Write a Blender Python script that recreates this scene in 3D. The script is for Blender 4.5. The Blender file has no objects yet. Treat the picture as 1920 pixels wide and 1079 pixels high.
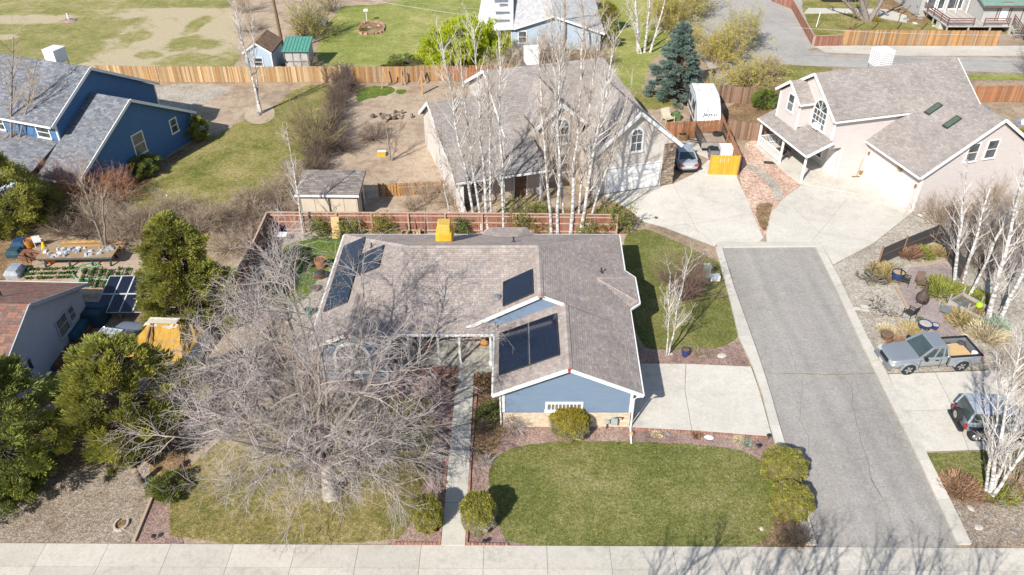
import bpy, math, random
import numpy as np
from mathutils import Vector, Matrix
R = math.radians
SC = bpy.context.scene
COL = SC.collection
random.seed(7)

# ------------------------------------------------------------ camera, sky, sun, exposure
CAM_H, PITCH, F_PX = 30.0, R(35.65), 1493.0
cam_data = bpy.data.cameras.new('camera')
cam_data.sensor_width = 36.0
cam_data.lens = F_PX / 1920 * 36.0
cam_data.clip_start, cam_data.clip_end = 0.5, 2000
cam = bpy.data.objects.new('camera', cam_data)
cam.location = (0, 0, CAM_H)
cam.rotation_euler = (R(90) - PITCH, 0, 0)
COL.objects.link(cam)
SC.camera = cam

SUN_DIR = Vector((-0.545 * math.cos(R(38.5)), -0.838 * math.cos(R(38.5)), math.sin(R(38.5))))
world = bpy.data.worlds.new('World')
SC.world = world
world.use_nodes = True
wn = world.node_tree.nodes
wl = world.node_tree.links
wn.clear()
sky = wn.new('ShaderNodeTexSky')
sky.sky_type = 'NISHITA'
sky.sun_disc = False
sky.sun_elevation = R(38.5)
sky.sun_rotation = math.atan2(SUN_DIR.x, SUN_DIR.y)
sky.air_density, sky.dust_density, sky.ozone_density = 1.0, 0.6, 1.0
bg = wn.new('ShaderNodeBackground')
bg.inputs['Strength'].default_value = 0.096
wo = wn.new('ShaderNodeOutputWorld')
wl.new(sky.outputs[0], bg.inputs[0])
wl.new(bg.outputs[0], wo.inputs[0])
sl = bpy.data.lights.new('sun', 'SUN')
sl.energy = 4.7
sl.angle = R(0.53)
sl.color = (1.0, 0.955, 0.895)
sun = bpy.data.objects.new('sun', sl)
sun.rotation_euler = (-SUN_DIR).to_track_quat('-Z', 'Y').to_euler()
COL.objects.link(sun)
vs = SC.view_settings
vs.view_transform = 'Standard'
vs.look = 'None'
vs.exposure = 0.52
vs.gamma = 1.0
vs.use_curve_mapping = False
SC.cycles.max_bounces = 6
SC.cycles.diffuse_bounces = 3
SC.cycles.use_denoising = True

# ------------------------------------------------------------ survey: where a sight line meets the ground (or height z)
_c, _s = math.cos(PITCH), math.sin(PITCH)
def G(px, py, z=0.0):
    u, v = px - 960, py - 540
    t = (CAM_H - z) / (v * _c + F_PX * _s)
    return Vector((u * t, t * (F_PX * _c - v * _s), z))
def tip(base, px, py):
    """point above the ground row of base, seen along px,py"""
    a, b = G(px, py, 0), G(px, py, 1)
    z = (base.y - a.y) / (b.y - a.y)
    return G(px, py, z)
def V(*a): return Vector(a)

# ------------------------------------------------------------ materials
MATS = {}
def nd(nt, typ, **kw):
    n = nt.nodes.new(typ)
    for k, v in kw.items(): setattr(n, k, v)
    return n
def mat(name, col, rough=0.85, col2=None, scale=3.0, detail=4.0, bump=0.0, bscale=30.0, metal=0.0,
        tint=False, rnd=0.0, spec=0.3, fine=0.0, fscale=60.0, coord='Object', stretch=None, contrast=0.35, alt=None, leaf=0.0):
    if name in MATS: return MATS[name]
    m = bpy.data.materials.new(name); m.use_nodes = True
    nt = m.node_tree; L = nt.links
    bs = nt.nodes['Principled BSDF']
    bs.inputs['Roughness'].default_value = rough
    bs.inputs['Metallic'].default_value = metal
    bs.inputs['Specular IOR Level'].default_value = spec
    tc = nd(nt, 'ShaderNodeTexCoord')
    src = tc.outputs[coord]
    if stretch:
        mp = nd(nt, 'ShaderNodeMapping'); mp.inputs['Scale'].default_value = stretch
        L.new(src, mp.inputs[0]); src = mp.outputs[0]
    if col2 is None: col2 = tuple(c * 0.8 for c in col)
    n1 = nd(nt, 'ShaderNodeTexNoise'); n1.inputs['Scale'].default_value = scale; n1.inputs['Detail'].default_value = detail
    L.new(src, n1.inputs['Vector'])
    rp = nd(nt, 'ShaderNodeValToRGB')
    rp.color_ramp.elements[0].position = 0.5 - contrast / 2; rp.color_ramp.elements[1].position = 0.5 + contrast / 2
    rp.color_ramp.elements[0].color = (*col2, 1); rp.color_ramp.elements[1].color = (*col, 1)
    L.new(n1.outputs['Fac'], rp.inputs[0])
    out = rp.outputs[0]
    def mul(a, fac_socket, lo, hi):
        mr = nd(nt, 'ShaderNodeMapRange'); mr.inputs['To Min'].default_value = lo; mr.inputs['To Max'].default_value = hi
        L.new(fac_socket, mr.inputs[0])
        vm = nd(nt, 'ShaderNodeVectorMath', operation='MULTIPLY')
        L.new(a, vm.inputs[0]); L.new(mr.outputs[0], vm.inputs[1]); return vm.outputs[0]
    if fine:
        n2 = nd(nt, 'ShaderNodeTexNoise'); n2.inputs['Scale'].default_value = fscale; n2.inputs['Detail'].default_value = 2
        L.new(src, n2.inputs['Vector'])
        mr = nd(nt, 'ShaderNodeMapRange'); mr.inputs['From Min'].default_value = .3; mr.inputs['From Max'].default_value = .7
        L.new(n2.outputs['Fac'], mr.inputs[0])
        out = mul(out, mr.outputs[0], 1 - fine, 1 + fine)
    if alt:
        oi = nd(nt, 'ShaderNodeObjectInfo'); wnz = nd(nt, 'ShaderNodeTexWhiteNoise', noise_dimensions='1D'); L.new(oi.outputs['Random'], wnz.inputs['W'])
        pw = nd(nt, 'ShaderNodeMath', operation='POWER'); pw.inputs[1].default_value = 1.6; L.new(wnz.outputs['Value'], pw.inputs[0])
        mxr = nd(nt, 'ShaderNodeMix', data_type='RGBA'); L.new(pw.outputs[0], mxr.inputs['Factor']); L.new(out, mxr.inputs['A']); mxr.inputs['B'].default_value = (*alt, 1); out = mxr.outputs['Result']
    if rnd:
        oi = nd(nt, 'ShaderNodeObjectInfo'); out = mul(out, oi.outputs['Random'], 1 - rnd, 1 + rnd)
    if tint:
        at = nd(nt, 'ShaderNodeAttribute'); at.attribute_name = 'tint'
        vm = nd(nt, 'ShaderNodeVectorMath', operation='MULTIPLY')
        L.new(out, vm.inputs[0]); L.new(at.outputs['Color'], vm.inputs[1]); out = vm.outputs[0]
    L.new(out, bs.inputs['Base Color'])
    if bump:
        n3 = nd(nt, 'ShaderNodeTexNoise'); n3.inputs['Scale'].default_value = bscale; n3.inputs['Detail'].default_value = 3
        L.new(src, n3.inputs['Vector'])
        bp = nd(nt, 'ShaderNodeBump'); bp.inputs['Strength'].default_value = bump; bp.inputs['Distance'].default_value = 0.05
        L.new(n3.outputs['Fac'], bp.inputs['Height']); L.new(bp.outputs[0], bs.inputs['Normal'])
    if leaf:
        tl = nd(nt, 'ShaderNodeBsdfTranslucent'); ms = nd(nt, 'ShaderNodeMixShader'); ms.inputs[0].default_value = leaf; L.new(out, tl.inputs[0])
        L.new(bs.outputs[0], ms.inputs[1]); L.new(tl.outputs[0], ms.inputs[2]); L.new(ms.outputs[0], nt.nodes['Material Output'].inputs['Surface'])
    MATS[name] = m
    return m
def groundmat(name, cols, s1=0.25, s2=1.3, fine=0.3, fscale=18.0, bump=0.4, bscale=25, pos=None, peb=0.0, pscale=14.0, dist=0.0, rnd=0.0, streak=None, stain=0.0):
    """soil or turf: cols are 2..4 real colours mixed by broad and medium noise, with fine grain on top"""
    m = bpy.data.materials.new(name); m.use_nodes = True
    nt = m.node_tree; L = nt.links
    bs = nt.nodes['Principled BSDF']; bs.inputs['Roughness'].default_value = 0.95; bs.inputs['Specular IOR Level'].default_value = 0.1
    tc = nd(nt, 'ShaderNodeTexCoord'); src = tc.outputs['Object']
    def noise(sc, det=4, rg=.55):
        n = nd(nt, 'ShaderNodeTexNoise'); n.inputs['Scale'].default_value = sc; n.inputs['Detail'].default_value = det
        n.inputs['Roughness'].default_value = rg; n.inputs['Distortion'].default_value = dist
        L.new(src, n.inputs['Vector']); return n.outputs['Fac']
    a, b = noise(s1), noise(s2, 5, .65)
    mx = nd(nt, 'ShaderNodeMath', operation='MULTIPLY_ADD'); mx.inputs[1].default_value = .55
    L.new(a, mx.inputs[0])
    m2 = nd(nt, 'ShaderNodeMath', operation='MULTIPLY'); m2.inputs[1].default_value = .45
    L.new(b, m2.inputs[0]); L.new(m2.outputs[0], mx.inputs[2])
    rp = nd(nt, 'ShaderNodeValToRGB'); cr = rp.color_ramp
    k = len(cols); pos = pos or [0.36 + 0.28 * i / max(1, k - 1) for i in range(k)]
    while len(cr.elements) < k: cr.elements.new(0.5)
    for i in range(k): cr.elements[i].position = pos[i]; cr.elements[i].color = (*cols[i], 1)
    L.new(mx.outputs[0], rp.inputs[0]); out = rp.outputs[0]
    def scale_by(o, f, lo, hi, fmin=.3, fmax=.7):
        mr = nd(nt, 'ShaderNodeMapRange')
        for kk, vv in (('From Min', fmin), ('From Max', fmax), ('To Min', lo), ('To Max', hi)): mr.inputs[kk].default_value = vv
        L.new(f, mr.inputs[0]); vm = nd(nt, 'ShaderNodeVectorMath', operation='MULTIPLY')
        L.new(o, vm.inputs[0]); L.new(mr.outputs[0], vm.inputs[1]); return vm.outputs[0]
    ff = noise(fscale, 3, .7)
    out = scale_by(out, ff, 1 - fine, 1 + fine)
    out = scale_by(out, noise(s2 * 4, 3), 1 - fine * .5, 1 + fine * .5)
    if peb:
        vo = nd(nt, 'ShaderNodeTexVoronoi'); vo.inputs['Scale'].default_value = pscale
        L.new(src, vo.inputs['Vector'])
        sp = nd(nt, 'ShaderNodeSeparateColor'); L.new(vo.outputs['Color'], sp.inputs[0])
        out = scale_by(out, sp.outputs[0], 1 - peb, 1 + peb, 0, 1)
    if streak:
        mp = nd(nt, 'ShaderNodeMapping'); mp.inputs['Scale'].default_value = streak[0]; mp.inputs['Rotation'].default_value = (0, 0, streak[1]); L.new(tc.outputs['Object'], mp.inputs[0])
        n5 = nd(nt, 'ShaderNodeTexNoise'); n5.inputs['Scale'].default_value = 1.0; n5.inputs['Detail'].default_value = 3; L.new(mp.outputs[0], n5.inputs['Vector']); out = scale_by(out, n5.outputs['Fac'], 1 - streak[2], 1 + streak[2] * .6)
    if stain:
        n6 = noise(.9, 6, .75); out = scale_by(out, n6, 1 - stain, 1.0, .3, .46); n7 = noise(5.5, 5, .8); out = scale_by(out, n7, 1 - stain * .8, 1.0, .3, .42)
    if rnd:
        oi = nd(nt, 'ShaderNodeObjectInfo'); out = scale_by(out, oi.outputs['Random'], 1 - rnd, 1 + rnd, 0, 1)
    L.new(out, bs.inputs['Base Color'])
    if bump:
        bp = nd(nt, 'ShaderNodeBump'); bp.inputs['Strength'].default_value = bump; bp.inputs['Distance'].default_value = .06
        L.new(noise(bscale, 3, .6), bp.inputs['Height']); L.new(bp.outputs[0], bs.inputs['Normal'])
    MATS[name] = m
    return m

# ------------------------------------------------------------ objects
def rootof(o):
    p = Vector((0, 0, 0))
    while o is not None: p += o.location; o = o.parent
    return p
def tag(o, label=None, cat=None, group=None, kind=None):
    if label: o['label'] = label
    if cat: o['category'] = cat
    if group: o['group'] = group
    if kind: o['kind'] = kind
    return o
def thing(name, label, cat, loc=(0, 0, 0), rotz=0.0, group=None):
    o = bpy.data.objects.new(name, None); o.empty_display_size = .3
    o.location = loc; o.rotation_euler = (0, 0, rotz); COL.objects.link(o)
    return tag(o, label, cat, group)
def link(name, me, parent=None, loc=None, rot=None, scale=None):
    o = bpy.data.objects.new(name, me); COL.objects.link(o)
    if parent is not None: o.parent = parent
    if loc is not None: o.location = loc
    if rot is not None: o.rotation_euler = rot
    if scale is not None: o.scale = scale
    return o
def kids(o): return [c for c in o.children]
def dup(root, loc, rotz=0.0, label=None, group=None, scale=None):
    r = root.copy(); COL.objects.link(r); r.location = loc; r.rotation_euler = (0, 0, rotz)
    if scale is not None: r.scale = (scale, scale, scale) if not hasattr(scale, '__len__') else scale
    if label: r['label'] = label
    if group: r['group'] = group
    for ch in kids(root):
        c = ch.copy(); COL.objects.link(c); c.parent = r
        for g in kids(ch):
            d = g.copy(); COL.objects.link(d); d.parent = c
    return r

class MB:
    """collects faces of ONE object"""
    def __init__(s): s.v = []; s.f = []; s.m = []; s.t = []
    def face(s, pts, mi=0, tint=(1, 1, 1)):
        n = len(s.v); s.v += [tuple(p) for p in pts]; s.f.append(tuple(range(n, n + len(pts)))); s.m.append(mi); s.t.append(tint)
    def mesh8(s, p, mi=0, tint=(1, 1, 1)):
        n = len(s.v); s.v += [tuple(q) for q in p]
        for f in ((0, 3, 2, 1), (4, 5, 6, 7), (0, 1, 5, 4), (1, 2, 6, 5), (2, 3, 7, 6), (3, 0, 4, 7)):
            s.f.append(tuple(n + i for i in f)); s.m.append(mi); s.t.append(tint)
    def box(s, x0, y0, z0, x1, y1, z1, mi=0, tint=(1, 1, 1)):
        s.mesh8([(x0, y0, z0), (x1, y0, z0), (x1, y1, z0), (x0, y1, z0), (x0, y0, z1), (x1, y0, z1), (x1, y1, z1), (x0, y1, z1)], mi, tint)
    def bar(s, a, b, w, h, mi=0, up=(0, 0, 1), tint=(1, 1, 1)):
        a, b = Vector(a), Vector(b); d = (b - a).normalized(); u = Vector(up)
        if abs(d.dot(u)) > .98: u = Vector((0, 1, 0))
        x = d.cross(u).normalized(); y = x.cross(d)
        q = [(-w / 2, -h / 2), (w / 2, -h / 2), (w / 2, h / 2), (-w / 2, h / 2)]
        s.mesh8([a + x * i + y * j for i, j in q] + [b + x * i + y * j for i, j in q], mi, tint)
    def slab(s, poly, th, mi=0, mside=None, tint=(1, 1, 1)):
        """planar 3-D polygon (upward) with thickness th straight down"""
        n = len(s.v); k = len(poly); ms = mi if mside is None else mside
        s.v += [tuple(p) for p in poly] + [(p[0], p[1], p[2] - th) for p in poly]
        s.f.append(tuple(range(n, n + k))); s.m.append(mi); s.t.append(tint)
        s.f.append(tuple(range(n + 2 * k - 1, n + k - 1, -1))); s.m.append(ms); s.t.append(tint)
        for i in range(k):
            j = (i + 1) % k; s.f.append((n + j, n + i, n + k + i, n + k + j)); s.m.append(ms); s.t.append(tint)
    def tube(s, pts, r, k=8, mi=0, cap=True, tint=(1, 1, 1)):
        pts = [Vector(p) for p in pts]; n0 = len(s.v); m = len(pts)
        rr = r if hasattr(r, '__len__') else [r] * m
        for i, p in enumerate(pts):
            d = (pts[min(i + 1, m - 1)] - pts[max(i - 1, 0)]).normalized()
            u = Vector((0, 0, 1)) if abs(d.z) < .9 else Vector((1, 0, 0))
            x = d.cross(u).normalized(); y = x.cross(d)
            for j in range(k):
                a = 2 * math.pi * j / k; s.v.append(tuple(p + (x * math.cos(a) + y * math.sin(a)) * rr[i]))
        for i in range(m - 1):
            for j in range(k):
                j2 = (j + 1) % k
                s.f.append((n0 + i * k + j, n0 + i * k + j2, n0 + (i + 1) * k + j2, n0 + (i + 1) * k + j)); s.m.append(mi); s.t.append(tint)
        if cap:
            s.f.append(tuple(n0 + j for j in reversed(range(k)))); s.m.append(mi); s.t.append(tint)
            s.f.append(tuple(n0 + (m - 1) * k + j for j in range(k))); s.m.append(mi); s.t.append(tint)
    def lathe(s, prof, k=16, c=(0, 0, 0), mi=0, sx=1.0, sy=1.0, M=None, tint=(1, 1, 1)):
        n0 = len(s.v); m = len(prof)
        for r, z in prof:
            for j in range(k):
                a = 2 * math.pi * j / k; p = Vector((r * math.cos(a) * sx, r * math.sin(a) * sy, z))
                if M is not None: p = M @ p
                s.v.append((p.x + c[0], p.y + c[1], p.z + c[2]))
        for i in range(m - 1):
            for j in range(k):
                j2 = (j + 1) % k
                s.f.append((n0 + i * k + j, n0 + i * k + j2, n0 + (i + 1) * k + j2, n0 + (i + 1) * k + j)); s.m.append(mi); s.t.append(tint)
    def loft(s, secs, mi=0, close=True, cap=True, tint=(1, 1, 1), mis=None):
        n0 = len(s.v); k = len(secs[0])
        for q in secs: s.v += [tuple(p) for p in q]
        for i in range(len(secs) - 1):
            for j in range(k if close else k - 1):
                j2 = (j + 1) % k
                s.f.append((n0 + i * k + j, n0 + i * k + j2, n0 + (i + 1) * k + j2, n0 + (i + 1) * k + j))
                s.m.append(mis[j] if mis else mi); s.t.append(tint)
        if cap:
            s.f.append(tuple(n0 + j for j in reversed(range(k)))); s.m.append(mi); s.t.append(tint)
            e = n0 + (len(secs) - 1) * k; s.f.append(tuple(e + j for j in range(k))); s.m.append(mi); s.t.append(tint)
    def me(s, name, mats, smooth=False, M=None, off=None):
        me = bpy.data.meshes.new(name)
        v = s.v
        if M is not None: v = [tuple(M @ Vector(p)) for p in v]
        if off is not None: v = [(p[0] - off[0], p[1] - off[1], p[2] - off[2]) for p in v]
        me.from_pydata(v, [], s.f)
        for m in (mats if isinstance(mats, (list, tuple)) else [mats]): me.materials.append(m)
        me.polygons.foreach_set('material_index', s.m)
        at = me.attributes.new('tint', 'FLOAT_COLOR', 'FACE')
        c = np.ones((len(s.t), 4), np.float32)
        if s.t: c[:, :3] = s.t
        at.data.foreach_set('color', c.ravel())
        if smooth: me.polygons.foreach_set('use_smooth', [True] * len(me.polygons))
        me.update()
        return me
    def build(s, name, mats, parent=None, world=False, smooth=False, M=None, kind=None):
        off = rootof(parent) if (world and parent is not None) else None
        o = link(name, s.me(name, mats, smooth, M, off), parent)
        if kind: o['kind'] = kind
        return o

def np_mesh(name, verts, faces, mats, tints=None, smooth=False, midx=None):
    """verts (n,3) float, faces (m,k) int"""
    me = bpy.data.meshes.new(name)
    n, (m, k) = len(verts), faces.shape
    me.vertices.add(n); me.vertices.foreach_set('co', np.asarray(verts, np.float32).ravel())
    me.loops.add(m * k); me.loops.foreach_set('vertex_index', faces.astype(np.int32).ravel())
    me.polygons.add(m); me.polygons.foreach_set('loop_start', np.arange(0, m * k, k, dtype=np.int32))
    for mm in (mats if isinstance(mats, (list, tuple)) else [mats]): me.materials.append(mm)
    if midx is not None: me.polygons.foreach_set('material_index', midx.astype(np.int32))
    at = me.attributes.new('tint', 'FLOAT_COLOR', 'FACE')
    c = np.ones((m, 4), np.float32)
    if tints is not None: c[:, :3] = tints
    at.data.foreach_set('color', c.ravel())
    if smooth: me.polygons.foreach_set('use_smooth', np.ones(m, bool))
    me.update(calc_edges=True); me.validate()
    return me

# ------------------------------------------------------------ plants
def tubes_np(polys, sides):
    """polys: list of (pts list, radii list) -> verts, quads; grouped by length for speed"""
    VV, FF, base = [], [], 0
    groups = {}
    for p, r in polys: groups.setdefault(len(p), []).append((p, r))
    for n, lst in groups.items():
        P = np.array([q[0] for q in lst], np.float64); Rr = np.array([q[1] for q in lst], np.float64)
        T = np.empty_like(P); T[:, 1:-1] = P[:, 2:] - P[:, :-2]; T[:, 0] = P[:, 1] - P[:, 0]; T[:, -1] = P[:, -1] - P[:, -2]
        T /= np.linalg.norm(T, axis=2, keepdims=True) + 1e-9
        D = P[:, -1] - P[:, 0]; ref = np.where((np.abs(D[:, 2]) > .8 * np.linalg.norm(D, axis=1))[:, None], np.array([[1., 0, 0]]), np.array([[0., 0, 1]]))
        X = np.cross(T, ref[:, None, :]); X /= np.linalg.norm(X, axis=2, keepdims=True) + 1e-9
        Y = np.cross(X, T)
        a = np.arange(sides) * 2 * np.pi / sides
        ring = P[:, :, None, :] + Rr[:, :, None, None] * (np.cos(a)[None, None, :, None] * X[:, :, None, :] + np.sin(a)[None, None, :, None] * Y[:, :, None, :])
        N = len(lst); VV.append(ring.reshape(-1, 3))
        idx = base + np.arange(N * n * sides).reshape(N, n, sides)
        nx = np.roll(idx, -1, axis=2)
        FF.append(np.stack([idx[:, :-1], nx[:, :-1], nx[:, 1:], idx[:, 1:]], axis=-1).reshape(-1, 4))
        base += N * n * sides
    return np.concatenate(VV), np.concatenate(FF)
def branch(rng, p, d, L, r0, r1, n, wob, lift):
    """wandering polyline; lift>0 curves up, <0 droops"""
    pts = [tuple(p)]; rad = [r0]; p = Vector(p); d = Vector(d).normalized(); st = L / (n - 1)
    for i in range(1, n):
        d = d + Vector((rng.gauss(0, wob), rng.gauss(0, wob), rng.gauss(0, wob) + lift)); d.normalize()
        p = p + d * st; pts.append(tuple(p)); rad.append(r0 + (r1 - r0) * i / (n - 1))
    return pts, rad, d
def side_dir(rng, d, ang):
    d = Vector(d).normalized(); u = Vector((0, 0, 1)) if abs(d.z) < .9 else Vector((1, 0, 0))
    x = d.cross(u).normalized(); y = x.cross(d); a = rng.uniform(0, 2 * math.pi)
    return d * math.cos(ang) + (x * math.cos(a) + y * math.sin(a)) * math.sin(ang)
def at_poly(pts, t):
    f = t * (len(pts) - 1); i = min(int(f), len(pts) - 2); a, b = Vector(pts[i]), Vector(pts[i + 1])
    return a.lerp(b, f - i), (b - a)
def ramify(rng, seed_polys, levels):
    """levels: list of dict(n,len(lo,hi),ang(lo,hi),lift,wob,pts,r,tmin) applied on the previous level's branches; returns list per level"""
    out = []; cur = seed_polys
    for lv in levels:
        nxt = []
        for pts, rad in cur:
            Lp = sum((Vector(pts[i + 1]) - Vector(pts[i])).length for i in range(len(pts) - 1))
            n = lv['n'] if 'n' in lv else max(1, int(Lp * lv['per_m'] + rng.random()))
            for k in range(n):
                t = rng.uniform(lv.get('tmin', .2), lv.get('tmax', 1.0))
                q, d = at_poly(pts, t)
                L = rng.uniform(*lv['len']) * (Lp if lv.get('rel') else 1) * (1.15 - lv.get('taper', .5) * t)
                dd = side_dir(rng, d, R(rng.uniform(*lv['ang'])))
                if lv.get('up'): dd = (dd + Vector((0, 0, lv['up']))).normalized()
                f = t * (len(rad) - 1); i0 = min(int(f), len(rad) - 2); rl = rad[i0] + (rad[i0 + 1] - rad[i0]) * (f - i0)
                r0 = min(lv['r'][0], rl * .75)
                a = branch(rng, q, dd, L, r0, min(lv['r'][1], r0), lv['pts'], lv.get('wob', .12), lv.get('lift', 0))
                nxt.append((a[0], a[1]))
        out.append(nxt); cur = nxt
    return out
def np_join(lst):
    V_, F_, b = [], [], 0
    for v, f in lst: V_.append(v); F_.append(f + b); b += len(v)
    return np.concatenate(V_), np.concatenate(F_)

def leaf_quads(rs, cen, dirs, L, W, tint, curl=.0):
    """one quad per centre, long axis along dirs; tint (n,3)"""
    n = len(cen); d = dirs / (np.linalg.norm(dirs, axis=1, keepdims=True) + 1e-9)
    rv = rs.normal(size=(n, 3)); x = np.cross(d, rv); x /= np.linalg.norm(x, axis=1, keepdims=True) + 1e-9
    Ls = (L * rs.uniform(.6, 1.3, n))[:, None]; Ws = (W * rs.uniform(.6, 1.3, n))[:, None]
    v = np.stack([cen - d * Ls * .5 - x * Ws * .35, cen - d * Ls * .5 + x * Ws * .35, cen + d * Ls * .5 + x * Ws * .5, cen + d * Ls * .5 - x * Ws * .5], axis=1).reshape(-1, 3)
    return v, np.arange(n * 4).reshape(n, 4), tint
def sph(rs, n):
    v = rs.normal(size=(n, 3)); return v / np.linalg.norm(v, axis=1, keepdims=True)
# ------------------------------------------------------------ ground, lawns, paving
DIRT = groundmat('soil', [(.22, .165, .11), (.35, .27, .19), (.46, .37, .27)], .3, 1.7, .22, 20, .5, peb=.12)
YARD = groundmat('packed_soil', [(.27, .20, .14), (.42, .325, .235), (.50, .40, .30)], .22, 1.3, .18, 22, .45, peb=.08)
TURF = groundmat('turf', [(.095, .112, .028), (.168, .172, .052), (.29, .255, .115)], .22, 1.5, .5, 13, .7, pos=[.34, .5, .68])
TURF2 = groundmat('dry_turf', [(.125, .14, .033), (.235, .215, .068), (.36, .295, .135)], .3, 1.1, .5, 13, .7, pos=[.36, .5, .66])
TURF5 = groundmat('straw_turf', [(.12, .122, .034), (.22, .185, .066), (.36, .285, .135)], .3, 1.1, .5, 13, .7, pos=[.34, .5, .66])
TURF3 = groundmat('green_turf', [(.06, .125, .018), (.12, .165, .032), (.24, .215, .068)], .3, 1.2, .45, 14, .6, pos=[.36, .56, .72])
TURF4 = groundmat('spring_turf', [(.17, .205, .045), (.275, .285, .085), (.42, .37, .16)], .14, .7, .3, 8, .4, pos=[.36, .52, .66])
FIELD = groundmat('patchy_field', [(.19, .195, .06), (.27, .25, .095), (.34, .29, .14), (.46, .39, .24)], .05, .4, .28, 6, .4, pos=[.38, .5, .58, .68], dist=.1)
GRAV = groundmat('grey_gravel', [(.22, .165, .115), (.325, .265, .205), (.39, .33, .265)], .35, 2.5, .3, 25, .9, peb=.38, pscale=16)
GRAV2 = groundmat('pale_gravel', [(.32, .275, .22), (.43, .385, .32), (.51, .465, .39)], .4, 2.0, .2, 22, .8, peb=.3, pscale=13)
MULCH = groundmat('maroon_rock', [(.22, .15, .125), (.33, .225, .19), (.42, .31, .25)], .5, 2.5, .25, 25, .9, peb=.35, pscale=18)
PINK = groundmat('pink_rock', [(.46, .31, .23), (.60, .41, .31), (.66, .50, .40)], .5, 2.5, .25, 14, .9, peb=.32, pscale=8)
PATIO = groundmat('plum_gravel', [(.26, .21, .195), (.33, .27, .25), (.38, .315, .29)], .5, 3, .2, 20, .5, peb=.2, pscale=20)
LITTER = groundmat('leaf_litter', [(.16, .10, .055), (.27, .18, .10), (.36, .26, .15)], .5, 2.5, .4, 12, .9, peb=.3, pscale=9)
CONC = groundmat('concrete', [(.44, .41, .355), (.55, .515, .45), (.59, .555, .49)], .22, 1.6, .10, 24, .12, pos=[.3, .48, .62], rnd=.07, stain=.12, streak=((.5, .9, 1), .5, .05))
CONC2 = groundmat('sidewalk_concrete', [(.44, .405, .345), (.505, .47, .405), (.54, .50, .435)], .35, 1.8, .10, 30, .12, pos=[.3, .48, .62], rnd=.08, stain=.14)
CONC3 = groundmat('walk_concrete', [(.42, .40, .335), (.51, .485, .415), (.56, .53, .46)], .4, 1.5, .1, 30, .12, rnd=.06)
ASPH = groundmat('asphalt', [(.285, .266, .242), (.345, .322, .293), (.385, .36, .328)], .12, 1.4, .15, 28, .35, peb=.14, pscale=30, pos=[.32, .5, .66], streak=((1.1, .045, 1), .047, .13), stain=.13)
ASPH2 = groundmat('old_asphalt', [(.31, .295, .27), (.38, .36, .33), (.43, .40, .36)], .1, .7, .1, 12, .3)
DARKLINE = mat('joint_dark', (.17, .155, .135), .95)
WOODC = mat('landscape_timber', (.46, .36, .26), .9, (.36, .27, .19), 4, stretch=(8, 8, 8))

def densify(P, step, amp, rng):
    out = []
    n = len(P)
    for i in range(n):
        a, b = P[i], P[(i + 1) % n]; L = (b - a).length; k = max(1, int(L / step))
        nrm = Vector((-(b - a).y, (b - a).x, 0)); nrm = nrm.normalized() if nrm.length > 0 else nrm
        for j in range(k):
            q = a.lerp(b, j / k)
            if amp and j: q = q + nrm * rng.uniform(-amp, amp)
            out.append(q)
    return out
def chaikin(P, it=2):
    for _ in range(it):
        Q = []
        for i in range(len(P)):
            a, b = P[i], P[(i + 1) % len(P)]
            Q += [a.lerp(b, .25), a.lerp(b, .75)]
        P = Q
    return P
_zlev = [0.004]
_placed = []
def zfree(P):
    x0, x1, y0, y1 = min(p.x for p in P), max(p.x for p in P), min(p.y for p in P), max(p.y for p in P)
    z = max([q[4] for q in _placed if q[0] < x1 and q[1] > x0 and q[2] < y1 and q[3] > y0] + [0]) + .004
    _placed.append((x0, x1, y0, y1, z)); _zlev[0] = z + .004
    return z
def sheet(name, px, m, z=None, round_=0, amp=0.0, step=.25, parent=None, label=None, cat=None, kind='structure', th=0):
    P = [G(*q) if not isinstance(q, Vector) else q for q in px]
    P = [Vector((p.x, p.y, 0)) for p in P]
    if round_: P = chaikin(P, round_)
    if amp: P = densify(P, step, amp, random.Random(hash(name) % 1000 if False else len(P) * 7 + 3))
    if z is None: z = zfree(P)
    ar = sum(P[i].x * P[(i + 1) % len(P)].y - P[(i + 1) % len(P)].x * P[i].y for i in range(len(P)))
    if ar < 0: P.reverse()
    b = MB(); Q = [Vector((p.x, p.y, z)) for p in P]
    if th: b.slab(Q, th)
    else: b.face(Q)
    o = b.build(name, m, parent)
    if kind: o['kind'] = kind
    if label: o['label'] = label
    if cat: o['category'] = cat
    return o
def ribbon(b, px, w, z, wob=.0, rng=random, mi=0):
    P = [G(*q) if not isinstance(q, Vector) else q for q in px]
    if wob:
        Q = [P[0]]
        for a, c in zip(P[:-1], P[1:]):
            k = max(2, int((c - a).length / .35))
            for j in range(1, k + 1): Q.append(a.lerp(c, j / k) + Vector((rng.gauss(0, wob), rng.gauss(0, wob), 0)))
        P = Q
    for a, c in zip(P[:-1], P[1:]):
        d = (c - a); d.z = 0
        if d.length < 1e-6: continue
        n = Vector((-d.y, d.x, 0)).normalized() * w / 2
        b.face([(a.x - n.x, a.y - n.y, z), (c.x - n.x, c.y - n.y, z), (c.x + n.x, c.y + n.y, z), (a.x + n.x, a.y + n.y, z)], mi)

gb = MB(); gb.face([(-160, -50, 0), (160, -50, 0), (160, 250, 0), (-160, 250, 0)])
tag(gb.build('ground', DIRT), kind='structure')

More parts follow.
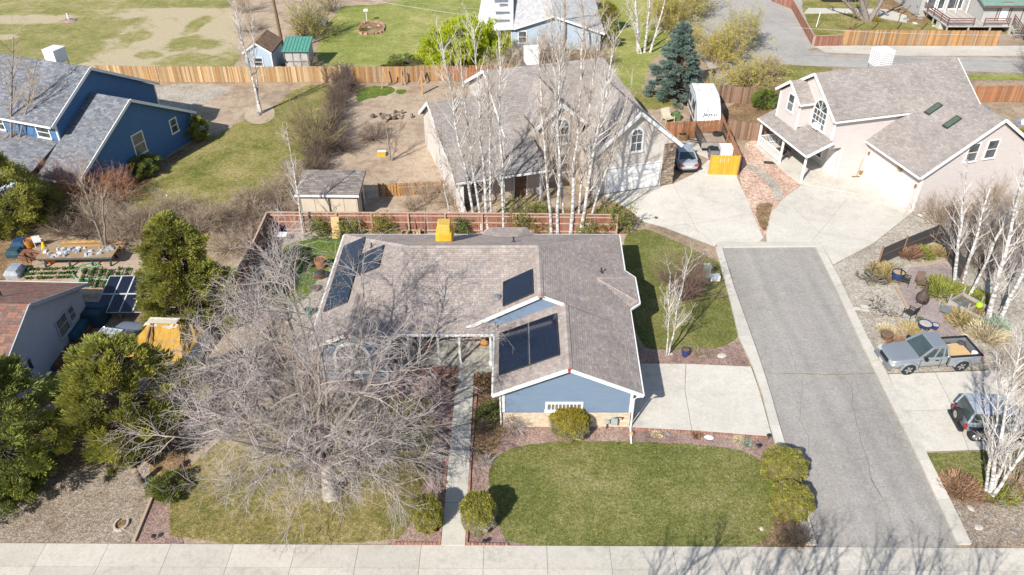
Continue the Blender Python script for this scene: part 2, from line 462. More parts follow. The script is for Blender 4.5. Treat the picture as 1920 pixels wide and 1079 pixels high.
# ---- far fields and yards
def add_patches(m, tans, greens, col):
    """worn bare places of the field: ellipses in ground metres, ragged by noise"""
    nt = m.node_tree; L = nt.links; bs = nt.nodes['Principled BSDF']; base = bs.inputs['Base Color'].links[0].from_socket; tc = nd(nt, 'ShaderNodeTexCoord').outputs['Object']
    def field(lst):
        acc = None
        for px, py, rx, ry in lst:
            c = G(px, py); X = abs(G(px + rx, py).x - c.x); Y = abs(G(px, py - ry).y - c.y)
            a = nd(nt, 'ShaderNodeVectorMath', operation='SUBTRACT'); L.new(tc, a.inputs[0]); a.inputs[1].default_value = (c.x, c.y, 0)
            k = nd(nt, 'ShaderNodeVectorMath', operation='MULTIPLY'); L.new(a.outputs[0], k.inputs[0]); k.inputs[1].default_value = (1 / X, 1 / Y, 0)
            ln = nd(nt, 'ShaderNodeVectorMath', operation='LENGTH'); L.new(k.outputs[0], ln.inputs[0])
            mr = nd(nt, 'ShaderNodeMapRange'); mr.inputs['From Min'].default_value = 1.6; mr.inputs['From Max'].default_value = .4; L.new(ln.outputs['Value'], mr.inputs[0])
            if acc is None: acc = mr.outputs[0]
            else: mx = nd(nt, 'ShaderNodeMath', operation='MAXIMUM'); L.new(acc, mx.inputs[0]); L.new(mr.outputs[0], mx.inputs[1]); acc = mx.outputs[0]
        return acc
    a, b = field(tans), field(greens)
    d = nd(nt, 'ShaderNodeMath', operation='SUBTRACT'); L.new(a, d.inputs[0]); L.new(b, d.inputs[1])
    nz = nd(nt, 'ShaderNodeTexNoise'); nz.inputs['Scale'].default_value = .45; nz.inputs['Detail'].default_value = 8; nz.inputs['Roughness'].default_value = .7; L.new(tc, nz.inputs['Vector'])
    ad = nd(nt, 'ShaderNodeMath', operation='MULTIPLY_ADD'); L.new(nz.outputs['Fac'], ad.inputs[0]); ad.inputs[1].default_value = 1.9; L.new(d.outputs[0], ad.inputs[2])
    st = nd(nt, 'ShaderNodeMapRange'); st.inputs['From Min'].default_value = 1.3; st.inputs['From Max'].default_value = 1.62; L.new(ad.outputs[0], st.inputs[0])
    n2 = nd(nt, 'ShaderNodeTexNoise'); n2.inputs['Scale'].default_value = 5; n2.inputs['Detail'].default_value = 4; L.new(tc, n2.inputs['Vector'])
    rp = nd(nt, 'ShaderNodeValToRGB'); rp.color_ramp.elements[0].position = .35; rp.color_ramp.elements[1].position = .65; rp.color_ramp.elements[0].color = (*[c * .78 for c in col], 1); rp.color_ramp.elements[1].color = (*col, 1); L.new(n2.outputs['Fac'], rp.inputs[0])
    mx = nd(nt, 'ShaderNodeMix', data_type='RGBA'); L.new(st.outputs[0], mx.inputs['Factor']); L.new(base, mx.inputs['A']); L.new(rp.outputs[0], mx.inputs['B']); L.new(mx.outputs['Result'], bs.inputs['Base Color'])
add_patches(FIELD, [(335, 68, 105, 48), (425, 55, 60, 55), (250, 108, 75, 24), (180, 124, 40, 8), (60, 37, 90, 8), (12, 71, 22, 5), (330, 25, 120, 14)], [(345, 82, 34, 13), (364, 50, 16, 15), (350, 114, 34, 10), (278, 104, 24, 7), (390, 82, 26, 9), (258, 70, 24, 8), (300, 8, 160, 6)], (.50, .42, .275))
sheet('field', [(-160, 88), (-160, -60), (470, -60), (478, 10), (455, 90), (440, 127), (180, 128), (60, 110)], FIELD, amp=.3, step=1)
sheet('gravel_lot', [(430, 8), (520, -60), (610, -60), (760, -60), (760, 8), (600, 14), (560, 50), (520, 118), (455, 122)], YARD, amp=.2, step=1)
sheet('back_lawn', [(588, 122), (600, 70), (640, 14), (720, 8), (905, -50), (1010, -50), (1000, 90), (930, 95), (860, 124), (700, 126)], TURF4, amp=.25, step=.8)
sheet('side_lawn', [(1125, 130), (1125, -50), (1300, -50), (1310, 60), (1225, 110), (1200, 175), (1130, 175)], TURF4, amp=.2, step=.8)
sheet('gravel_yard', [(1240, -60), (1470, -60), (1520, 12), (1555, 88), (1500, 96), (1430, 80), (1300, 62)], ASPH2, amp=.15, step=.6)
sheet('fenced_lawn', [(1500, -10), (1650, -60), (1960, -60), (1960, 70), (1860, 60), (1600, 66), (1520, 80)], TURF2, amp=.15, step=.5)
sheet('leaf_ground', [(1640, -40), (1760, -40), (1740, 45), (1650, 40)], LITTER, amp=.3, step=.5)
# ---- lane behind the houses
sheet('back_road', [(1290, 60), (1430, 72), (1500, 92), (1560, 104), (1990, 112), (1990, 141), (1500, 124), (1440, 118), (1330, 130)], ASPH2)
sheet('back_sidewalk', [(1524, 87), (1990, 87), (1990, 106), (1700, 106), (1548, 100)], CONC)
sheet('yard_path', [(1506, 27), (1516, 16), (1660, 18), (1700, 30), (1700, 44), (1600, 26)], CONC3)
sheet('verge', [(1330, 150), (1440, 122), (1505, 124), (1580, 131), (1460, 165), (1380, 160)], TURF2, round_=1, amp=.15)
sheet('verge', [(1790, 141), (1990, 140), (1990, 152), (1800, 150)], TURF4, amp=.1)
sheet('bare_yard', [(1350, 195), (1470, 190), (1480, 240), (1370, 250)], LITTER, round_=1)
# ---- blue house side
sheet('gravel_drive', [(285, 158), (440, 160), (415, 186), (345, 214), (290, 196)], GRAV2, round_=1, amp=.1)
sheet('dirt_track', [(345, 216), (430, 170), (520, 160), (470, 200), (430, 240), (370, 262)], YARD, round_=1, amp=.1)
sheet('house_lawn', [(400, 258), (455, 226), (520, 200), (560, 160), (640, 160), (590, 300), (555, 340), (520, 400), (270, 420), (225, 365), (290, 325)], TURF2, round_=1, amp=.12)
sheet('foundation_bed', [(240, 345), (300, 304), (372, 262), (384, 268), (310, 318), (256, 362)], LITTER)
sheet('tree_ring', [(456, 212), (480, 194), (512, 198), (517, 222), (490, 236), (462, 230)], YARD, round_=2)
# ---- dirt yard in the middle
sheet('dirt_yard', [(640, 165), (840, 160), (1000, 200), (850, 335), (880, 420), (700, 420), (600, 345), (575, 320)], YARD, round_=1)
sheet('weed_patch', [(665, 172), (700, 160), (745, 166), (735, 178), (690, 186), (668, 194)], TURF3, round_=2, amp=.2)
sheet('weed_patch', [(740, 170), (765, 168), (758, 178), (745, 178)], TURF3, round_=2, amp=.1)
# ---- vegetable garden and left yard
sheet('garden_soil', [(20, 490), (100, 478), (290, 470), (290, 520), (240, 560), (10, 560)], YARD, round_=1, amp=.08)
sheet('shaded_yard', [(-60, 425), (60, 455), (60, 500), (-60, 560)], LITTER)
sheet('work_yard', [(120, 555), (300, 545), (400, 620), (330, 720), (120, 820), (60, 740)], DIRT)
# ---- trailer yard
sheet('trailer_pad', [(1205, 205), (1330, 190), (1350, 230), (1250, 245), (1215, 235)], YARD, round_=1)
sheet('side_turf', [(1180, 165), (1250, 170), (1285, 195), (1215, 210), (1185, 190)], TURF2, round_=1, amp=.1)
# ---- rear yard of the main house
sheet('gravel_border', [(440, 560), (505, 418), (680, 418), (1120, 430), (1120, 445), (650, 450), (560, 620)], GRAV2)
sheet('rear_lawn', [(478, 540), (505, 485), (540, 458), (600, 446), (660, 446), (650, 480), (610, 520), (560, 575), (500, 580)], TURF3, round_=1, amp=.08)
sheet('stone_patio', [(540, 640), (598, 520), (640, 490), (640, 640)], GRAV2)
# ---- front left gravel
sheet('gravel_front', [(-80, 1022), (-80, 800), (100, 790), (200, 800), (320, 840), (345, 880), (300, 940), (255, 1022)], GRAV, amp=.05)
sheet('leaf_ground', [(-80, 900), (-80, 780), (140, 770), (230, 820), (160, 870), (60, 920)], LITTER, round_=1, amp=.2)
sheet('leaf_ground', [(230, 800), (340, 780), (360, 900), (330, 925), (300, 910)], LITTER, round_=1, amp=.15)
sheet('rock_strip', [(252, 1022), (290, 928), (320, 925), (332, 960), (345, 1022)], MULCH, amp=.04)
# ---- front beds and lawns
sheet('rock_bed', [(640, 700), (780, 640), (1180, 640), (1180, 800), (1450, 818), (1462, 840), (1515, 960), (1520, 1027), (730, 1023), (640, 900)], MULCH)
sheet('bed_leaves', [(886, 700), (935, 690), (945, 800), (935, 850), (900, 870), (884, 860)], LITTER, round_=1, amp=.1)
sheet('bed_leaves', [(1445, 960), (1520, 900), (1522, 1027), (1425, 1027)], LITTER, amp=.05)
sheet('front_lawn', [(320, 1021), (315, 960), (330, 910), (352, 880), (420, 820), (520, 760), (640, 740), (740, 738), (795, 738), (815, 765), (812, 820), (806, 870), (790, 930), (770, 985), (737, 1022)], TURF5, round_=1, amp=.04)
sheet('front_lawn', [(955, 1026), (934, 985), (919, 935), (915, 890), (925, 862), (952, 842), (1010, 831), (1100, 828), (1200, 829), (1300, 834), (1385, 843), (1425, 862), (1443, 892), (1452, 940), (1451, 985), (1438, 1008), (1418, 1027), (1180, 1027)], TURF, amp=.04, round_=1)
sheet('turf_strip', [(1434, 840), (1462, 850), (1448, 900), (1452, 960), (1441, 940), (1436, 900), (1424, 862)], TURF3, round_=1)
sheet('corner_lawn', [(1164, 448), (1200, 428), (1230, 436), (1350, 492), (1366, 512), (1386, 618), (1381, 637), (1352, 654), (1300, 660), (1236, 657), (1202, 652), (1172, 560)], TURF, round_=1, amp=.03)
sheet('rock_bed', [(1180, 655), (1236, 658), (1340, 655), (1386, 640), (1408, 688), (1190, 682)], MULCH)
sheet('rock_bed', [(905, 440), (900, 405), (1200, 380), (1180, 440)], LITTER)
# ---- paving
sidewalk = sheet('sidewalk', [Vector((-40, 22.26, 0)), Vector((40, 21.78, 0)), Vector((40, 20.35, 0)), Vector((-40, 20.85, 0))], DARKLINE, z=.012)
for k in range(-13, 14):
    x0, x1 = 1.54 + 2.786 * k + .008, 1.54 + 2.786 * (k + 1) - .008
    yy = lambda x, o: 22.075 - .0058 * x + o
    b = MB(); b.slab([(x0, yy(x0, -1.17), .05), (x1, yy(x1, -1.17), .05), (x1, yy(x1, 0), .05), (x0, yy(x0, 0), .05)], .05); b.build('slab', CONC2, sidewalk)
    b = MB(); b.slab([(x0, yy(x0, -1.62), .048), (x1, yy(x1, -1.62), .048), (x1, yy(x1, -1.185), .05), (x0, yy(x0, -1.185), .05)], .05); b.build('kerb_stone', CONC2, sidewalk)
sheet('street', [Vector((-90, 20.9, 0)), Vector((90, 20.0, 0)), Vector((90, 8, 0)), Vector((-90, 8, 0))], ASPH, z=.003)
road = sheet('road', [(1352, 463), (1528, 463), (1563, 536), (1605, 628), (1651, 722), (1713, 846), (1765, 960), (1796, 1028), (1530, 1028), (1502, 930), (1471, 838), (1438, 718), (1400, 607), (1372, 530)], ASPH)
cb = MB(); rg = random.Random(4)
for pl, w in (([(1690, 700), (1560, 703), (1440, 700)], .03), ([(1505, 705), (1500, 790), (1515, 820), (1516, 900)], .02), ([(1598, 715), (1600, 770), (1614, 830), (1627, 865), (1632, 900), (1650, 930)], .035),
              ([(1400, 545), (1470, 547), (1550, 552)], .02), ([(1630, 862), (1580, 866)], .02), ([(1480, 650), (1493, 700)], .02), ([(1605, 768), (1655, 776)], .015), ([(1540, 575), (1560, 572), (1590, 580)], .02), ([(1633, 900), (1665, 955), (1672, 990)], .02)):
    ribbon(cb, pl, w, .098 if False else _zlev[0] + .002, .035, rg)
_zlev[0] += .006
for pl in ([(1354, 470), (1400, 609), (1438, 719), (1471, 838), (1528, 1020)], [(1530, 468), (1605, 628), (1651, 722), (1713, 846), (1792, 1022)]): ribbon(cb, pl, .07, _zlev[0], .03, rg, 1)
cb.build('crack', [mat('crack_dark', (.215, .195, .175), .95), mat('edge_grit', (.27, .23, .18), .95, (.36, .32, .26), 5)], road, kind='stuff')
lb = MB()
for pl in ([(1470, 702), (1560, 704), (1650, 701)],): ribbon(lb, pl, .035, _zlev[0], .02, rg)
_zlev[0] += .004
lb.build('weed_line', mat('weed_line', (.26, .22, .09), .95), road, kind='stuff')
def gutter(L_, R_, n, name):
    """kerb pan between two pixel polylines, cut in sections"""
    b0 = sheet(name, L_ + R_[::-1], DARKLINE, z=.01)
    def along(P, t):
        P = [G(*q) for q in P]; s = [0]
        for a, c in zip(P[:-1], P[1:]): s.append(s[-1] + (c - a).length)
        d = t * s[-1]
        for i in range(len(P) - 1):
            if d <= s[i + 1] + 1e-6: return P[i].lerp(P[i + 1], (d - s[i]) / (s[i + 1] - s[i] + 1e-9))
    for i in range(n):
        t0, t1 = i / n + .0006, (i + 1) / n - .0006
        a, c, d, e = along(L_, t0), along(R_, t0), along(R_, t1), along(L_, t1)
        q = [Vector((p.x, p.y, 0)) for p in (a, c, d, e)]
        ar = sum(q[j].x * q[(j + 1) % 4].y - q[(j + 1) % 4].x * q[j].y for j in range(4))
        if ar < 0: q.reverse()
        b = MB(); b.slab([(p.x, p.y, .14) for p in q], .13); b.build('kerb_section', CONC, b0)
    return b0
Lg = [(1341, 467), (1367, 560), (1385, 637), (1411, 690), (1428, 740), (1449, 826), (1470, 890), (1492, 950), (1511, 1024)]
Rg = [(1353, 465), (1372, 532), (1400, 609), (1438, 719), (1448, 755), (1471, 838), (1488, 890), (1506, 940), (1531, 1026)]
gutter(Lg, Rg, 10, 'kerb')
Lg = [(1528, 464), (1563, 536), (1605, 628), (1651, 722), (1713, 846), (1765, 960), (1794, 1024)]
Rg = [(1538, 459), (1580, 540), (1630, 645), (1672, 722), (1734, 850), (1790, 960), (1820, 1024)]
gutter(Lg, Rg, 10, 'kerb')
b = MB(); P = [G(1341, 457), G(1538, 457), G(1533, 464.5), G(1346, 466)]
b.slab([(p.x, p.y, .13) for p in P[::-1]], .12); tag(b.build('kerb', CONC), kind='structure')
# driveway of the main house, cut in slabs
drive = sheet('driveway', [(1190, 682), (1410, 689), (1450, 822), (1178, 806)], DARKLINE)
gx = [[(1196, 684), (1286, 684.5), (1408, 690)], [(1190, 733), (1284, 733.5), (1424, 736)], [(1178, 805), (1297, 809), (1447, 820)]]
for i in range(2):
    for j in range(2):
        q = [Vector(gx[i][j]), Vector(gx[i][j + 1]), Vector(gx[i + 1][j + 1]), Vector(gx[i + 1][j])]
        c = sum(q, Vector((0, 0))) / 4
        P = [G(*(a + (c - a).normalized() * .5)) for a in q]
        b = MB(); b.slab([(p.x, p.y, .07) for p in P[::-1]], .05); b.build('slab', CONC, drive)
tan_drive = sheet('driveway', [(1130, 367), (1262, 346), (1300, 328), (1330, 300), (1250, 265), (1262, 235), (1340, 225), (1380, 300), (1382, 335), (1392, 356), (1412, 400), (1432, 447), (1420, 457.5), (1342, 457.5), (1340, 464), (1246, 428), (1208, 418), (1180, 395)], CONC)
house_drive = sheet('driveway', [(1438, 457.5), (1436, 440), (1446, 400), (1470, 372), (1502, 349), (1560, 338), (1620, 335), (1702, 394), (1711, 399), (1640, 456), (1562, 498), (1540, 459)], CONC)
jb = MB()
for pl in ([(1474, 377), (1535, 437)], [(1587, 375), (1520, 457)], [(1283, 420), (1318, 440), (1338, 462)], [(1240, 428), (1340, 415), (1412, 401)], [(1262, 346), (1310, 440)], [(1532, 437), (1640, 455)]): ribbon(jb, pl, .022, _zlev[0], .004, rg)
_zlev[0] += .004
jb.build('joint_line', mat('joint_pale', (.33, .30, .255), .95), tan_drive, kind='stuff')
# driveway and gravel on the far side of the road
sheet('gravel_parking', [(1540, 470), (1562, 500), (1640, 458), (1711, 400), (1760, 380), (1990, 400), (1990, 720), (1664, 702)], GRAV2, amp=.05)
truck_drive = sheet('driveway', [(1664, 702), (1990, 690), (1990, 842), (1734, 850)], DARKLINE)
for q in ([(1665, 704), (1752, 701), (1788, 770), (1698, 772)], [(1753, 701), (1990, 692), (1990, 766), (1789, 770)], [(1699, 773), (1788, 771), (1815, 846), (1735, 849)], [(1789, 771), (1990, 767), (1990, 841), (1816, 846)]):
    b = MB(); P = [G(*a) for a in q]; b.slab([(p.x, p.y, _zlev[0] + .02) for p in P[::-1]], .03); b.build('slab', CONC, truck_drive)
sheet('verge', [(1735, 852), (1990, 843), (1990, 905), (1850, 905), (1766, 912)], TURF, amp=.04)
sheet('leaf_ground', [(1764, 912), (1850, 895), (1990, 900), (1990, 950), (1820, 950), (1776, 935)], LITTER, amp=.08)
sheet('gravel_verge', [(1776, 935), (1850, 945), (1990, 940), (1990, 1027), (1822, 1027)], GRAV, amp=.05)
# median bed between the two driveways
sheet('rock_bed', [(1387, 335), (1392, 305), (1398, 270), (1415, 262), (1432, 270), (1470, 312), (1500, 350), (1470, 372), (1446, 400), (1436, 442), (1430, 446), (1410, 400), (1392, 356)], PINK)
sheet('river_rock', [(1400, 308), (1416, 312), (1445, 330), (1465, 352), (1470, 368), (1455, 382), (1450, 366), (1436, 344), (1416, 325), (1398, 316)], GRAV2, round_=1)
sheet('bare_patch', [(1416, 385), (1450, 380), (1444, 405), (1436, 440), (1420, 420)], LITTER, round_=1, amp=.08)
# front walk and porch slab
walk = sheet('front_walk', [(827, 1025), (872, 1025), (890, 690), (925, 640), (850, 640), (856, 688)], DARKLINE)
wy = [1025, 945, 908, 852, 800, 748, 693]
def wx(y): return 827 + (1025 - y) * .088 if y > 693 else 857, 872 + (1025 - y) * .052
for a, c in zip(wy[:-1], wy[1:]):
    P = [G(wx(a)[0], a - .4), G(wx(a)[1], a - .4), G(wx(c)[1], c + .4), G(wx(c)[0], c + .4)]
    b = MB(); b.slab([(p.x, p.y, .075) for p in P], .04); b.build('slab', CONC3, walk)
b = MB(); b.slab([(-6.4, 34.25, .06), (-.5, 34.25, .06), (-.5, 36.4, .06), (-6.4, 36.4, .06)], .05)
b.slab([(-3.1, 33.55, .055), (-.6, 33.55, .055), (-.6, 34.245, .055), (-3.1, 34.245, .055)], .05)
porch = b.build('porch_slab', CONC3); porch['kind'] = 'structure'
# red pavers beside the walk
rp_ = sheet('paver_pad', [(700, 690), (855, 688), (852, 745), (690, 745)], MULCH); pv = random.Random(3)
pm = mat('red_paver', (.36, .20, .155), .9, (.28, .15, .12), 6, rnd=.35)
pme = None
for i in range(15):
    for j in range(8):
        if pv.random() < .15: continue
        x, y = -7.4 + i * .235, 31.2 + j * .235 + 0.02 * (i % 2)
        if pme is None:
            pb = MB(); pb.box(-.11, -.11, 0, .11, .11, .05); pme = pb.me('paver', pm)
        link('paver', pme, rp_, (x + 1.0, y + 1.0, .045 + pv.uniform(0, .01)), (0, 0, pv.uniform(-.05, .05)))
# brick edging beside the walk and beds
eb = MB(); er = random.Random(5)
em = mat('edging_brick', (.40, .21, .16), .9, (.30, .16, .12), 8, tint=True)
def edging(px, w=.1, h=.11, ln=.16, z=.0):
    P = [G(*q) for q in px]
    for a, c in zip(P[:-1], P[1:]):
        k = int((c - a).length / ln); d = (c - a).normalized()
        for i in range(k):
            q = a.lerp(c, (i + .5) / k); t = er.uniform(.75, 1.25)
            eb.bar(q - d * ln * .44 + V(0, 0, h * .4), q + d * ln * .44 + V(0, 0, h * .4), w, h * er.uniform(.9, 1.15), tint=(t, t, t))
edging([(824, 1024), (838, 870), (851, 740), (855, 700)])
edging([(875, 1024), (882, 870), (893, 745), (896, 700)])
edging([(737, 1021.5), (825, 1022)]); edging([(875, 1022), (953, 1024)])
edging([(1184, 806), (1300, 812), (1440, 823)])
eb.build('brick_edging', em, kind='stuff')
tb = MB()
for pl in ([(252, 1018), (288, 930)],):
    P = [G(*q) for q in pl]
    for a, c in zip(P[:-1], P[1:]): tb.bar(a + V(0, 0, .06), c + V(0, 0, .06), .12, .14)
tag(tb.build('landscape_timber', WOODC), 'long weathered timber edging between grey gravel and maroon rock', 'timber')
# street edge detail: leaf and twig litter along the kerb
# ------------------------------------------------------------ building kit
SH_MAIN = mat('weathered_shingle', (.385, .336, .305), .92, (.315, .275, .25), .55, tint=True, fine=.12, fscale=70)
SH_TAUPE = mat('taupe_shingle', (.345, .31, .285), .92, (.285, .256, .236), .5, tint=True, fine=.12, fscale=70)
SH_GREY = mat('grey_shingle', (.20, .21, .225), .92, (.155, .162, .175), 9, tint=True, fine=.15, fscale=60)
SH_RED = mat('red_brown_shingle', (.27, .155, .12), .92, (.2, .12, .095), 7, tint=True, fine=.15, fscale=60)
SH_OLD = mat('old_brown_shingle', (.30, .20, .13), .95, (.2, .14, .09), 5, tint=True)
DECK = mat('roof_deck', (.12, .10, .09), .95)
WHITE = mat('white_trim', (.80, .79, .77), .5, (.74, .73, .71), 4)
BLUE = mat('slate_blue_siding', (.17, .23, .315), .6, (.15, .205, .285), 1.2, stretch=(1, 1, 6))
NAVY = mat('blue_siding', (.075, .175, .33), .65, (.062, .145, .28), 1.2, stretch=(1, 1, 6))
CREAM = mat('cream_siding', (.585, .53, .505), .6, (.545, .49, .465), 1.2, stretch=(1, 1, 6))
STUCCO = mat('tan_stucco', (.54, .46, .39), .95, (.46, .39, .33), 1.5, bump=.3, bscale=60)
PALEST = mat('pale_stucco', (.62, .57, .52), .95, (.56, .51, .46), 1.5, bump=.3, bscale=60)
BEIGE = mat('beige_panel', (.60, .52, .40), .9, (.54, .46, .35), 1.2)
GREYW = mat('grey_clapboard', (.42, .41, .39), .8, (.37, .36, .34), 1.5, stretch=(1, 1, 5))
PALEB = mat('pale_blue_siding', (.42, .50, .58), .7, (.36, .44, .52), 1.5, stretch=(1, 1, 5))
GLASS = mat('window_glass', (.13, .15, .16), .05, (.02, .028, .035), 1.1, spec=1.0, contrast=.3)  # pale noise patches in the colour stand in for reflections
GLASSB = mat('curtained_glass', (.22, .215, .20), .1, (.12, .12, .12), 3, spec=.8)
RED = mat('red_paint', (.42, .055, .045), .6, (.36, .045, .04), 5)
DOORW = mat('white_door', (.78, .775, .76), .5, (.74, .735, .72), 2)
DARK = mat('dark_metal', (.05, .05, .052), .55, (.035, .035, .037), 8)
STEEL = mat('galvanised', (.48, .49, .50), .35, (.40, .41, .42), 8, metal=.7)
SOLAR = mat('solar_cell', (.012, .016, .032), .12, (.010, .013, .026), 3, spec=.8)
SOLARF = mat('solar_line', (.03, .037, .052), .4)
BRICK = mat('buff_brick', (.64, .53, .39), .9, (.56, .45, .33), 10, tint=True)
STONE = mat('ledge_stone', (.36, .28, .215), .95, (.25, .19, .145), 9, rnd=.45, bump=.4)

def clip2(P, Q):
    """Sutherland-Hodgman, P subject, Q convex ccw"""
    for i in range(len(Q)):
        ax, ay = Q[i]; bx, by = Q[(i + 1) % len(Q)]; out = []
        ex, ey = bx - ax, by - ay
        for j in range(len(P)):
            p, q = P[j], P[(j + 1) % len(P)]
            sp = ex * (p[1] - ay) - ey * (p[0] - ax); sq = ex * (q[1] - ay) - ey * (q[0] - ax)
            if sp >= 0: out.append(p)
            if (sp >= 0) != (sq >= 0):
                t = sp / (sp - sq); out.append((p[0] + (q[0] - p[0]) * t, p[1] + (q[1] - p[1]) * t))
        P = out
        if len(P) < 3: return []
    return P
def shingle(mb, poly, rng, e=.15, w=.32, pal=None, lift=.016):
    poly = [Vector(p) for p in poly]
    n = (poly[1] - poly[0]).cross(poly[2] - poly[0]); n.normalize()
    if n.z < 0: n = -n; poly.reverse()
    up = Vector((-n.x * n.z, -n.y * n.z, 1 - n.z * n.z)).normalized()      # up the slope
    h = up.cross(n).normalized()
    O = Vector((0, 0, 0)); base = poly[0]
    sn = up.z
    Q = [((p - base).dot(h), p.z / sn) for p in poly]
    ar = sum(Q[i][0] * Q[(i + 1) % len(Q)][1] - Q[(i + 1) % len(Q)][0] * Q[i][1] for i in range(len(Q)))
    if ar < 0: Q.reverse()
    us = [q[0] for q in Q]; ws = [q[1] for q in Q]
    def P3(u, v, l): return base + h * u + up * (v - base.z / sn) + n * l
    k0, k1 = int(min(ws) / e) - 1, int(max(ws) / e) + 1
    for k in range(k0, k1 + 1):
        w0, w1 = k * e, (k + 1) * e
        band = clip2([(min(us) - 1, w0), (max(us) + 1, w0), (max(us) + 1, w1), (min(us) - 1, w1)], Q)
        if not band: continue
        u = min(b[0] for b in band) - rng.uniform(0, w); um = max(b[0] for b in band)
        while u < um:
            ww = w * rng.uniform(.6, 1.45); u1 = u + ww
            c = clip2([(u + .004, w0), (u1 - .004, w0), (u1 - .004, w1), (u + .004, w1)], Q)
            if c:
                t = pal[int(rng.random() * len(pal))]; f = rng.uniform(.93, 1.07); t = (t[0] * f, t[1] * f, t[2] * f)
                lf = lift * rng.uniform(.75, 1.2)
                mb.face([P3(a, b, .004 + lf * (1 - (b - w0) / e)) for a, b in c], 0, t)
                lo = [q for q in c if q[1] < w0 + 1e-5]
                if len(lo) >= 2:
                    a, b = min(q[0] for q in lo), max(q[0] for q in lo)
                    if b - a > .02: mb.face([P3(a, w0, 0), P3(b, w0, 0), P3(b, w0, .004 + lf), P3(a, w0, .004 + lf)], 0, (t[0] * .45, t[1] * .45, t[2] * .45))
            u = u1
PAL_MAIN = [(1, 1, 1), (1.1, 1.07, 1.04), (.9, .9, .92), (1.04, .97, .93), (.96, .93, .9), (1.17, 1.15, 1.11), (.98, .89, .84), (.84, .84, .86), (1, 1, 1)]
PAL_TAUPE = [(1, 1, 1), (1.07, 1.06, 1.04), (.93, .93, .94), (1.03, .98, .95), (.89, .89, .9), (1.1, 1.09, 1.07)]
PAL_GREY = [(1, 1, 1), (1.25, 1.25, 1.28), (.75, .75, .78), (1.1, 1.08, 1.05), (.9, .9, .95)]
PAL_RED = [(1, 1, 1), (1.2, 1.1, 1.0), (.75, .8, .85), (1.1, .9, .85), (.85, .9, 1.0)]

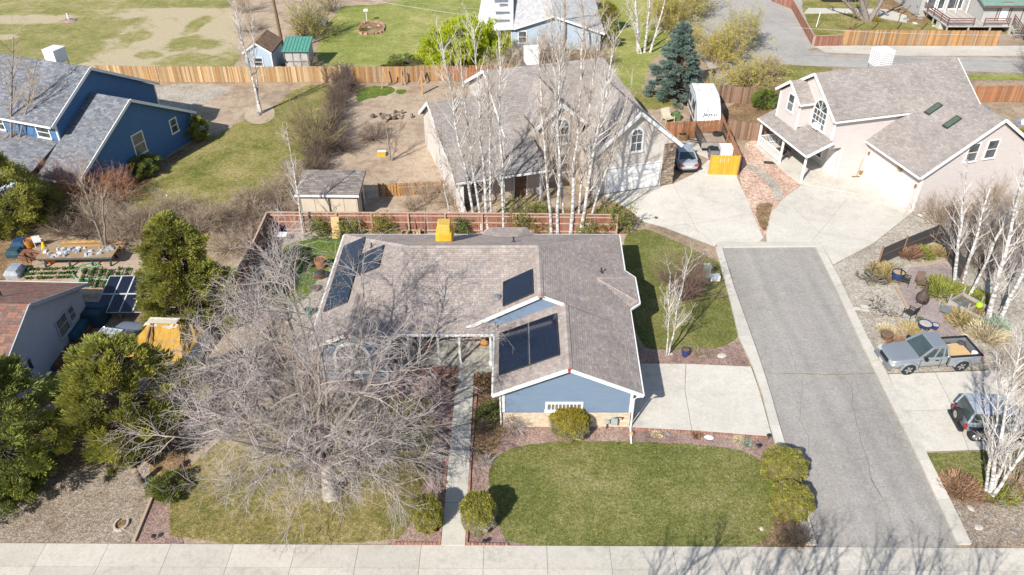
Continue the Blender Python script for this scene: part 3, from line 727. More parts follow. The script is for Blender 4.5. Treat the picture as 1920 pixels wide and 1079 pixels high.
class House:
    def __init__(s, name, label, cat, loc, rotz, shmat, pal, e=.15, w=.32, world=False, group=None, seed=1):
        s.root = thing(name, label, cat, loc, rotz, group); s.sh = MB(); s.deck = MB(); s.pal = pal; s.e = e; s.w = w
        s.shmat = shmat; s.world = world; s.rng = random.Random(seed); s.trim = MB(); s.wallparts = {}
    def slope(s, poly, th=.14, sh=True):
        P = [Vector(p) for p in poly]
        n = (P[1] - P[0]).cross(P[2] - P[0])
        if n.z < 0: P.reverse()
        s.deck.slab([p - Vector((0, 0, .012)) for p in P], th, 0)
        if sh: shingle(s.sh, P, s.rng, s.e, s.w, s.pal)
    def finish_roof(s, m=None):
        r = s.deck.build('roof', m or DECK, s.root, s.world)
        if s.sh.f: s.sh.build('shingle', s.shmat, r, s.world, kind='stuff')
        s.roof = r; return r
    def bar(s, name, a, b, w, h, m=WHITE, parent=None, up=(0, 0, 1)):
        mb = MB(); mb.bar(a, b, w, h, up=up); return mb.build(name, m, parent or s.root, s.world)
    def box(s, name, x0, y0, z0, x1, y1, z1, m, parent=None):
        mb = MB(); mb.box(x0, y0, z0, x1, y1, z1); return mb.build(name, m, parent or s.root, s.world)
    def wall(s, A, B, zb, top, m, lap=.18, th=.12, siding=True, name='wall'):
        """A->B as seen left to right from outside; top: [(x along wall, z), ...] piecewise line"""
        A, B = Vector((A[0], A[1], 0)), Vector((B[0], B[1], 0)); u = (B - A); L = u.length; u.normalize(); n = Vector((u.y, -u.x, 0))
        if not hasattr(top, '__len__'): top = [(0, top), (L, top)]
        poly = [(0, zb), (L, zb)] + [(x, z) for x, z in reversed(top)]
        mb = MB(); k = len(poly)
        f = [A + u * x + Vector((0, 0, z)) for x, z in poly]; bk = [p - n * th for p in f]
        mb.face(f); mb.face(bk[::-1])
        for i in range(k):
            j = (i + 1) % k; mb.face([f[j], f[i], bk[i], bk[j]])
        w = mb.build(name, m, s.root, s.world); w['_'] = 0; del w['_']
        if siding:
            sb = MB(); zt = max(z for _, z in top); kk = int((zt - zb) / lap) + 1
            C = [(x, z) for x, z in poly]
            ar = sum(C[i][0] * C[(i + 1) % k][1] - C[(i + 1) % k][0] * C[i][1] for i in range(k))
            if ar < 0: C.reverse()
            for i in range(kk):
                z0, z1 = zb + i * lap, zb + (i + 1) * lap
                # clip the band against the outline edge by edge (outline is unimodal)
                xs0 = [x for x in s._span(top, L, z0 + .01)]; xs1 = [x for x in s._span(top, L, min(z1, zt) - .01)]
                if not xs0: continue
                if not xs1: xs1 = [sum(xs0) / 2] * 2
                p = lambda x, z, o: A + u * x + n * o + Vector((0, 0, z))
                a, b, c, d = p(xs0[0], z0, .03), p(xs0[1], z0, .03), p(xs1[1], z1, .012), p(xs1[0], z1, .012)
                sb.face([a, b, c, d]); sb.face([p(xs0[1], z0, .03), a, p(xs0[0], z0, .008), p(xs0[1], z0, .008)])
            sb.build('siding', m, w, s.world, kind='stuff')
        w_ = dict(o=w, A=A, u=u, n=n, L=L); return w_
    def _span(s, top, L, z):
        xs = []
        pts = [top[0]] + list(top) + [top[-1]]
        if top[0][1] >= z: xs.append(0.0)
        for (x0, z0), (x1, z1) in zip(top[:-1], top[1:]):
            if (z0 >= z) != (z1 >= z): xs.append(x0 + (x1 - x0) * (z - z0) / (z1 - z0))
        if top[-1][1] >= z: xs.append(L)
        return [min(xs), max(xs)] if len(xs) >= 2 else []
    def window(s, w, x, z, W, H, glass=GLASS, frame=WHITE, fw=.09, rails=(.5,), muls=(), arch=False, proud=.05, name='window'):
        """x,z lower left corner on the wall"""
        A, u, n = w['A'], w['u'], w['n']; up = Vector((0, 0, 1))
        p = lambda a, b, o: A + u * (x + a) + up * (z + b) + n * o
        f = MB()
        def bb(a0, b0, a1, b1, o0, o1): f.mesh8([p(a0, b0, o0), p(a1, b0, o0), p(a1, b1, o0), p(a0, b1, o0), p(a0, b0, o1), p(a1, b0, o1), p(a1, b1, o1), p(a0, b1, o1)])
        o1 = proud + .03
        bb(-fw - .04, -fw - .03, W + fw + .04, 0, 0, o1 + .045); bb(-fw, 0, 0, H, 0, o1); bb(W, 0, W + fw, H, 0, o1)
        if not arch: bb(-fw, H, W + fw, H + fw, 0, o1)
        else:
            r = W / 2; K = 12
            for i in range(K):
                a0, a1 = math.pi * i / K, math.pi * (i + 1) / K
                q = [(r + rr * math.cos(a), H + rr * math.sin(a)) for rr, a in ((r, a0), (r + fw, a0), (r + fw, a1), (r, a1))]
                f.mesh8([p(a, b, 0) for a, b in q[::-1]] + [p(a, b, o1) for a, b in q[::-1]])
        fo = f.build(name, frame, s.root, s.world)
        g = MB(); g.face([p(0, 0, proud), p(W, 0, proud), p(W, H, proud), p(0, H, proud)])
        g.build('pane', glass, fo, s.world)
        if arch:
            g = MB(); r = W / 2; g.face([p(r + r * math.cos(math.pi * i / 14), H + r * math.sin(math.pi * i / 14), proud) for i in range(15)]); g.build('pane', glass, fo, s.world)
        m = MB(); f = m
        for t in rails: bb(0, H * t - .025, W, H * t + .025, proud + .002, proud + .025)
        for t in muls: bb(W * t - .02, 0, W * t + .02, H, proud + .002, proud + .023)
        if arch:
            bb(0, H - .03, W, H + .03, proud + .002, proud + .026)
            for a in (45, 90, 135):
                c = (W / 2, H); e = (W / 2 + W / 2 * math.cos(R(a)), H + W / 2 * math.sin(R(a)))
                m.bar(p(c[0], c[1], proud + .014), p(e[0], e[1], proud + .014), .03, .02)
        if m.f: m.build('sash_bar', frame, fo, s.world)
        return fo
    def door(s, w, x, z, W, H, m, name='door', fw=.08, panels=0, handle=True, frame=WHITE, proud=.04):
        A, u, n = w['A'], w['u'], w['n']; up = Vector((0, 0, 1))
        p = lambda a, b, o: A + u * (x + a) + up * (z + b) + n * o
        def bb(mb, a0, b0, a1, b1, o0, o1): mb.mesh8([p(a0, b0, o0), p(a1, b0, o0), p(a1, b1, o0), p(a0, b1, o0), p(a0, b0, o1), p(a1, b0, o1), p(a1, b1, o1), p(a0, b1, o1)])
        d = MB(); bb(d, 0, 0, W, H, 0, proud)
        do = d.build(name, m, s.root, s.world)
        f = MB(); bb(f, -fw, 0, 0, H, 0, proud + .03); bb(f, W, 0, W + fw, H, 0, proud + .03); bb(f, -fw, H, W + fw, H + fw, 0, proud + .03)
        f.build('door_frame', frame, do, s.world)
        if name == 'garage_door':
            q = MB(); bb(q, 0, 0, .035, H, proud, proud + .02); bb(q, W - .035, 0, W, H, proud, proud + .02); bb(q, .035, H - .05, W - .035, H, proud, proud + .02); bb(q, .035, 0, W - .035, .04, proud, proud + .02); q.build('shadow_strip', mat('door_edge_shadow', (.10, .10, .10), .8), do, s.world, kind='stuff')  # dark bars painting the shadow line round the garage door edge
        if panels:
            q = MB(); nx = max(2, int(W / .6)); nz = panels
            for i in range(nx):
                for j in range(nz): bb(q, W * (i + .06) / nx, H * (j + .07) / nz, W * (i + .94) / nx, H * (j + .93) / nz, proud, proud + .022)
            q.build('door_panel', m, do, s.world)
        if handle:
            q = MB(); bb(q, W * .86, H * .45, W * .86 + .05, H * .45 + .12, proud, proud + .07); q.build('handle', STEEL, do, s.world)
        return do
def panel(name_label, O, ux, uy, W, H, nx, ny, group=None):
    """solar panel on a slope: O lower corner, ux across, uy up the slope (unit vectors)"""
    ux, uy = Vector(ux).normalized(), Vector(uy).normalized(); n = ux.cross(uy).normalized(); O = Vector(O)
    t = thing('solar_collector', name_label, 'solar panel', O, 0, group)
    P = lambda a, b, c: ux * a + uy * b + n * c
    b = MB(); b.mesh8([P(0, 0, .06), P(W, 0, .06), P(W, H, .06), P(0, H, .06), P(0, 0, .10), P(W, 0, .10), P(W, H, .10), P(0, H, .10)]); b.build('cell_sheet', SOLAR, t)
    f = MB()
    for a, c in (((0, 0), (W, 0)), ((W, 0), (W, H)), ((W, H), (0, H)), ((0, H), (0, 0))): f.bar(P(*a, .083), P(*c, .083), .03, .05, up=n)
    f.build('frame', DARK, t)
    g = MB()
    for i in range(1, nx): x = W * i / nx; g.face([P(x - .005, .02, .102), P(x + .005, .02, .102), P(x + .005, H - .02, .102), P(x - .005, H - .02, .102)])
    for j in range(1, ny): y = H * j / ny; g.face([P(.02, y - .005, .1025), P(W - .02, y - .005, .1025), P(W - .02, y + .005, .1025), P(.02, y + .005, .1025)])
    g.build('grid_line', SOLARF, t)
    for a in (.2, .8):
        for c in (.15, .85): l = MB(); q = P(W * a, H * c, 0); l.bar(q, q + n * .07, .05, .05); l.build('mount', STEEL, t)
    return t

# ------------------------------------------------------------ main house
h = House('house', 'slate blue ranch house under a mottled taupe shingle roof with red gable peaks', 'house', (2.8, 29.45, 0), 0, SH_MAIN, PAL_MAIN, .14, .22, world=True, seed=11)
xe = lambda Y: 6.5 + (Y - 29.15) * .03
zE = lambda X, Y: 2.6 + .455 * (xe(Y) - X)
cr = lambda Y: (xe(Y) - .93) / 2
pE = lambda X, Y: V(X, Y, zE(X, Y))
h.slope([pE(xe(29.1), 29.1), pE(xe(34.2), 34.2), pE(cr(34.2), 34.2), pE(cr(29.1), 29.1)])
h.slope([pE(xe(34.2), 34.2), pE(xe(44.1), 44.1), pE(1.53, 39.05), pE(1.53, 34.28)])
zC = lambda X: 2.6 + .455 * (X + .93)
h.slope([V(-.93, 29.1, 2.6), V(cr(29.1), 29.1, zC(cr(29.1))), V(cr(29.1) + .12, 34.6, zC(cr(29.1) + .12)), V(-.93, 34.6, 2.6)])
zA = lambda Y: 2.6 + .456 * (Y - 33.9)
h.slope([V(-10.9, 33.9, 2.6), V(-2.7, 33.9, 2.6), V(1.53, 39.05, 4.95), V(-6.0, 39.05, 4.95)])
h.slope([V(-2.7, 33.9, 2.6), V(-.8, 33.9, 2.6), V(-.8, 34.6, zA(34.6)), V(-2.1, 34.6, zA(34.6))])
zB = lambda X: 4.94 - .55 * (1.53 - X)
h.slope([V(-2.55, 34.28, zB(-2.55)), V(1.53, 34.28, 4.94), V(1.53, 39.05, 4.97)])
h.slope([V(-10.9, 44.1, 2.6), V(-10.9, 33.9, 2.6), V(-6.0, 39.05, 4.95)])
h.slope([V(6.93, 44.1, 2.6), V(-10.9, 44.1, 2.6), V(-6.0, 39.05, 4.95), V(1.53, 39.05, 4.97)])
h.slope([V(-1.5, 44.95, 2.62), V(-.7, 42.6, 3.32), V(.3, 42.6, 3.32), V(.9, 44.95, 2.62)])
h.slope([V(-1.5, 44.95, 2.62), V(-2.0, 44.1, 2.62), V(-.7, 42.6, 3.32)]); h.slope([V(.9, 44.95, 2.62), V(.3, 42.6, 3.32), V(1.4, 44.1, 2.62)])
h.slope([V(-10.9, 32.6, 2.64), V(-8.72, 32.6, 3.66), V(-8.72, 36.2, 3.66), V(-10.9, 33.95, 2.64)])
h.slope([V(-6.5, 32.6, 2.64), V(-8.72, 32.6, 3.66), V(-8.72, 36.2, 3.66), V(-6.5, 33.95, 2.64)])
ba = V(4.9, 37.95, zE(4.9, 37.95) + .03)
h.slope([V(7.3, 36.75, 2.6), V(7.35, 39.25, 2.6), ba]); h.slope([V(6.75, 36.15, 2.61), V(7.3, 36.75, 2.6), ba]); h.slope([V(7.35, 39.25, 2.6), V(6.83, 39.95, 2.61), ba])
roof = h.finish_roof()
# ridge caps: single bent shingles along ridges and hips
cap = MB(); crg = random.Random(2)
def caps(a, b, mb=None):
    a, b = Vector(a), Vector(b); k = int((b - a).length / .2); d = (b - a).normalized(); sd = d.cross(Vector((0, 0, 1))).normalized()
    for i in range(k):
        p = a + d * (.2 * i); t = PAL_MAIN[int(crg.random() * 9)]
        for sg in (-1, 1): (mb or cap).face([p + V(0, 0, .05), p + d * .26 + V(0, 0, .035), p + d * .26 + sd * sg * .16 - V(0, 0, .04), p + sd * sg * .16 - V(0, 0, .022)][::sg], 0, t)
caps((-6, 39.05, 4.95), (1.53, 39.05, 4.97)); caps((1.53, 39.05, 4.97), (1.53, 34.05, 4.94)); caps((cr(34.2), 34.2, zC(cr(34.2)) + .0), (cr(29.1), 29.1, zC(cr(29.1))))
caps((-10.8, 34, 2.63), (-6, 39.05, 4.95)); caps((-10.8, 44, 2.63), (-6, 39.05, 4.95)); caps((6.85, 44, 2.63), (1.53, 39.05, 4.97)); caps((7.25, 36.8, 2.62), ba); caps((7.3, 39.2, 2.62), ba); caps((-8.72, 32.6, 3.66), (-8.72, 36, 3.66))
cap.build('ridge_cap', SH_MAIN, roof, True, kind='stuff')
# gutters and fascia
for a, b in ((( 6.55, 29.08, 2.52), (6.74, 36.1, 2.52)), ((6.74, 36.1, 2.52), (7.36, 36.7, 2.52)), ((7.36, 36.7, 2.52), (7.41, 39.28, 2.52)), ((7.41, 39.28, 2.52), (6.88, 40.0, 2.52)), ((6.88, 40.0, 2.52), (7.0, 44.15, 2.52)),
             ((-.99, 29.08, 2.52), (-.99, 33.84, 2.52)), ((-6.4, 33.84, 2.52), (-.93, 33.84, 2.52)), ((-10.96, 34.0, 2.52), (-10.96, 44.1, 2.52)),
             ((-10.96, 44.16, 2.52), (-2.0, 44.16, 2.52)), ((1.4, 44.16, 2.52), (7.0, 44.16, 2.52)), ((-2.0, 44.16, 2.52), (-1.5, 45.0, 2.52)), ((-1.5, 45.0, 2.52), (.9, 45.0, 2.52)), ((.9, 45.0, 2.52), (1.4, 44.16, 2.52))):
    h.bar('gutter', a, b, .09, .12)
zr = 4.28
apx = V(cr(29.1), 29.06, zC(cr(29.1)) - .07)
for e in (V(-1.0, 29.06, 2.5), V(6.56, 29.06, 2.5)): h.bar('rake_board', e, apx + V(.1 if e.x < 0 else -.1, 0, 0) * 0, .05, .2, up=(0, 1, 0.001) if False else (0, 0, 1))
bp = V(1.53, 34.24, 4.85)
h.bar('rake_board', (-2.6, 34.24, 2.62), bp, .05, .2); h.bar('rake_board', (2.78, 34.24, 4.3), bp, .05, .2)
dp = V(-8.72, 32.56, 3.56)
h.bar('rake_board', (-10.9, 32.56, 2.56), dp, .05, .2); h.bar('rake_board', (-6.5, 32.56, 2.56), dp, .05, .2)
# walls
gx0, gx1 = -.47, 6.08
gt = [(0, zC(gx0) - .16), (cr(29.1) - gx0, zC(cr(29.1)) - .18), (gx1 - gx0, zE(gx1, 29.45) - .16)]
wf = h.wall((gx0, 29.45), (gx1, 29.45), 1.03, gt, BLUE, .19)
bk = MB(); brg = random.Random(9)
for r_ in range(13):
    z0 = r_ * .079; x = gx0 - (.1 if r_ % 2 else 0)
    while x < gx1:
        x1 = min(x + .205, gx1); x0 = max(x, gx0)
        if x1 - x0 > .03:
            t = brg.uniform(.82, 1.15); bk.box(x0 + .004, 29.40, z0 + .006, x1 - .004, 29.47, z0 + .075, 0, (t, t * brg.uniform(.95, 1.02), t * .98))
        x += .212
brick_base = h.box('brick_base', gx0, 29.412, 0, gx1, 29.57, 1.03, mat('mortar', (.46, .41, .34), .95))
bk.build('brick', BRICK, brick_base, True, kind='stuff')
h.box('band_board', gx0 - .02, 29.395, 1.03, gx1 + .02, 29.45, 1.09, BLUE)
for x in (gx0 - .03, gx1 - .1): h.box('corner_board', x, 29.39, 1.06, x + .13, 29.47, 2.55, WHITE)
ac = MB(); q = V(cr(29.1), 29.405, zC(cr(29.1)) - .2); ac.face([q + V(-.66, 0, -.31), q + V(.66, 0, -.31), q + V(0, 0, 0)]); ac.build('gable_accent', RED, h.root, True)
ac = MB(); q = V(cr(29.1), 29.03, zC(cr(29.1)) - .09); ac.mesh8([q + V(-.09, -.01, .12), q + V(.09, -.01, .12), q + V(.05, -.01, -.1), q + V(-.05, -.01, -.1), q + V(-.09, .03, .12), q + V(.09, .03, .12), q + V(.05, .03, -.1), q + V(-.05, .03, -.1)]); ac.build('peak_cap', RED, h.root, True)
ac = MB(); q = V(1.53, 34.2, 4.86); ac.box(q.x - .09, q.y - .03, q.z - .1, q.x + .09, q.y + .02, q.z + .12); ac.build('peak_cap', RED, h.root, True)
ac = MB(); q = V(-8.72, 32.52, 3.57); ac.box(q.x - .09, q.y - .03, q.z - .1, q.x + .09, q.y + .02, q.z + .12); ac.build('peak_cap', RED, h.root, True)
h.window(wf, 2.28, 1.22, 1.7, .42, GLASSB, rails=(), muls=(.11, .22, .33, .44, .55, .66, .77, .88), fw=.11)
we = h.wall((gx1, 29.45), (6.4, 43.7), 0, 2.5, BLUE, .19)
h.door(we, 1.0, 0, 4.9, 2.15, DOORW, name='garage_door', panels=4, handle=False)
h.wall((6.4, 43.7), (-10.5, 43.7), 0, 2.5, BLUE, .19)
ww = h.wall((-10.5, 43.7), (-10.5, 33.0), 0, 2.5, BLUE, .19)
h.window(ww, 2.2, .9, 1.4, 1.2); h.window(ww, 7.0, .9, 1.4, 1.2)
wd = h.wall((-10.5, 33.0), (-6.9, 33.0), 0, [(0, 2.5), (1.78, 3.42), (3.6, 2.5)], BLUE, .19)
h.window(wd, .95, .75, 1.7, .95, GLASSB, muls=(.5,), rails=(), arch=True, fw=.16)
h.wall((-6.9, 33.0), (-6.9, 36.4), 0, 2.6, BLUE, .19)
wp = h.wall((-6.9, 36.4), (gx0, 36.4), 0, 2.7, BLUE, .19)
h.door(wp, 4.08, .05, .92, 2.05, RED, panels=3); h.window(wp, 3.5, .3, .34, 1.75, GLASSB, rails=(.33, .66)); h.window(wp, 1.0, .8, 1.6, 1.3, muls=(.5,), rails=())
h.wall((gx0, 36.4), (gx0, 29.45), 0, 2.5, BLUE, .19)
wb = h.wall((-2.35, 34.46), (2.95, 34.46), 2.4, [(0, 2.72), (3.88, 4.76), (5.3, 4.14)], BLUE, .19)
for x, y in ((-4.14, 34.4), (-2.95, 34.4), (-1.2, 34.2), (-5.8, 34.4)):
    b = MB(); b.box(x - .06, y - .06, .06, x + .06, y + .06, 2.5); b.box(x - .09, y - .09, .06, x + .09, y + .09, .3)
    b.build('porch_post', WHITE, h.root, True)
h.bar('porch_beam', (-6.8, 34.4, 2.5), (-.6, 34.4, 2.5), .14, .2)
b = MB(); b.face([(-6.8, 34.0, 2.47), (-.5, 34.0, 2.47), (-.5, 36.3, 2.47), (-6.8, 36.3, 2.47)][::-1]); b.build('porch_ceiling', WHITE, h.root, True)
# downspout, roof vents
b = MB(); b.tube([(6.52, 29.1, 2.45), (6.3, 29.32, 2.2), (6.16, 29.36, 2.0), (6.16, 29.36, .25), (6.13, 29.2, .1), (6.05, 28.2, .07)], .05, 6); b.build('downspout', WHITE, h.root, True)
b = MB(); b.tube([(-.95, 29.2, 2.45), (-.6, 29.38, 2.2), (-.56, 29.4, .2)], .045, 6); b.build('downspout', WHITE, h.root, True)
def stack(x, y, z, r=.045, hh=.35):
    b = MB(); b.tube([(x, y, z - .05), (x, y, z + hh)], r, 8); b.lathe([(r * 3, -.0), (r * 1.1, .1)], 10, (x, y, z)); return b.build('vent_pipe', DARK, roof, True)
stack(5.27, 38.77, zE(5.27, 38.77)); stack(-8.54, 40.82, 3.72); stack(.1, 40.7, 4.2)
b = MB(); z = zA(35.57); b.lathe([(.3, -.08), (.16, .1), (.14, .3), (.2, .31), (.24, .42), (.2, .56), (.05, .62), (0, .62)], 14, (-.83, 35.57, z)); b.build('turbine_vent', STEEL, roof, True)
b = MB(); b.slab([(-.83 - .32, 35.2, zA(35.2) + .03), (-.83 + .32, 35.2, zA(35.2) + .03), (-.83 + .32, 35.95, zA(35.95) + .03), (-.83 - .32, 35.95, zA(35.95) + .03)], .02); b.build('vent_flashing', STEEL, roof, True)
# solar panels on the roof
zW = lambda X: 2.62 + .48 * (X + 10.9)
cl = 1 / math.hypot(1, .48)
G1 = 'dark solar panels on the taupe roof'
for y0, lb in ((40.1, 'dark solar panel at the rear of the eave row on the west slope'), (37.82, 'dark solar panel in the middle of the eave row on the west slope'), (35.54, 'dark solar panel at the front end of the eave row on the west slope')):
    panel(lb, (-10.55, y0 + 2.22, zW(-10.55)), (0, -1, 0), (1, 0, .48), 2.22, 1.40 / cl, 6, 4, G1)
panel('single dark solar panel higher up the west slope near the hip', (-9.05, 40.28, zW(-9.05)), (0, -1, 0), (1, 0, .48), 2.3, 1.4 / cl, 6, 4, G1)
c55 = math.hypot(1, .55)
panel('dark solar panel beside the steel turbine vent, above the middle gable', (-.45, 36.85, zB(-.45) + .02), (0, -1, 0), (1, 0, .55), 2.25, 1.62 * c55, 12, 8, G1)
c45 = math.hypot(1, .455)
panel('large dark solar panel nearer the porch gutter on the garage wing', (-.63, 33.6, zC(-.63) + .02), (0, -1, 0), (1, 0, .455), 3.35, 1.5 * c45, 20, 8, G1)
pl_ = panel('large dark solar panel just below the garage wing ridge', (.89, 33.6, zC(.89) + .02), (0, -1, 0), (1, 0, .455), 3.35, 1.5 * c45, 20, 8, G1)
b = MB(); e0 = V(0, 0, .115); b.bar(e0, e0 + V(0, -3.35, 0), .05, .03); b.build('clamp_rail', STEEL, pl_)

# ------------------------------------------------------------ cream two-storey house with skylights
h = House('house', 'cream two storey house with arched window, front porch and skylights', 'house', (29.74, 51.43, 0), R(-75), SH_TAUPE, PAL_TAUPE, .16, .3, seed=21)
RH = h
h.slope([(-5.85, -4.0, 5.2), (-5.85, 8.9, 5.2), (-9.5, 8.9, 7.65), (-9.5, -4.0, 7.65)])
h.slope([(-13.15, -4.0, 5.2), (-13.15, 8.9, 5.2), (-9.5, 8.9, 7.65), (-9.5, -4.0, 7.65)])
zg = lambda y: 3.1 + .675 * (y + .5)
h.slope([(-6.12, -.5, 3.1), (.3, -.5, 3.1), (.3, 2.61, zg(2.61)), (-6.12, 2.61, zg(2.61))])
h.slope([(-5.9, 2.61, zg(2.61)), (.3, 2.61, zg(2.61)), (.3, 5.2, zg(5.2)), (-8.46, 5.2, zg(5.2))])
h.slope([(.3, 5.2, 6.95), (.3, 10.9, 3.1), (-6.0, 10.9, 3.1), (-8.46, 5.2, 6.95)])
h.slope([(-13.2, -5.8, 2.6), (-5.8, -5.8, 2.6), (-5.8, -3.72, 3.5), (-13.2, -3.72, 3.5)])
h.slope([(-9.05, -5.05, 5.35), (-9.05, -3.7, 5.35), (-10.85, -3.7, 6.65), (-10.85, -5.05, 6.65)]); h.slope([(-12.65, -5.05, 5.35), (-12.65, -3.7, 5.35), (-10.85, -3.7, 6.65), (-10.85, -5.05, 6.65)])
roof = h.finish_roof()
for a, b in (((-5.85, -4.05, 5.1), (-9.5, -4.05, 7.55)), ((-13.15, -4.05, 5.1), (-9.5, -4.05, 7.55)), ((.33, -.5, 3.02), (.33, 5.2, 6.86)), ((.33, 10.9, 3.02), (.33, 5.2, 6.86)),
             ((-9.05, -5.1, 5.26), (-10.85, -5.1, 6.55)), ((-12.65, -5.1, 5.26), (-10.85, -5.1, 6.55)), ((-5.78, -5.8, 2.5), (-5.78, -3.7, 3.4)), ((-5.85, 8.95, 5.1), (-9.5, 8.95, 7.55))): h.bar('rake_board', a, b, .06, .22)
for a, b in (((-5.8, -4.0, 5.1), (-5.8, 2.6, 5.1)), ((-6.1, -.56, 3.02), (.3, -.56, 3.02)), ((-13.2, -5.86, 2.52), (-5.8, -5.86, 2.52)), ((-13.2, -4, 5.1), (-13.2, 8.9, 5.1)), ((-9.0, -5.05, 5.28), (-9.0, -3.7, 5.28))): h.bar('gutter', a, b, .1, .13)
wg = h.wall((-12.85, -3.7), (-6.16, -3.7), 2.75, [(0, 5.1), (3.35, 7.42), (6.69, 5.1)], CREAM, .2)
h.window(wg, 3.92, 3.72, 1.62, 1.36, GLASS, rails=(.33, .66), muls=(.25, .5, .75), arch=True, fw=.12)
h.wall((-6.16, -3.7), (-6.16, 0), 2.75, 5.1, CREAM, .2); h.wall((-6.16, 0), (-6.16, 8.6), 0, 5.1, CREAM, .2)
h.wall((-6.16, -2.5), (-6.16, 0), 0, 2.75, CREAM, .2)
wq = h.wall((-12.85, -2.5), (-6.16, -2.5), 0, 2.75, CREAM, .2)
h.door(wq, 5.3, .1, .92, 2.05, DOORW, panels=3); h.window(wq, 1.2, .8, 1.5, 1.3, muls=(.5,), rails=()); h.window(wq, 3.4, .8, 1.1, 1.3)
b = MB(); b.face([(-12.85, -3.7, 2.75), (-6.16, -3.7, 2.75), (-6.16, -2.5, 2.75), (-12.85, -2.5, 2.75)][::-1]); b.build('soffit', WHITE, h.root)
h.wall((-12.85, 8.6), (-12.85, -3.7), 0, 5.1, CREAM, .2); h.wall((-6.16, 8.6), (-12.85, 8.6), 0, [(0, 5.1), (3.35, 7.42), (6.69, 5.1)], CREAM, .2)
wfr = h.wall((-6.16, 0), (0, 0), 0, 3.0, CREAM, .2)
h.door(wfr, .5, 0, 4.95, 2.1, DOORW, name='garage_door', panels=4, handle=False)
wr = h.wall((0, 0), (0, 10.4), 0, [(0, 3.05), (5.2, 6.75), (10.4, 3.05)], CREAM, .2)
h.window(wr, 3.15, 3.78, .85, 1.35); h.window(wr, 4.75, 3.85, .85, 1.35)
h.wall((0, 10.4), (-6.16, 10.4), 0, 3.0, CREAM, .2)
for x, y in ((-6.2, -.05), (0.02, -.05)): h.box('corner_board', x - .08, y - .03, 0, x + .08, y + .08, 3.0, WHITE)
h.box('corner_board', -6.22, -3.76, 2.75, -6.08, -3.62, 5.05, WHITE); h.box('corner_board', -6.22, -2.56, 0, -6.08, -2.42, 2.75, WHITE)
wbm = h.wall((-12.35, -4.75), (-9.35, -4.75), 3.0, [(0, 5.25), (1.5, 6.4), (3.0, 5.25)], CREAM, .2)
h.window(wbm, 1.35, 4.2, .72, 1.3); h.wall((-9.35, -4.75), (-9.35, -3.7), 3.3, 5.25, CREAM, .2); h.wall((-12.35, -3.7), (-12.35, -4.75), 3.0, 5.25, CREAM, .2)
for x in (-12.35, -9.42): h.box('corner_board', x - .02, -4.82, 3.05, x + .1, -4.72, 5.2, WHITE)
for x in (-13.1, -9.6, -6.3): h.box('porch_post', x - .07, -5.5, .1, x + .07, -5.36, 2.5, WHITE)
h.bar('porch_beam', (-13.2, -5.43, 2.45), (-5.9, -5.43, 2.45), .14, .2)
b = MB(); b.slab([(-13.3, -5.75, .12), (-5.9, -5.75, .12), (-6.16, -2.5, .12), (-13.3, -2.5, .12)], .12); b.slab([(-6.2, -5.7, .06), (-3.2, -2.0, .06), (-3.2, 0, .06), (-6.2, -.02, .06)], .06); b.build('porch_floor', CONC, h.root)
rl = MB()
for a, c in (((-13.1, -5.43), (-9.6, -5.43)), ((-13.1, -5.43), (-13.1, -2.6))):
    rl.bar((*a, .95), (*c, .95), .07, .07); rl.bar((*a, .25), (*c, .25), .06, .06)
ro = rl.build('porch_railing', WHITE, h.root)
bb_ = MB(); bb_.box(-.02, -.02, .25, .02, .02, .95); bme = bb_.me('baluster', WHITE)
for i in range(24): link('baluster', bme, ro, (-13.0 + i * .142, -5.43, 0))
for i in range(18): link('baluster', bme, ro, (-13.1, -5.3 + i * .15, 0))
for x, y, lb in ((-4.7, 3.5, 0), (-2.45, 3.35, 1)):
    sy = .675; t0, t1 = -.5, .5
    P = lambda a, b, c: (x + a, y + b, zg(y + b) + c)
    f = MB(); f.mesh8([P(-.3, t0, 0), P(.3, t0, 0), P(.3, t1, 0), P(-.3, t1, 0), P(-.3, t0, .1), P(.3, t0, .1), P(.3, t1, .1), P(-.3, t1, .1)]); fo = f.build('skylight', DARK, roof)
    f = MB(); f.face([P(-.23, t0 + .06, .104), P(.23, t0 + .06, .104), P(.23, t1 - .06, .104), P(-.23, t1 - .06, .104)]); f.build('skylight_glass', GLASSB if False else mat('skylight_glass', (.10, .14, .10), .12, spec=.8), roof)
t = MB(); t.tube([(-4.2, 8.0, 4.9), (-4.2, 8.0, 5.6)], .1, 8); t.lathe([(.2, 0), (.24, .12), (.05, .25)], 10, (-4.2, 8.0, 5.55)); t.build('vent_pipe', STEEL, roof)
ac = MB(); ac.box(-8.35, -4.05, 3.66, -7.75, -3.62, 4.05); ac.box(-8.3, -4.07, 3.7, -7.8, -4.04, 4.0, 0); ao = ac.build('window_cooler', WHITE, h.root)
sunm = mat('bronze_ornament', (.36, .22, .08), .5, (.28, .17, .06), 6, metal=.4)
b = MB(); M = Matrix.Rotation(R(90), 4, 'X')
b.lathe([(.16, 0), (.2, .03), (.1, .06), (0, .06)], 14, (-.45 - 1.9, -.06, 2.52), M=M)
for i in range(12):
    a = 2 * math.pi * i / 12; b.bar((-2.35 + .17 * math.cos(a), -.08, 2.52 + .17 * math.sin(a)), (-2.35 + .33 * math.cos(a), -.08, 2.52 + .33 * math.sin(a)), .06, .02)
b.build('sun_ornament', sunm, h.root)
for x in (-5.95, -.35): h.box('porch_light', x - .06, -.14, 1.9, x + .06, -.02, 2.15, sunm)

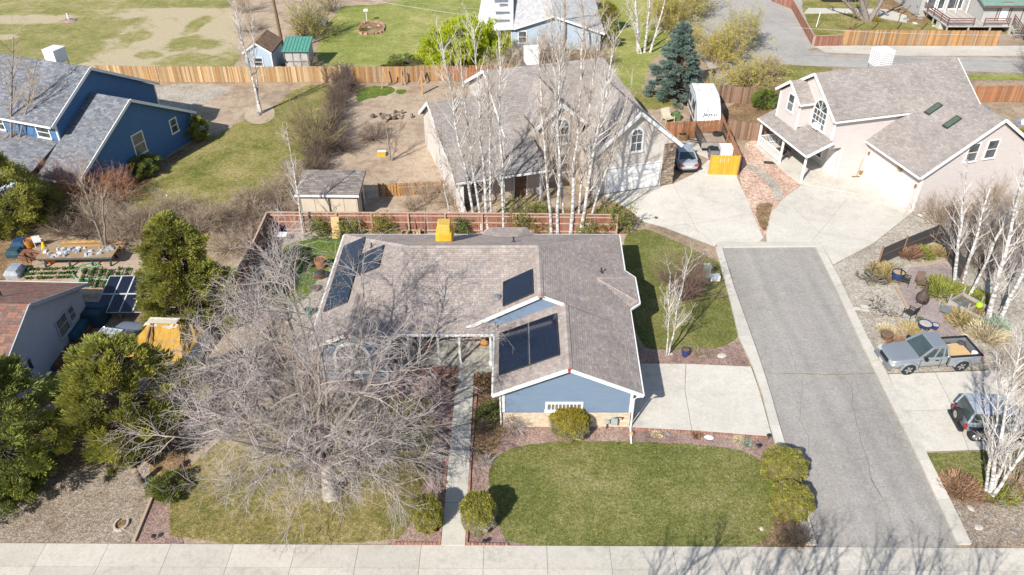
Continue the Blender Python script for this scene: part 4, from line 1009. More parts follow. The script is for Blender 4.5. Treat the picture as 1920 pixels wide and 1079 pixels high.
# ------------------------------------------------------------ tan house behind the aspens
h = House('house', 'tan stucco house with steep gables and brown roof behind white aspens', 'house', (12.6, 55.93, 0), R(17), SH_TAUPE, PAL_TAUPE, .17, .32, seed=31)
TH = h
h.slope([(.3, -.35, 3.46), (.3, 8, 3.46), (-3.4, 9, 6.55), (-3.4, -.35, 6.55)]); h.slope([(-7.1, -.35, 3.46), (-3.4, -.35, 6.55), (-3.4, 9, 6.55), (-7.1, 4.2, 3.46)])
h.slope([(-12.5, 3.6, 3.67), (-.3, 3.6, 3.67), (-2.2, 10, 7), (-12.5, 10, 7)]); h.slope([(-.3, 3.6, 3.67), (.6, 16.5, 3.67), (-2.2, 10, 7)]); h.slope([(.6, 16.5, 3.67), (-12.5, 16.5, 3.67), (-12.5, 10, 7), (-2.2, 10, 7)])
h.slope([(-10.45, 2.8, 4.8), (-8.4, 2.8, 6.58), (-8.4, 9.2, 6.58), (-10.45, 5.8, 4.8)]); h.slope([(-6.35, 2.8, 4.8), (-8.4, 2.8, 6.58), (-8.4, 9.2, 6.58), (-6.35, 5.8, 4.8)])
h.slope([(-17.4, 0, 2.8), (-10.4, 0, 2.8), (-10.4, 3.55, 3.8), (-17.4, 3.55, 3.8)]); h.slope([(-17.4, 3.55, 3.8), (-12.3, 3.55, 3.8), (-12.3, 9, 5.32), (-17.4, 9, 5.32)]); h.slope([(-17.4, 9, 5.32), (-12.3, 9, 5.32), (-12.3, 13, 2.8), (-17.4, 13, 2.8)])
roof = h.finish_roof()
for a, b in (((.3, -.4, 3.38), (-3.4, -.4, 6.46)), ((-7.1, -.4, 3.38), (-3.4, -.4, 6.46)), ((-10.45, 2.75, 4.72), (-8.4, 2.75, 6.48)), ((-6.35, 2.75, 4.72), (-8.4, 2.75, 6.48)), ((-12.55, 3.6, 3.6), (-12.55, 10, 6.92)), ((-12.55, 16.5, 3.6), (-12.55, 10, 6.92)), ((-17.45, 0, 2.72), (-17.45, 9, 5.22)), ((-17.45, 13, 2.72), (-17.45, 9, 5.22))): h.bar('rake_board', a, b, .07, .26)
for a, b in (((-17.4, -.06, 2.7), (-10.4, -.06, 2.7)), ((-12.5, 3.54, 3.58), (-10.4, 3.54, 3.58)), ((.36, -.3, 3.36), (.36, 6, 3.36))): h.bar('gutter', a, b, .1, .14)
wf = h.wall((-6.8, 0), (0, 0), 0, [(0, 3.5), (3.4, 6.3), (6.8, 3.5)], PALEST, siding=False)
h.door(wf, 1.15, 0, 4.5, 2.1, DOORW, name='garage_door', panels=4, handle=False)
h.window(wf, 2.95, 3.35, .85, 1.3, arch=True, muls=(.5,), fw=.14)
h.wall((0, 0), (0, 12), 0, 3.35, STUCCO, siding=False); h.wall((-6.8, 6), (-6.8, 0), 0, 3.35, STUCCO, siding=False)
sm = [None] * 4; srg = random.Random(8)
for i in range(4):
    b = MB(); a = (.16 + .04 * i); b.mesh8([(-a, -.05 - .01 * i, -.05), (a, -.04, -.05), (a * .96, .03, -.05), (-a, .03, -.05), (-a * .95, -.06, .05), (a, -.05 + .01 * i, .045), (a, .03, .05), (-a, .03, .05)]); sm[i] = b.me('stone', STONE)
sp = h.box('stone_pier', -1.02, -.03, 0, 0, 0.02, 3.55, mat('stone_mortar', (.2, .16, .13), .95))
for k in range(33):
    x = -1.02
    while x < -.05:
        i = int(srg.random() * 4); a = .16 + .04 * i; x1 = x + 2 * a
        top = 3.35 + (0 - 0) if True else 0
        if k * .105 + .1 < 3.5 + .0:
            o = link('stone', sm[i], sp, (x + a if x1 < .08 else -.02 - a * .5, -.05, .055 + k * .105)); o.scale = (1 if x1 < .08 else .5, srg.uniform(.8, 1.3), .95)
        x = x1 + .015
wc = h.wall((-10.2, 3.0), (-6.55, 3.0), 0, [(0, 4.75), (1.82, 6.3), (3.65, 4.75)], STUCCO, siding=False)
h.window(wc, 1.2, 3.3, 1.25, 1.3, arch=True, muls=(.5,), fw=.14); h.window(wc, 1.2, .8, 1.25, 1.5, muls=(.5,))
h.wall((-10.2, 6), (-10.2, 3), 0, 4.75, STUCCO, siding=False); h.wall((-6.55, 3), (-6.55, 6), 0, 4.75, STUCCO, siding=False)
wm = h.wall((-12.2, 3.9), (-10.2, 3.9), 3.2, 3.75, STUCCO, siding=False)
h.wall((-17.1, 12.7), (-17.1, .3), 0, [(0, 2.85), (3.7, 5.1), (12.4, 2.75)], PALEST, siding=False)
h.wall((-12.2, 16.2), (-12.2, 3.9), 2.8, [(0, 3.7), (6.2, 6.78), (12.3, 3.75)], PALEST, siding=False)
wl_ = h.wall((-17.1, 1.6), (-10.2, 1.6), 0, 2.95, STUCCO, siding=False); h.door(wl_, 4.6, 0, .95, 2.05, mat('brown_door', (.2, .12, .07), .6), panels=3); h.window(wl_, 1.2, .8, 1.6, 1.3, muls=(.5,))
h.wall((.2, 16.2), (-12.2, 16.2), 0, 3.6, STUCCO, siding=False)
for x in (-16.9, -13.8, -10.8): h.box('porch_post', x - .1, .15, 0, x + .1, .35, 2.7, WHITE)

# ------------------------------------------------------------ blue house at the west side
h = House('house', 'deep blue gabled house with grey shingle roofs beside the patchy field', 'house', (-27.706, 64.47, 0), R(70), SH_GREY, PAL_GREY, .17, .32, seed=41)
BH = h
h.slope([(.3, -.35, 2.3), (.3, 3.5, 2.3), (-6.3, 3.5, 6), (-6.3, -.35, 6)]); h.slope([(-6.3, -.35, 6), (-6.3, 3.5, 6), (-13.3, 3.5, 2.1), (-13.3, -.35, 2.1)])
h.slope([(.6, 3.15, 4.3), (.6, 17, 4.3), (-5.9, 17, 7.95), (-5.9, 3.15, 7.95)]); h.slope([(-5.9, 3.15, 7.95), (-5.9, 17, 7.95), (-10.9, 17, 5.1), (-10.9, 3.15, 5.1)])
h.slope([(-10.5, 3.5, 3.66), (-10.5, 14, 3.66), (-14.2, 14, 1.9 + .4), (-14.2, 3.5, 2.3)])
roof = h.finish_roof()
for a, b in (((.3, -.4, 2.22), (-6.3, -.4, 5.9)), ((-13.3, -.4, 2.02), (-6.3, -.4, 5.9)), ((.6, 3.1, 4.22), (-5.9, 3.1, 7.85)), ((-10.9, 3.1, 5.02), (-5.9, 3.1, 7.85))): h.bar('rake_board', a, b, .06, .22, WHITE)
for a, b in (((-10.95, 3.2, 5.0), (-10.95, 17, 5.0)), ((-13.35, -.3, 2.02), (-13.35, 3.4, 2.02)), ((-14.25, 3.5, 2.2), (-14.25, 14, 2.2))): h.bar('gutter', a, b, .1, .13)
wl_ = h.wall((-12.7, 0), (0, 0), 0, [(0, 2.3), (6.4, 5.8), (12.7, 2.3)], NAVY, .2)
h.window(wl_, 5.8, 1.4, 1.1, 1.65, GLASSB); h.window(wl_, 10.1, 1.5, .7, 1.1)
h.wall((0, 0), (0, 3.5), 0, 2.3, NAVY, .2); h.wall((-10.3, 3.5), (.25, 3.5), 0, [(0, 5.1), (4.4, 7.72), (10.55, 4.25)], NAVY, .2); h.wall((.25, 3.5), (.25, 16.5), 0, 4.2, NAVY, .2)
wx_ = h.wall((-10.3, 16.5), (-10.3, 3.5), 2.8, 5.05, NAVY, .2)
h.window(wx_, 11.0, 3.75, 1.2, .8); h.window(wx_, 6.0, 3.75, 1.6, .9)
wz_ = h.wall((-12.9, 3.4), (-12.9, 0), 0, 2.1, PALEB, .2); h.window(wz_, .8, .8, 1.3, 1.0)
h.wall((-13.9, 14), (-13.9, 3.5), 0, 2.25, PALEB, .2)
h.box('corner_board', -.05, -.06, 0, .06, .06, 2.3, WHITE); h.box('corner_board', .2, 3.43, 0, .32, 3.56, 4.2, WHITE); h.box('corner_board', -10.38, 3.42, 2.8, -10.25, 3.55, 5.0, WHITE)

# ------------------------------------------------------------ low grey-blue house at the west edge
a = G(170, 600)
h = House('house', 'pale rendered house end with red brown shingle roof beside the work yard', 'house', (a.x, a.y, 0), R(88), SH_RED, PAL_RED, .18, .38, seed=51)
h.slope([(.5, -.3, 2.38), (.5, 12, 2.38), (-4.65, 12, 4.67), (-4.65, -.3, 4.67)]); h.slope([(-4.65, -.3, 4.67), (-4.65, 12, 4.67), (-9.8, 12, 2.38), (-9.8, -.3, 2.38)])
roof = h.finish_roof()
h.bar('rake_board', (.5, -.34, 2.3), (-4.65, -.34, 4.58), .06, .2, mat('grey_trim', (.42, .46, .52), .6)); h.bar('rake_board', (-9.8, -.34, 2.3), (-4.65, -.34, 4.58), .06, .2, MATS['grey_trim'])
h.bar('gutter', (.56, -.3, 2.3), (.56, 12, 2.3), .1, .12)
w_ = h.wall((-9.3, 0), (0, 0), 0, [(0, 2.35), (4.65, 4.5), (9.3, 2.35)], mat('grey_siding', (.46, .475, .56), .8, (.42, .435, .52), 1.2), .2)
h.wall((0, 0), (0, 11.5), 0, 2.35, MATS['grey_siding'], .2)
h.window(w_, 2.6, 1.0, .35, .9, frame=MATS['grey_siding'], rails=()); h.window(w_, 3.1, 1.3, .3, .7, frame=MATS['grey_siding'], rails=())
h.window(w_, 6.3, 1.0, 1.0, 1.1, GLASSB, frame=MATS['grey_siding']); h.window(w_, 7.6, 1.2, .5, .8, GLASSB, frame=MATS['grey_siding'])
stack_ = MB(); stack_.tube([(-3.2, 2.2, 5.0 - .9), (-3.2, 2.2, 4.9)], .05, 8); stack_.build('vent_pipe', DARK, roof)

# ------------------------------------------------------------ pale blue house with white roof
WROOF = mat('white_metal_roof', (.74, .74, .73), .5, (.55, .55, .545), 1.0); LROOF = mat('pale_shingle', (.56, .555, .54), .9, (.50, .495, .48), 5, tint=True)
h = House('house', 'pale blue house with white roof, four slot skylights and curtained glass door', 'house', (.18, 86.5, 0), 0, LROOF, PAL_TAUPE, .25, .5, seed=61)
h.slope([(0, -.4, 2.65), (4.27, -.4, 4.0), (4.27, 16, 4.0), (0, 16, 2.65)]); h.slope([(4.27, -.4, 4.0), (9.9, -.4, 2.1), (9.9, 16, 2.1), (4.27, 16, 4.0)])
h.finish_roof(LROOF)
wr_ = MB(); wr_.slab([(-4.1, -.4, 2.4), (-.02, -.4, 2.62), (-.02, 12, 3.8), (-3.6, 12, 3.6)], .12); wro = wr_.build('metal_roof', WROOF, h.root)
for i, (x0, y0) in enumerate(((-2.0, 1.4), (-2.0, 3.6), (-1.6, 5.8), (-2.2, 7.0))):
    z = 2.5 + .097 * (y0 + .4) + .03 * (x0 + 4) ; b = MB(); b.box(x0, y0, z, x0 + (1.55 if i != 2 else .9), y0 + .55, z + .14); b.build('skylight', GLASSB, wro)
wf = h.wall((-3.8, 0), (.3, 0), .2, 2.45, PALEB, .22); h.door(wf, 2.4, .2, 1.1, 2.0, mat('curtain_door', (.22, .13, .06), .3, (.1, .09, .05), 3, spec=.6), frame=WHITE); h.window(wf, .5, .8, 1.0, 1.1)
wg = h.wall((.3, 0), (9.5, 0), .2, [(0, 2.6), (3.97, 3.8), (9.2, 2.1)], PALEB, .22); h.window(wg, .25, 1.0, .8, 1.2)
h.wall((9.5, 0), (9.5, 15), 0, 2.05, PALEB, .22); h.wall((-3.8, 12), (-3.8, 0), 0, 2.4, PALEB, .22)
h.box('deck_step', -3.9, -.8, 0, .6, -.02, .22, WHITE)
for a, b in (((0, -.44, 2.58), (4.27, -.44, 3.92)), ((9.9, -.44, 2.02), (4.27, -.44, 3.92))): h.bar('rake_board', a, b, .06, .2)

# ------------------------------------------------------------ grey clapboard house with deck
GROOF = mat('green_roof', (.20, .30, .25), .8, (.16, .25, .21), 2)
h = House('house', 'grey clapboard house with green roof, white door and brown railed deck', 'house', (55.2, 94.6, 0), 0, GROOF, PAL_TAUPE, .3, .6, seed=71)
b = MB(); b.slab([(-.4, -.6, 2.75), (16, -.6, 2.75), (16, 6, 4.6), (-.4, 6, 4.6)], .16); b.slab([(-5.6, 4, 3.2), (-.4, 4, 3.2), (-.4, 12, 5), (-5.6, 12, 5)], .16); b.build('roof', GROOF, h.root)
h.bar('fascia', (-.4, -.64, 2.66), (16, -.64, 2.66), .06, .22, mat('brown_trim', (.16, .10, .09), .7))
wf = h.wall((0, 0), (15.6, 0), 0, 2.7, GREYW, .2); h.door(wf, 2.0, .95, .95, 2.0, DOORW, frame=MATS['brown_trim'])
h.wall((0, 5), (0, 0), 0, 2.7, GREYW, .2)
wl_ = h.wall((-5.4, 4.4), (0, 4.4), 0, 3.1, GREYW, .2); h.window(wl_, .8, 1.0, .9, 2.0, rails=()); h.window(wl_, 1.9, 1.0, .9, 2.0, rails=()); h.window(wl_, 3.4, 1.0, 1.6, 2.0, muls=(.5,), rails=())
h.wall((-5.4, 12), (-5.4, 4.4), 0, 3.1, GREYW, .2)
for x in (1.6, 3.2, 4.6): h.box('batten', x, -.05, 0, x + .1, .02, 2.6, MATS['brown_trim'])
for x in (-4.0, -2.9, -1.6, -.3): h.box('porch_post', x - .06, 3.0, .9, x + .06, 3.12, 3.2, WHITE)
DK = mat('deck_board', (.52, .48, .43), .85, (.42, .38, .34), 3, rnd=.2); DR = mat('deck_rail_red', (.20, .105, .09), .7, (.16, .085, .07), 5)
db = MB(); db.box(-4.9, -2.2, .78, 2.6, 0, .86); db.box(-4.9, 0, .78, -.02, 9, .86); db.box(2.6, -.01, .0, 2.7, -2.2, .8)
for x, y in ((-4.8, -2.1), (-2.3, -2.1), (.2, -2.1), (2.5, -2.1), (-4.8, 1.5), (-4.8, 5)): db.box(x - .07, y - .07, 0, x + .07, y + .07, .8)
dko = db.build('deck', GREYW, h.root)
q = MB(); q.box(-.07, 0, 0, .07, 2.2, .03); qme = q.me('plank', DK)
for i in range(50): link('plank', qme, dko, (-4.83 + i * .15, -2.2, .86))
q = MB(); q.box(-.07, 0, 0, .07, 9, .03); qme2 = q.me('plank', DK)
for i in range(32): link('plank', qme2, dko, (-4.83 + i * .15, .02, .86))
rl = MB()
def rail(a, c):
    a, c = Vector(a), Vector(c)
    for z in (1.25, 1.5, 1.75): rl.bar(a + V(0, 0, z), c + V(0, 0, z), .05, .1)
    k = max(1, int((c - a).length / 1.6))
    for i in range(k + 1): p = a.lerp(c, i / k); rl.bar(p + V(0, 0, .86), p + V(0, 0, 1.82), .09, .09)
rail((-4.85, 9, 0), (-4.85, -2.1, 0)); rail((-4.85, -2.15, 0), (-1.9, -2.15, 0)); rail((-.7, -2.15, 0), (2.2, -2.15, 0)); rail((3.6, -.5, -.1), (3.6, -2.8, -.7))
rl.build('deck_railing', DR, h.root)
st = MB()
for i in range(4): st.box(2.65, -2.2 - .3 * i - .3, .62 - .2 * i - .05, 3.6, -2.2 - .3 * i, .62 - .2 * i)
for x in (2.66, 3.58): st.bar((x, -2.2, .75), (x, -3.4, .0), .05, .25)
st.build('step', GREYW, h.root)
b = MB(); b.box(1.6, -2.0, .86, 2.5, -.4, 1.0); b.build('landing', DK, h.root)

# ------------------------------------------------------------ sheds
h = House('shed', 'pale blue garden shed with brown shingle gable roof behind plank fence', 'shed', (-25.85, 79.6, 0), R(-2), SH_OLD, PAL_RED, .16, .3, seed=81)
h.slope([(1.5, -.2, 2.3), (1.5, 4.1, 2.3), (0, 4.1, 3.3), (0, -.2, 3.3)]); h.slope([(-1.5, -.2, 2.3), (-1.5, 4.1, 2.3), (0, 4.1, 3.3), (0, -.2, 3.3)]); h.finish_roof()
for sx in (-1, 1): h.bar('rake_board', (sx * 1.5, -.24, 2.24), (0, -.24, 3.24), .05, .16)
w_ = h.wall((-1.35, 0), (1.35, 0), 0, [(0, 2.3), (1.35, 3.15), (2.7, 2.3)], PALEB, .2); h.window(w_, .8, .9, .9, .8); h.wall((1.35, 0), (1.35, 3.9), 0, 2.3, PALEB, .2); h.wall((-1.35, 3.9), (-1.35, 0), 0, 2.3, PALEB, .2); h.wall((1.35, 3.9), (-1.35, 3.9), 0, 2.3, PALEB, .2)
h.box('corner_board', 1.3, -.05, 0, 1.4, .05, 2.3, WHITE)
h = House('shed', 'small grey shed with sloping green metal roof behind plank fence', 'shed', (-22.3, 80.9, 0), 0, SH_OLD, PAL_RED, seed=82)
b = MB(); b.slab([(-1.45, -.25, 2.0), (1.4, -.25, 2.0), (1.4, 2.4, 2.7), (-1.45, 2.4, 2.7)], .06)
ro = b.build('roof', mat('green_metal', (.10, .30, .24), .5, (.085, .25, .2), 3), h.root); rb_ = MB()
for i in range(9): x = -1.4 + i * .345; rb_.bar((x, -.25, 2.03), (x, 2.4, 2.73), .04, .04)
rb_.build('roof_rib', MATS['green_metal'], ro)
GS = mat('grey_sheet', (.47, .46, .45), .8, (.4, .39, .38), 2)
w_ = h.wall((-1.3, 0), (1.25, 0), 0, 2.0, GS, siding=False); h.wall((1.25, 0), (1.25, 2.2), 0, [(0, 2.0), (2.2, 2.55)], GS, siding=False); h.wall((-1.3, 2.2), (-1.3, 0), 0, [(0, 2.55), (2.2, 2.0)], GS, siding=False)
for x in (-1.3, -.45, .35, 1.2): h.box('batten', x, -.05, 0, x + .07, .02, 1.95, mat('weathered_batten', (.3, .25, .2), .9))
h.bar('batten', (-1.3, -.04, .9), (1.25, -.04, .9), .05, .08, MATS['weathered_batten']); h.bar('batten', (-1.3, -.04, 1.9), (1.25, -.04, 1.9), .05, .08, MATS['weathered_batten'])
h = House('shed', 'beige panel shed with dull brown sloping roof in the dirt yard corner', 'shed', (-13.2, 50.2, 0), R(-1), SH_OLD, PAL_GREY, .2, .4, seed=83)
h.shmat = mat('dull_shingle', (.27, .235, .205), .95, (.21, .18, .16), 6, tint=True)
h.slope([(-2.3, -.25, 2.3), (2.3, -.25, 2.3), (2.4, 2.5, 2.85), (-2.25, 2.5, 2.85)]); h.finish_roof()
h.bar('fascia', (-2.3, -.3, 2.22), (2.3, -.3, 2.22), .05, .16)
h.wall((-2.1, 0), (2.1, 0), 0, 2.25, BEIGE, siding=False); w_ = h.wall((2.1, 0), (2.1, 2.35), 0, [(0, 2.25), (2.35, 2.75)], BEIGE, siding=False); h.door(w_, .9, 0, .8, 1.8, mat('dark_door', (.08, .08, .09), .7)); h.wall((-2.1, 2.35), (-2.1, 0), 0, [(0, 2.75), (2.35, 2.25)], BEIGE, siding=False)
for x in (-2.1, -1.05, 0, 1.05, 2.05): h.box('batten', x - .03, -.03, 0, x + .03, .0, 2.2, BEIGE)
# ------------------------------------------------------------ fences
F_RED = mat('fence_red', (.31, .115, .07), .85, (.23, .09, .06), 5, rnd=.25, alt=(.27, .16, .12), stretch=(6, 6, 1))
F_RUST = mat('fence_rust', (.40, .17, .075), .85, (.30, .125, .06), 5, rnd=.25, alt=(.30, .18, .11), stretch=(6, 6, 1))
F_ORANGE = mat('fence_orange', (.47, .255, .085), .85, (.33, .17, .07), 4, rnd=.3, alt=(.27, .20, .14), stretch=(6, 6, 1))
F_TAN = mat('fence_tan', (.44, .255, .105), .9, (.30, .165, .075), 4, rnd=.3, alt=(.50, .38, .23), stretch=(6, 6, 1))
F_BROWN = mat('fence_brown', (.25, .155, .10), .9, (.17, .11, .08), 4, rnd=.35, stretch=(6, 6, 1))
F_GOLD = mat('fence_gold', (.64, .36, .035), .75, (.55, .29, .03), 4, rnd=.12, stretch=(6, 6, 1))
F_GREY = mat('fence_grey', (.23, .205, .18), .95, (.17, .15, .135), 4, rnd=.4, stretch=(6, 6, 1))
RAIL_PALE = mat('rail_pale', (.50, .37, .29), .9, (.4, .28, .21), 5)
def fence(label, px, h, m, seed=1, bw=.14, rail=None, railside=0, cap=False, dog=True, post=.1, gap=.008, jitter=.012, every=2.4, name='fence', tall=0.0):
    """boards one by one on rails between posts; px is the foot line"""
    rg = random.Random(seed); P = [G(*q) if not isinstance(q, Vector) else q for q in px]
    t = thing(name, label, 'fence' if name == 'fence' else 'gate', P[0])
    mes = []
    for i in range(4):
        b = MB(); w = bw * (.94 + .04 * i) / 2 - gap / 2; hh = h * (1 + rg.uniform(-.012, .012)); d = .03 if dog else 0
        pts = [(-w, 0), (w, 0), (w, hh - d), (w - d, hh), (-w + d, hh), (-w, hh - d)] if dog else [(-w, 0), (w, 0), (w, hh), (-w, hh)]
        n = len(pts); f = [(x, -.01, z) for x, z in pts]; k = [(x, .01, z) for x, z in pts]
        b.face(f); b.face(k[::-1])
        for j in range(n): b.face([f[(j + 1) % n], f[j], k[j], k[(j + 1) % n]])
        mes.append(b.me('plank', m))
    rb = rail or m; rm = MB()
    pb = MB(); pb.box(-post / 2, -post / 2, 0, post / 2, post / 2, h + tall); pme = pb.me('post', rb)
    for a, c in zip(P[:-1], P[1:]):
        L = (c - a).length; d = (c - a) / L; n = Vector((-d.y, d.x, 0)); ang = math.atan2(d.y, d.x); k = int(L / bw)
        so = -n if railside == 0 else n
        for i in range(k):
            q = a + d * (bw * (i + .5) + (L - k * bw) / 2) - P[0]
            o = link('plank', mes[int(rg.random() * 4)], t, (q.x, q.y, .02 + rg.uniform(0, jitter)), (rg.gauss(0, .01), rg.gauss(0, .004), ang + rg.gauss(0, .03)))
        for z in (.25, h * .55, h - .2):
            x = a - P[0] + so * -.04; y = c - P[0] + so * -.04
            rm.bar((x.x, x.y, z), (y.x, y.y, z), .04, .09)
        if cap: rm.bar((a.x - P[0].x, a.y - P[0].y, h + .03), (c.x - P[0].x, c.y - P[0].y, h + .03), .12, .04)
        kp = max(1, round(L / every))
        for i in range(kp + 1):
            q = a.lerp(c, i / kp) - P[0] - so * .1; link('post', pme, t, (q.x, q.y, 0), (0, 0, ang))
    ro = rm.build('rail', rb, t); ro['kind'] = 'stuff'
    return t
fence('long plank fence with bleached tan boards dividing the patchy field from the gravel', [(186, 153), (300, 155), (440, 155.5)], 1.62, F_TAN, 1, bw=.15)
fence('bleached plank fence running in front of the two sheds', [(442, 155.5), (640, 155)], 1.62, F_TAN, 2, bw=.15)
fence('rusty orange plank fence behind the dirt yard with leaning props', [(662, 156), (760, 155), (842, 152)], 1.62, F_ORANGE, 3, bw=.15)
fence('plank fence stub running into the thicket beside the white roof house', [(842, 152), (900, 150), (960, 150)], 1.5, F_RUST, 4, bw=.15)
fence('red plank fence with pale rails along the back of the ranch house yard', [(508, 436), (700, 437), (905, 438), (1155, 441)], 1.62, F_RED, 5, bw=.145, rail=RAIL_PALE, railside=1, cap=True)
fence('dark red fence running down the side of the rear lawn', [(508, 436), (480, 500), (440, 572)], 1.62, F_RED, 6, bw=.145, rail=RAIL_PALE, railside=0, cap=True)
fence('rust red plank fence closing off the travel trailer', [(1247, 264), (1353, 258.5)], 1.66, F_RUST, 7, bw=.14)
fence('long red brown fence along the driveway from gate to trailer', [Vector((18.2, 57.35, 0)), Vector((18.38, 64.5, 0)), Vector((18.75, 73.5, 0))], 1.7, F_RUST, 8, bw=.145)
gt = fence('fresh golden wooden gate at the driveway end beside the flatbed trailer', [Vector((15.85, 57.42, 0)), Vector((18.12, 57.32, 0))], 1.72, F_GOLD, 9, bw=.15, name='gate', jitter=.004)
fence('streaky brown plank fence between trailer yard and the front porch', [(1362, 259), (1400, 264), (1438, 268)], 1.66, F_BROWN, 10, bw=.15)
fence('weathered brown and rust fence behind the leaf strewn side yard', [(1338, 193), (1412, 197), (1470, 192)], 1.66, F_BROWN, 11, bw=.15)
fence('orange red fence below the back lane verge', [(1822, 193), (1990, 191)], 1.62, F_RUST, 12, bw=.15)
fence('golden brown plank fence along the back lane path below the deck', [(1578, 85.5), (1680, 86), (1868, 87.5)], 1.7, F_ORANGE, 13, bw=.16)
fence('low red fence bending round the gravel lot and dry lawn', [(1446, 3), (1484, 18), (1523, 88), (1577, 86)], 1.15, F_RED, 14, bw=.15, dog=False, cap=True, rail=RAIL_PALE)
fence('short orange fence of rails and boards beside the beige shed', [(712, 370), (745, 369), (832, 364)], 1.1, F_ORANGE, 15, bw=.22, gap=.05)
fence('pale orange picket section half hidden behind the big bare tree', [(470, 676), (560, 678)], 1.1, F_ORANGE, 16, bw=.16)
fence('dark worn fence stub between the two spreading junipers', [(150, 800), (192, 812)], 1.5, F_BROWN, 17, bw=.15)
# shade cloth fence round the gravel patio
t = thing('fence', 'black shade cloth fence on thin posts around the gravel patio', 'fence', G(1645, 495))
a = G(1645, 500); pts = [G(1645, 500), G(1690, 480), G(1752, 455), G(1775, 490), G(1800, 528)]
CLOTH = mat('shade_cloth', (.085, .08, .078), .9, (.06, .057, .055), 6); b = MB(); pb = MB()
for p, q in zip(pts[:-1], pts[1:]):
    p_, q_ = p - a - V(0, .0, 0) + (a - t.location), q - a + (a - t.location)
    b.mesh8([p_ + V(0, 0, .08), q_ + V(0, 0, .08), q_ + V(.02, .02, .08), p_ + V(.02, .02, .08), p_ + V(0, 0, 1.45), q_ + V(0, 0, 1.45), q_ + V(.02, .02, 1.45), p_ + V(.02, .02, 1.45)])
b.build('cloth', CLOTH, t)
for p in pts:
    pb = MB(); p_ = p - t.location; pb.box(p_.x - .04, p_.y - .04, 0, p_.x + .04, p_.y + .04, 1.6); pb.build('post', F_BROWN, t)
pb = MB()
for p, q in zip(pts[:-1], pts[1:]): pb.bar(p - t.location + V(0, 0, .8), q - t.location + V(0, 0, .8), .04, .07)
pb.build('rail', F_BROWN, t)
# ------------------------------------------------------------ trees and shrubs
BARK_W = mat('white_bark', (.68, .665, .64), .9, (.27, .245, .22), 3.0, stretch=(1, 1, 2.2), contrast=.22)
BARK_G = mat('grey_bark', (.30, .255, .225), .95, (.20, .165, .145), 6)
BARK_M = mat('mauve_twig', (.56, .50, .465), .95, (.28, .235, .215), 1.3)
BARK_T = mat('tan_twig', (.50, .40, .295), .95, (.30, .225, .16), 1.6)
BARK_B = mat('brown_twig', (.20, .145, .11), .95, (.13, .095, .075), 4)
BARK_R = mat('red_twig', (.47, .245, .14), .95, (.33, .17, .10), 4)
BARK_D = mat('dark_bark', (.15, .115, .09), .95, (.1, .078, .062), 5)
TWIG_W = mat('pale_twig', (.68, .64, .59), .95, (.50, .455, .405), 1.5)
TWIG_B = mat('buff_twig', (.55, .47, .39), .95, (.40, .33, .27), 1.5)
LEAF_O = mat('olive_needle', (.37, .375, .10), .8, (.25, .275, .075), 1.2, tint=True, leaf=.42)
LEAF_G = mat('green_needle', (.24, .285, .078), .8, (.165, .21, .06), 1.2, tint=True, leaf=.42)
LEAF_S = mat('blue_spruce_needle', (.22, .29, .245), .8, (.16, .22, .185), 1.2, tint=True, leaf=.42)
LEAF_Y = mat('willow_bud', (.52, .58, .035), .8, (.42, .48, .03), 1.2, tint=True, leaf=.42)
LEAF_B = mat('yellow_bud', (.66, .58, .08), .8, (.52, .47, .07), 1.2, tint=True, leaf=.42)
LEAF_H = mat('hedge_leaf', (.40, .37, .075), .75, (.30, .29, .06), 1.5, tint=True, leaf=.42)
LEAF_F = mat('golden_leaf', (.45, .36, .03), .8, (.33, .27, .03), 1.5, tint=True, leaf=.42)
LEAF_D = mat('dry_leaf', (.30, .20, .09), .9, (.2, .13, .06), 2, tint=True)
CORE = mat('inner_twig', (.19, .165, .07), .95, (.12, .105, .05), 6)

def wood(name, lst, m, parent, sides=4):
    lst = [x for x in lst if x[1]]
    v, f = np_join([tubes_np(p, s) for s, p in lst])
    return link(name, np_mesh(name, v, f, m, smooth=True), parent)
def lean_trunk(rng, H, top, r0, n=9, wob=.03):
    """from origin to top (Vector), slightly wavering"""
    pts, rad = [], []
    for i in range(n):
        t = i / (n - 1); w = math.sin(t * math.pi) * wob * H
        pts.append((top.x * t + rng.uniform(-1, 1) * w * .3, top.y * t + rng.uniform(-1, 1) * w * .3, top.z * t)); rad.append(r0 * .74 * (1 - .84 * t) + .006)
    return pts, rad
def aspen(label, base, top, r0, seed, group=None, bark=None, twig=None, dens=1.0, t0=.3, spread=1.0, name='aspen_tree', stems=None, cat='tree'):
    """slim white tree; base, top world points; extra stems = list of (base, top, r)"""
    rng = random.Random(seed); t = thing(name, label, cat, base, 0, group)
    allst = [(base, top, r0)] + list(stems or []); tr, l1, l2, l3 = [], [], [], []
    for b_, tp, r in allst:
        H = tp.z; p, rd = lean_trunk(rng, H, tp - b_, r)
        p = [tuple(Vector(q) + (b_ - base)) for q in p]
        p[0] = (p[0][0], p[0][1], -.05); tr.append((p, rd))
        lv = ramify(rng, [(p, rd)], [
            dict(per_m=2.6 * dens, len=(.10 * H * spread, .24 * H * spread), ang=(25, 52), up=.3, lift=.06, wob=.09, pts=6, r=(.024 * r / .16 + .007, .006), tmin=t0, taper=.55),
            dict(per_m=2.7 * dens, len=(.35, 1.0), ang=(20, 48), up=.3, lift=.03, wob=.12, pts=4, r=(.0115, .0065), tmin=.12),
            dict(per_m=2.6 * dens, len=(.2, .5), ang=(25, 60), up=.1, wob=.12, pts=3, r=(.0078, .0055), tmin=.1)])
        l1 += lv[0]; l2 += lv[1]; l3 += lv[2]
    wood('trunk', [(7, tr)], bark or BARK_W, t)
    wood('crown', [(4, l1), (3, l2), (3, l3)], twig or TWIG_W, t)
    return t
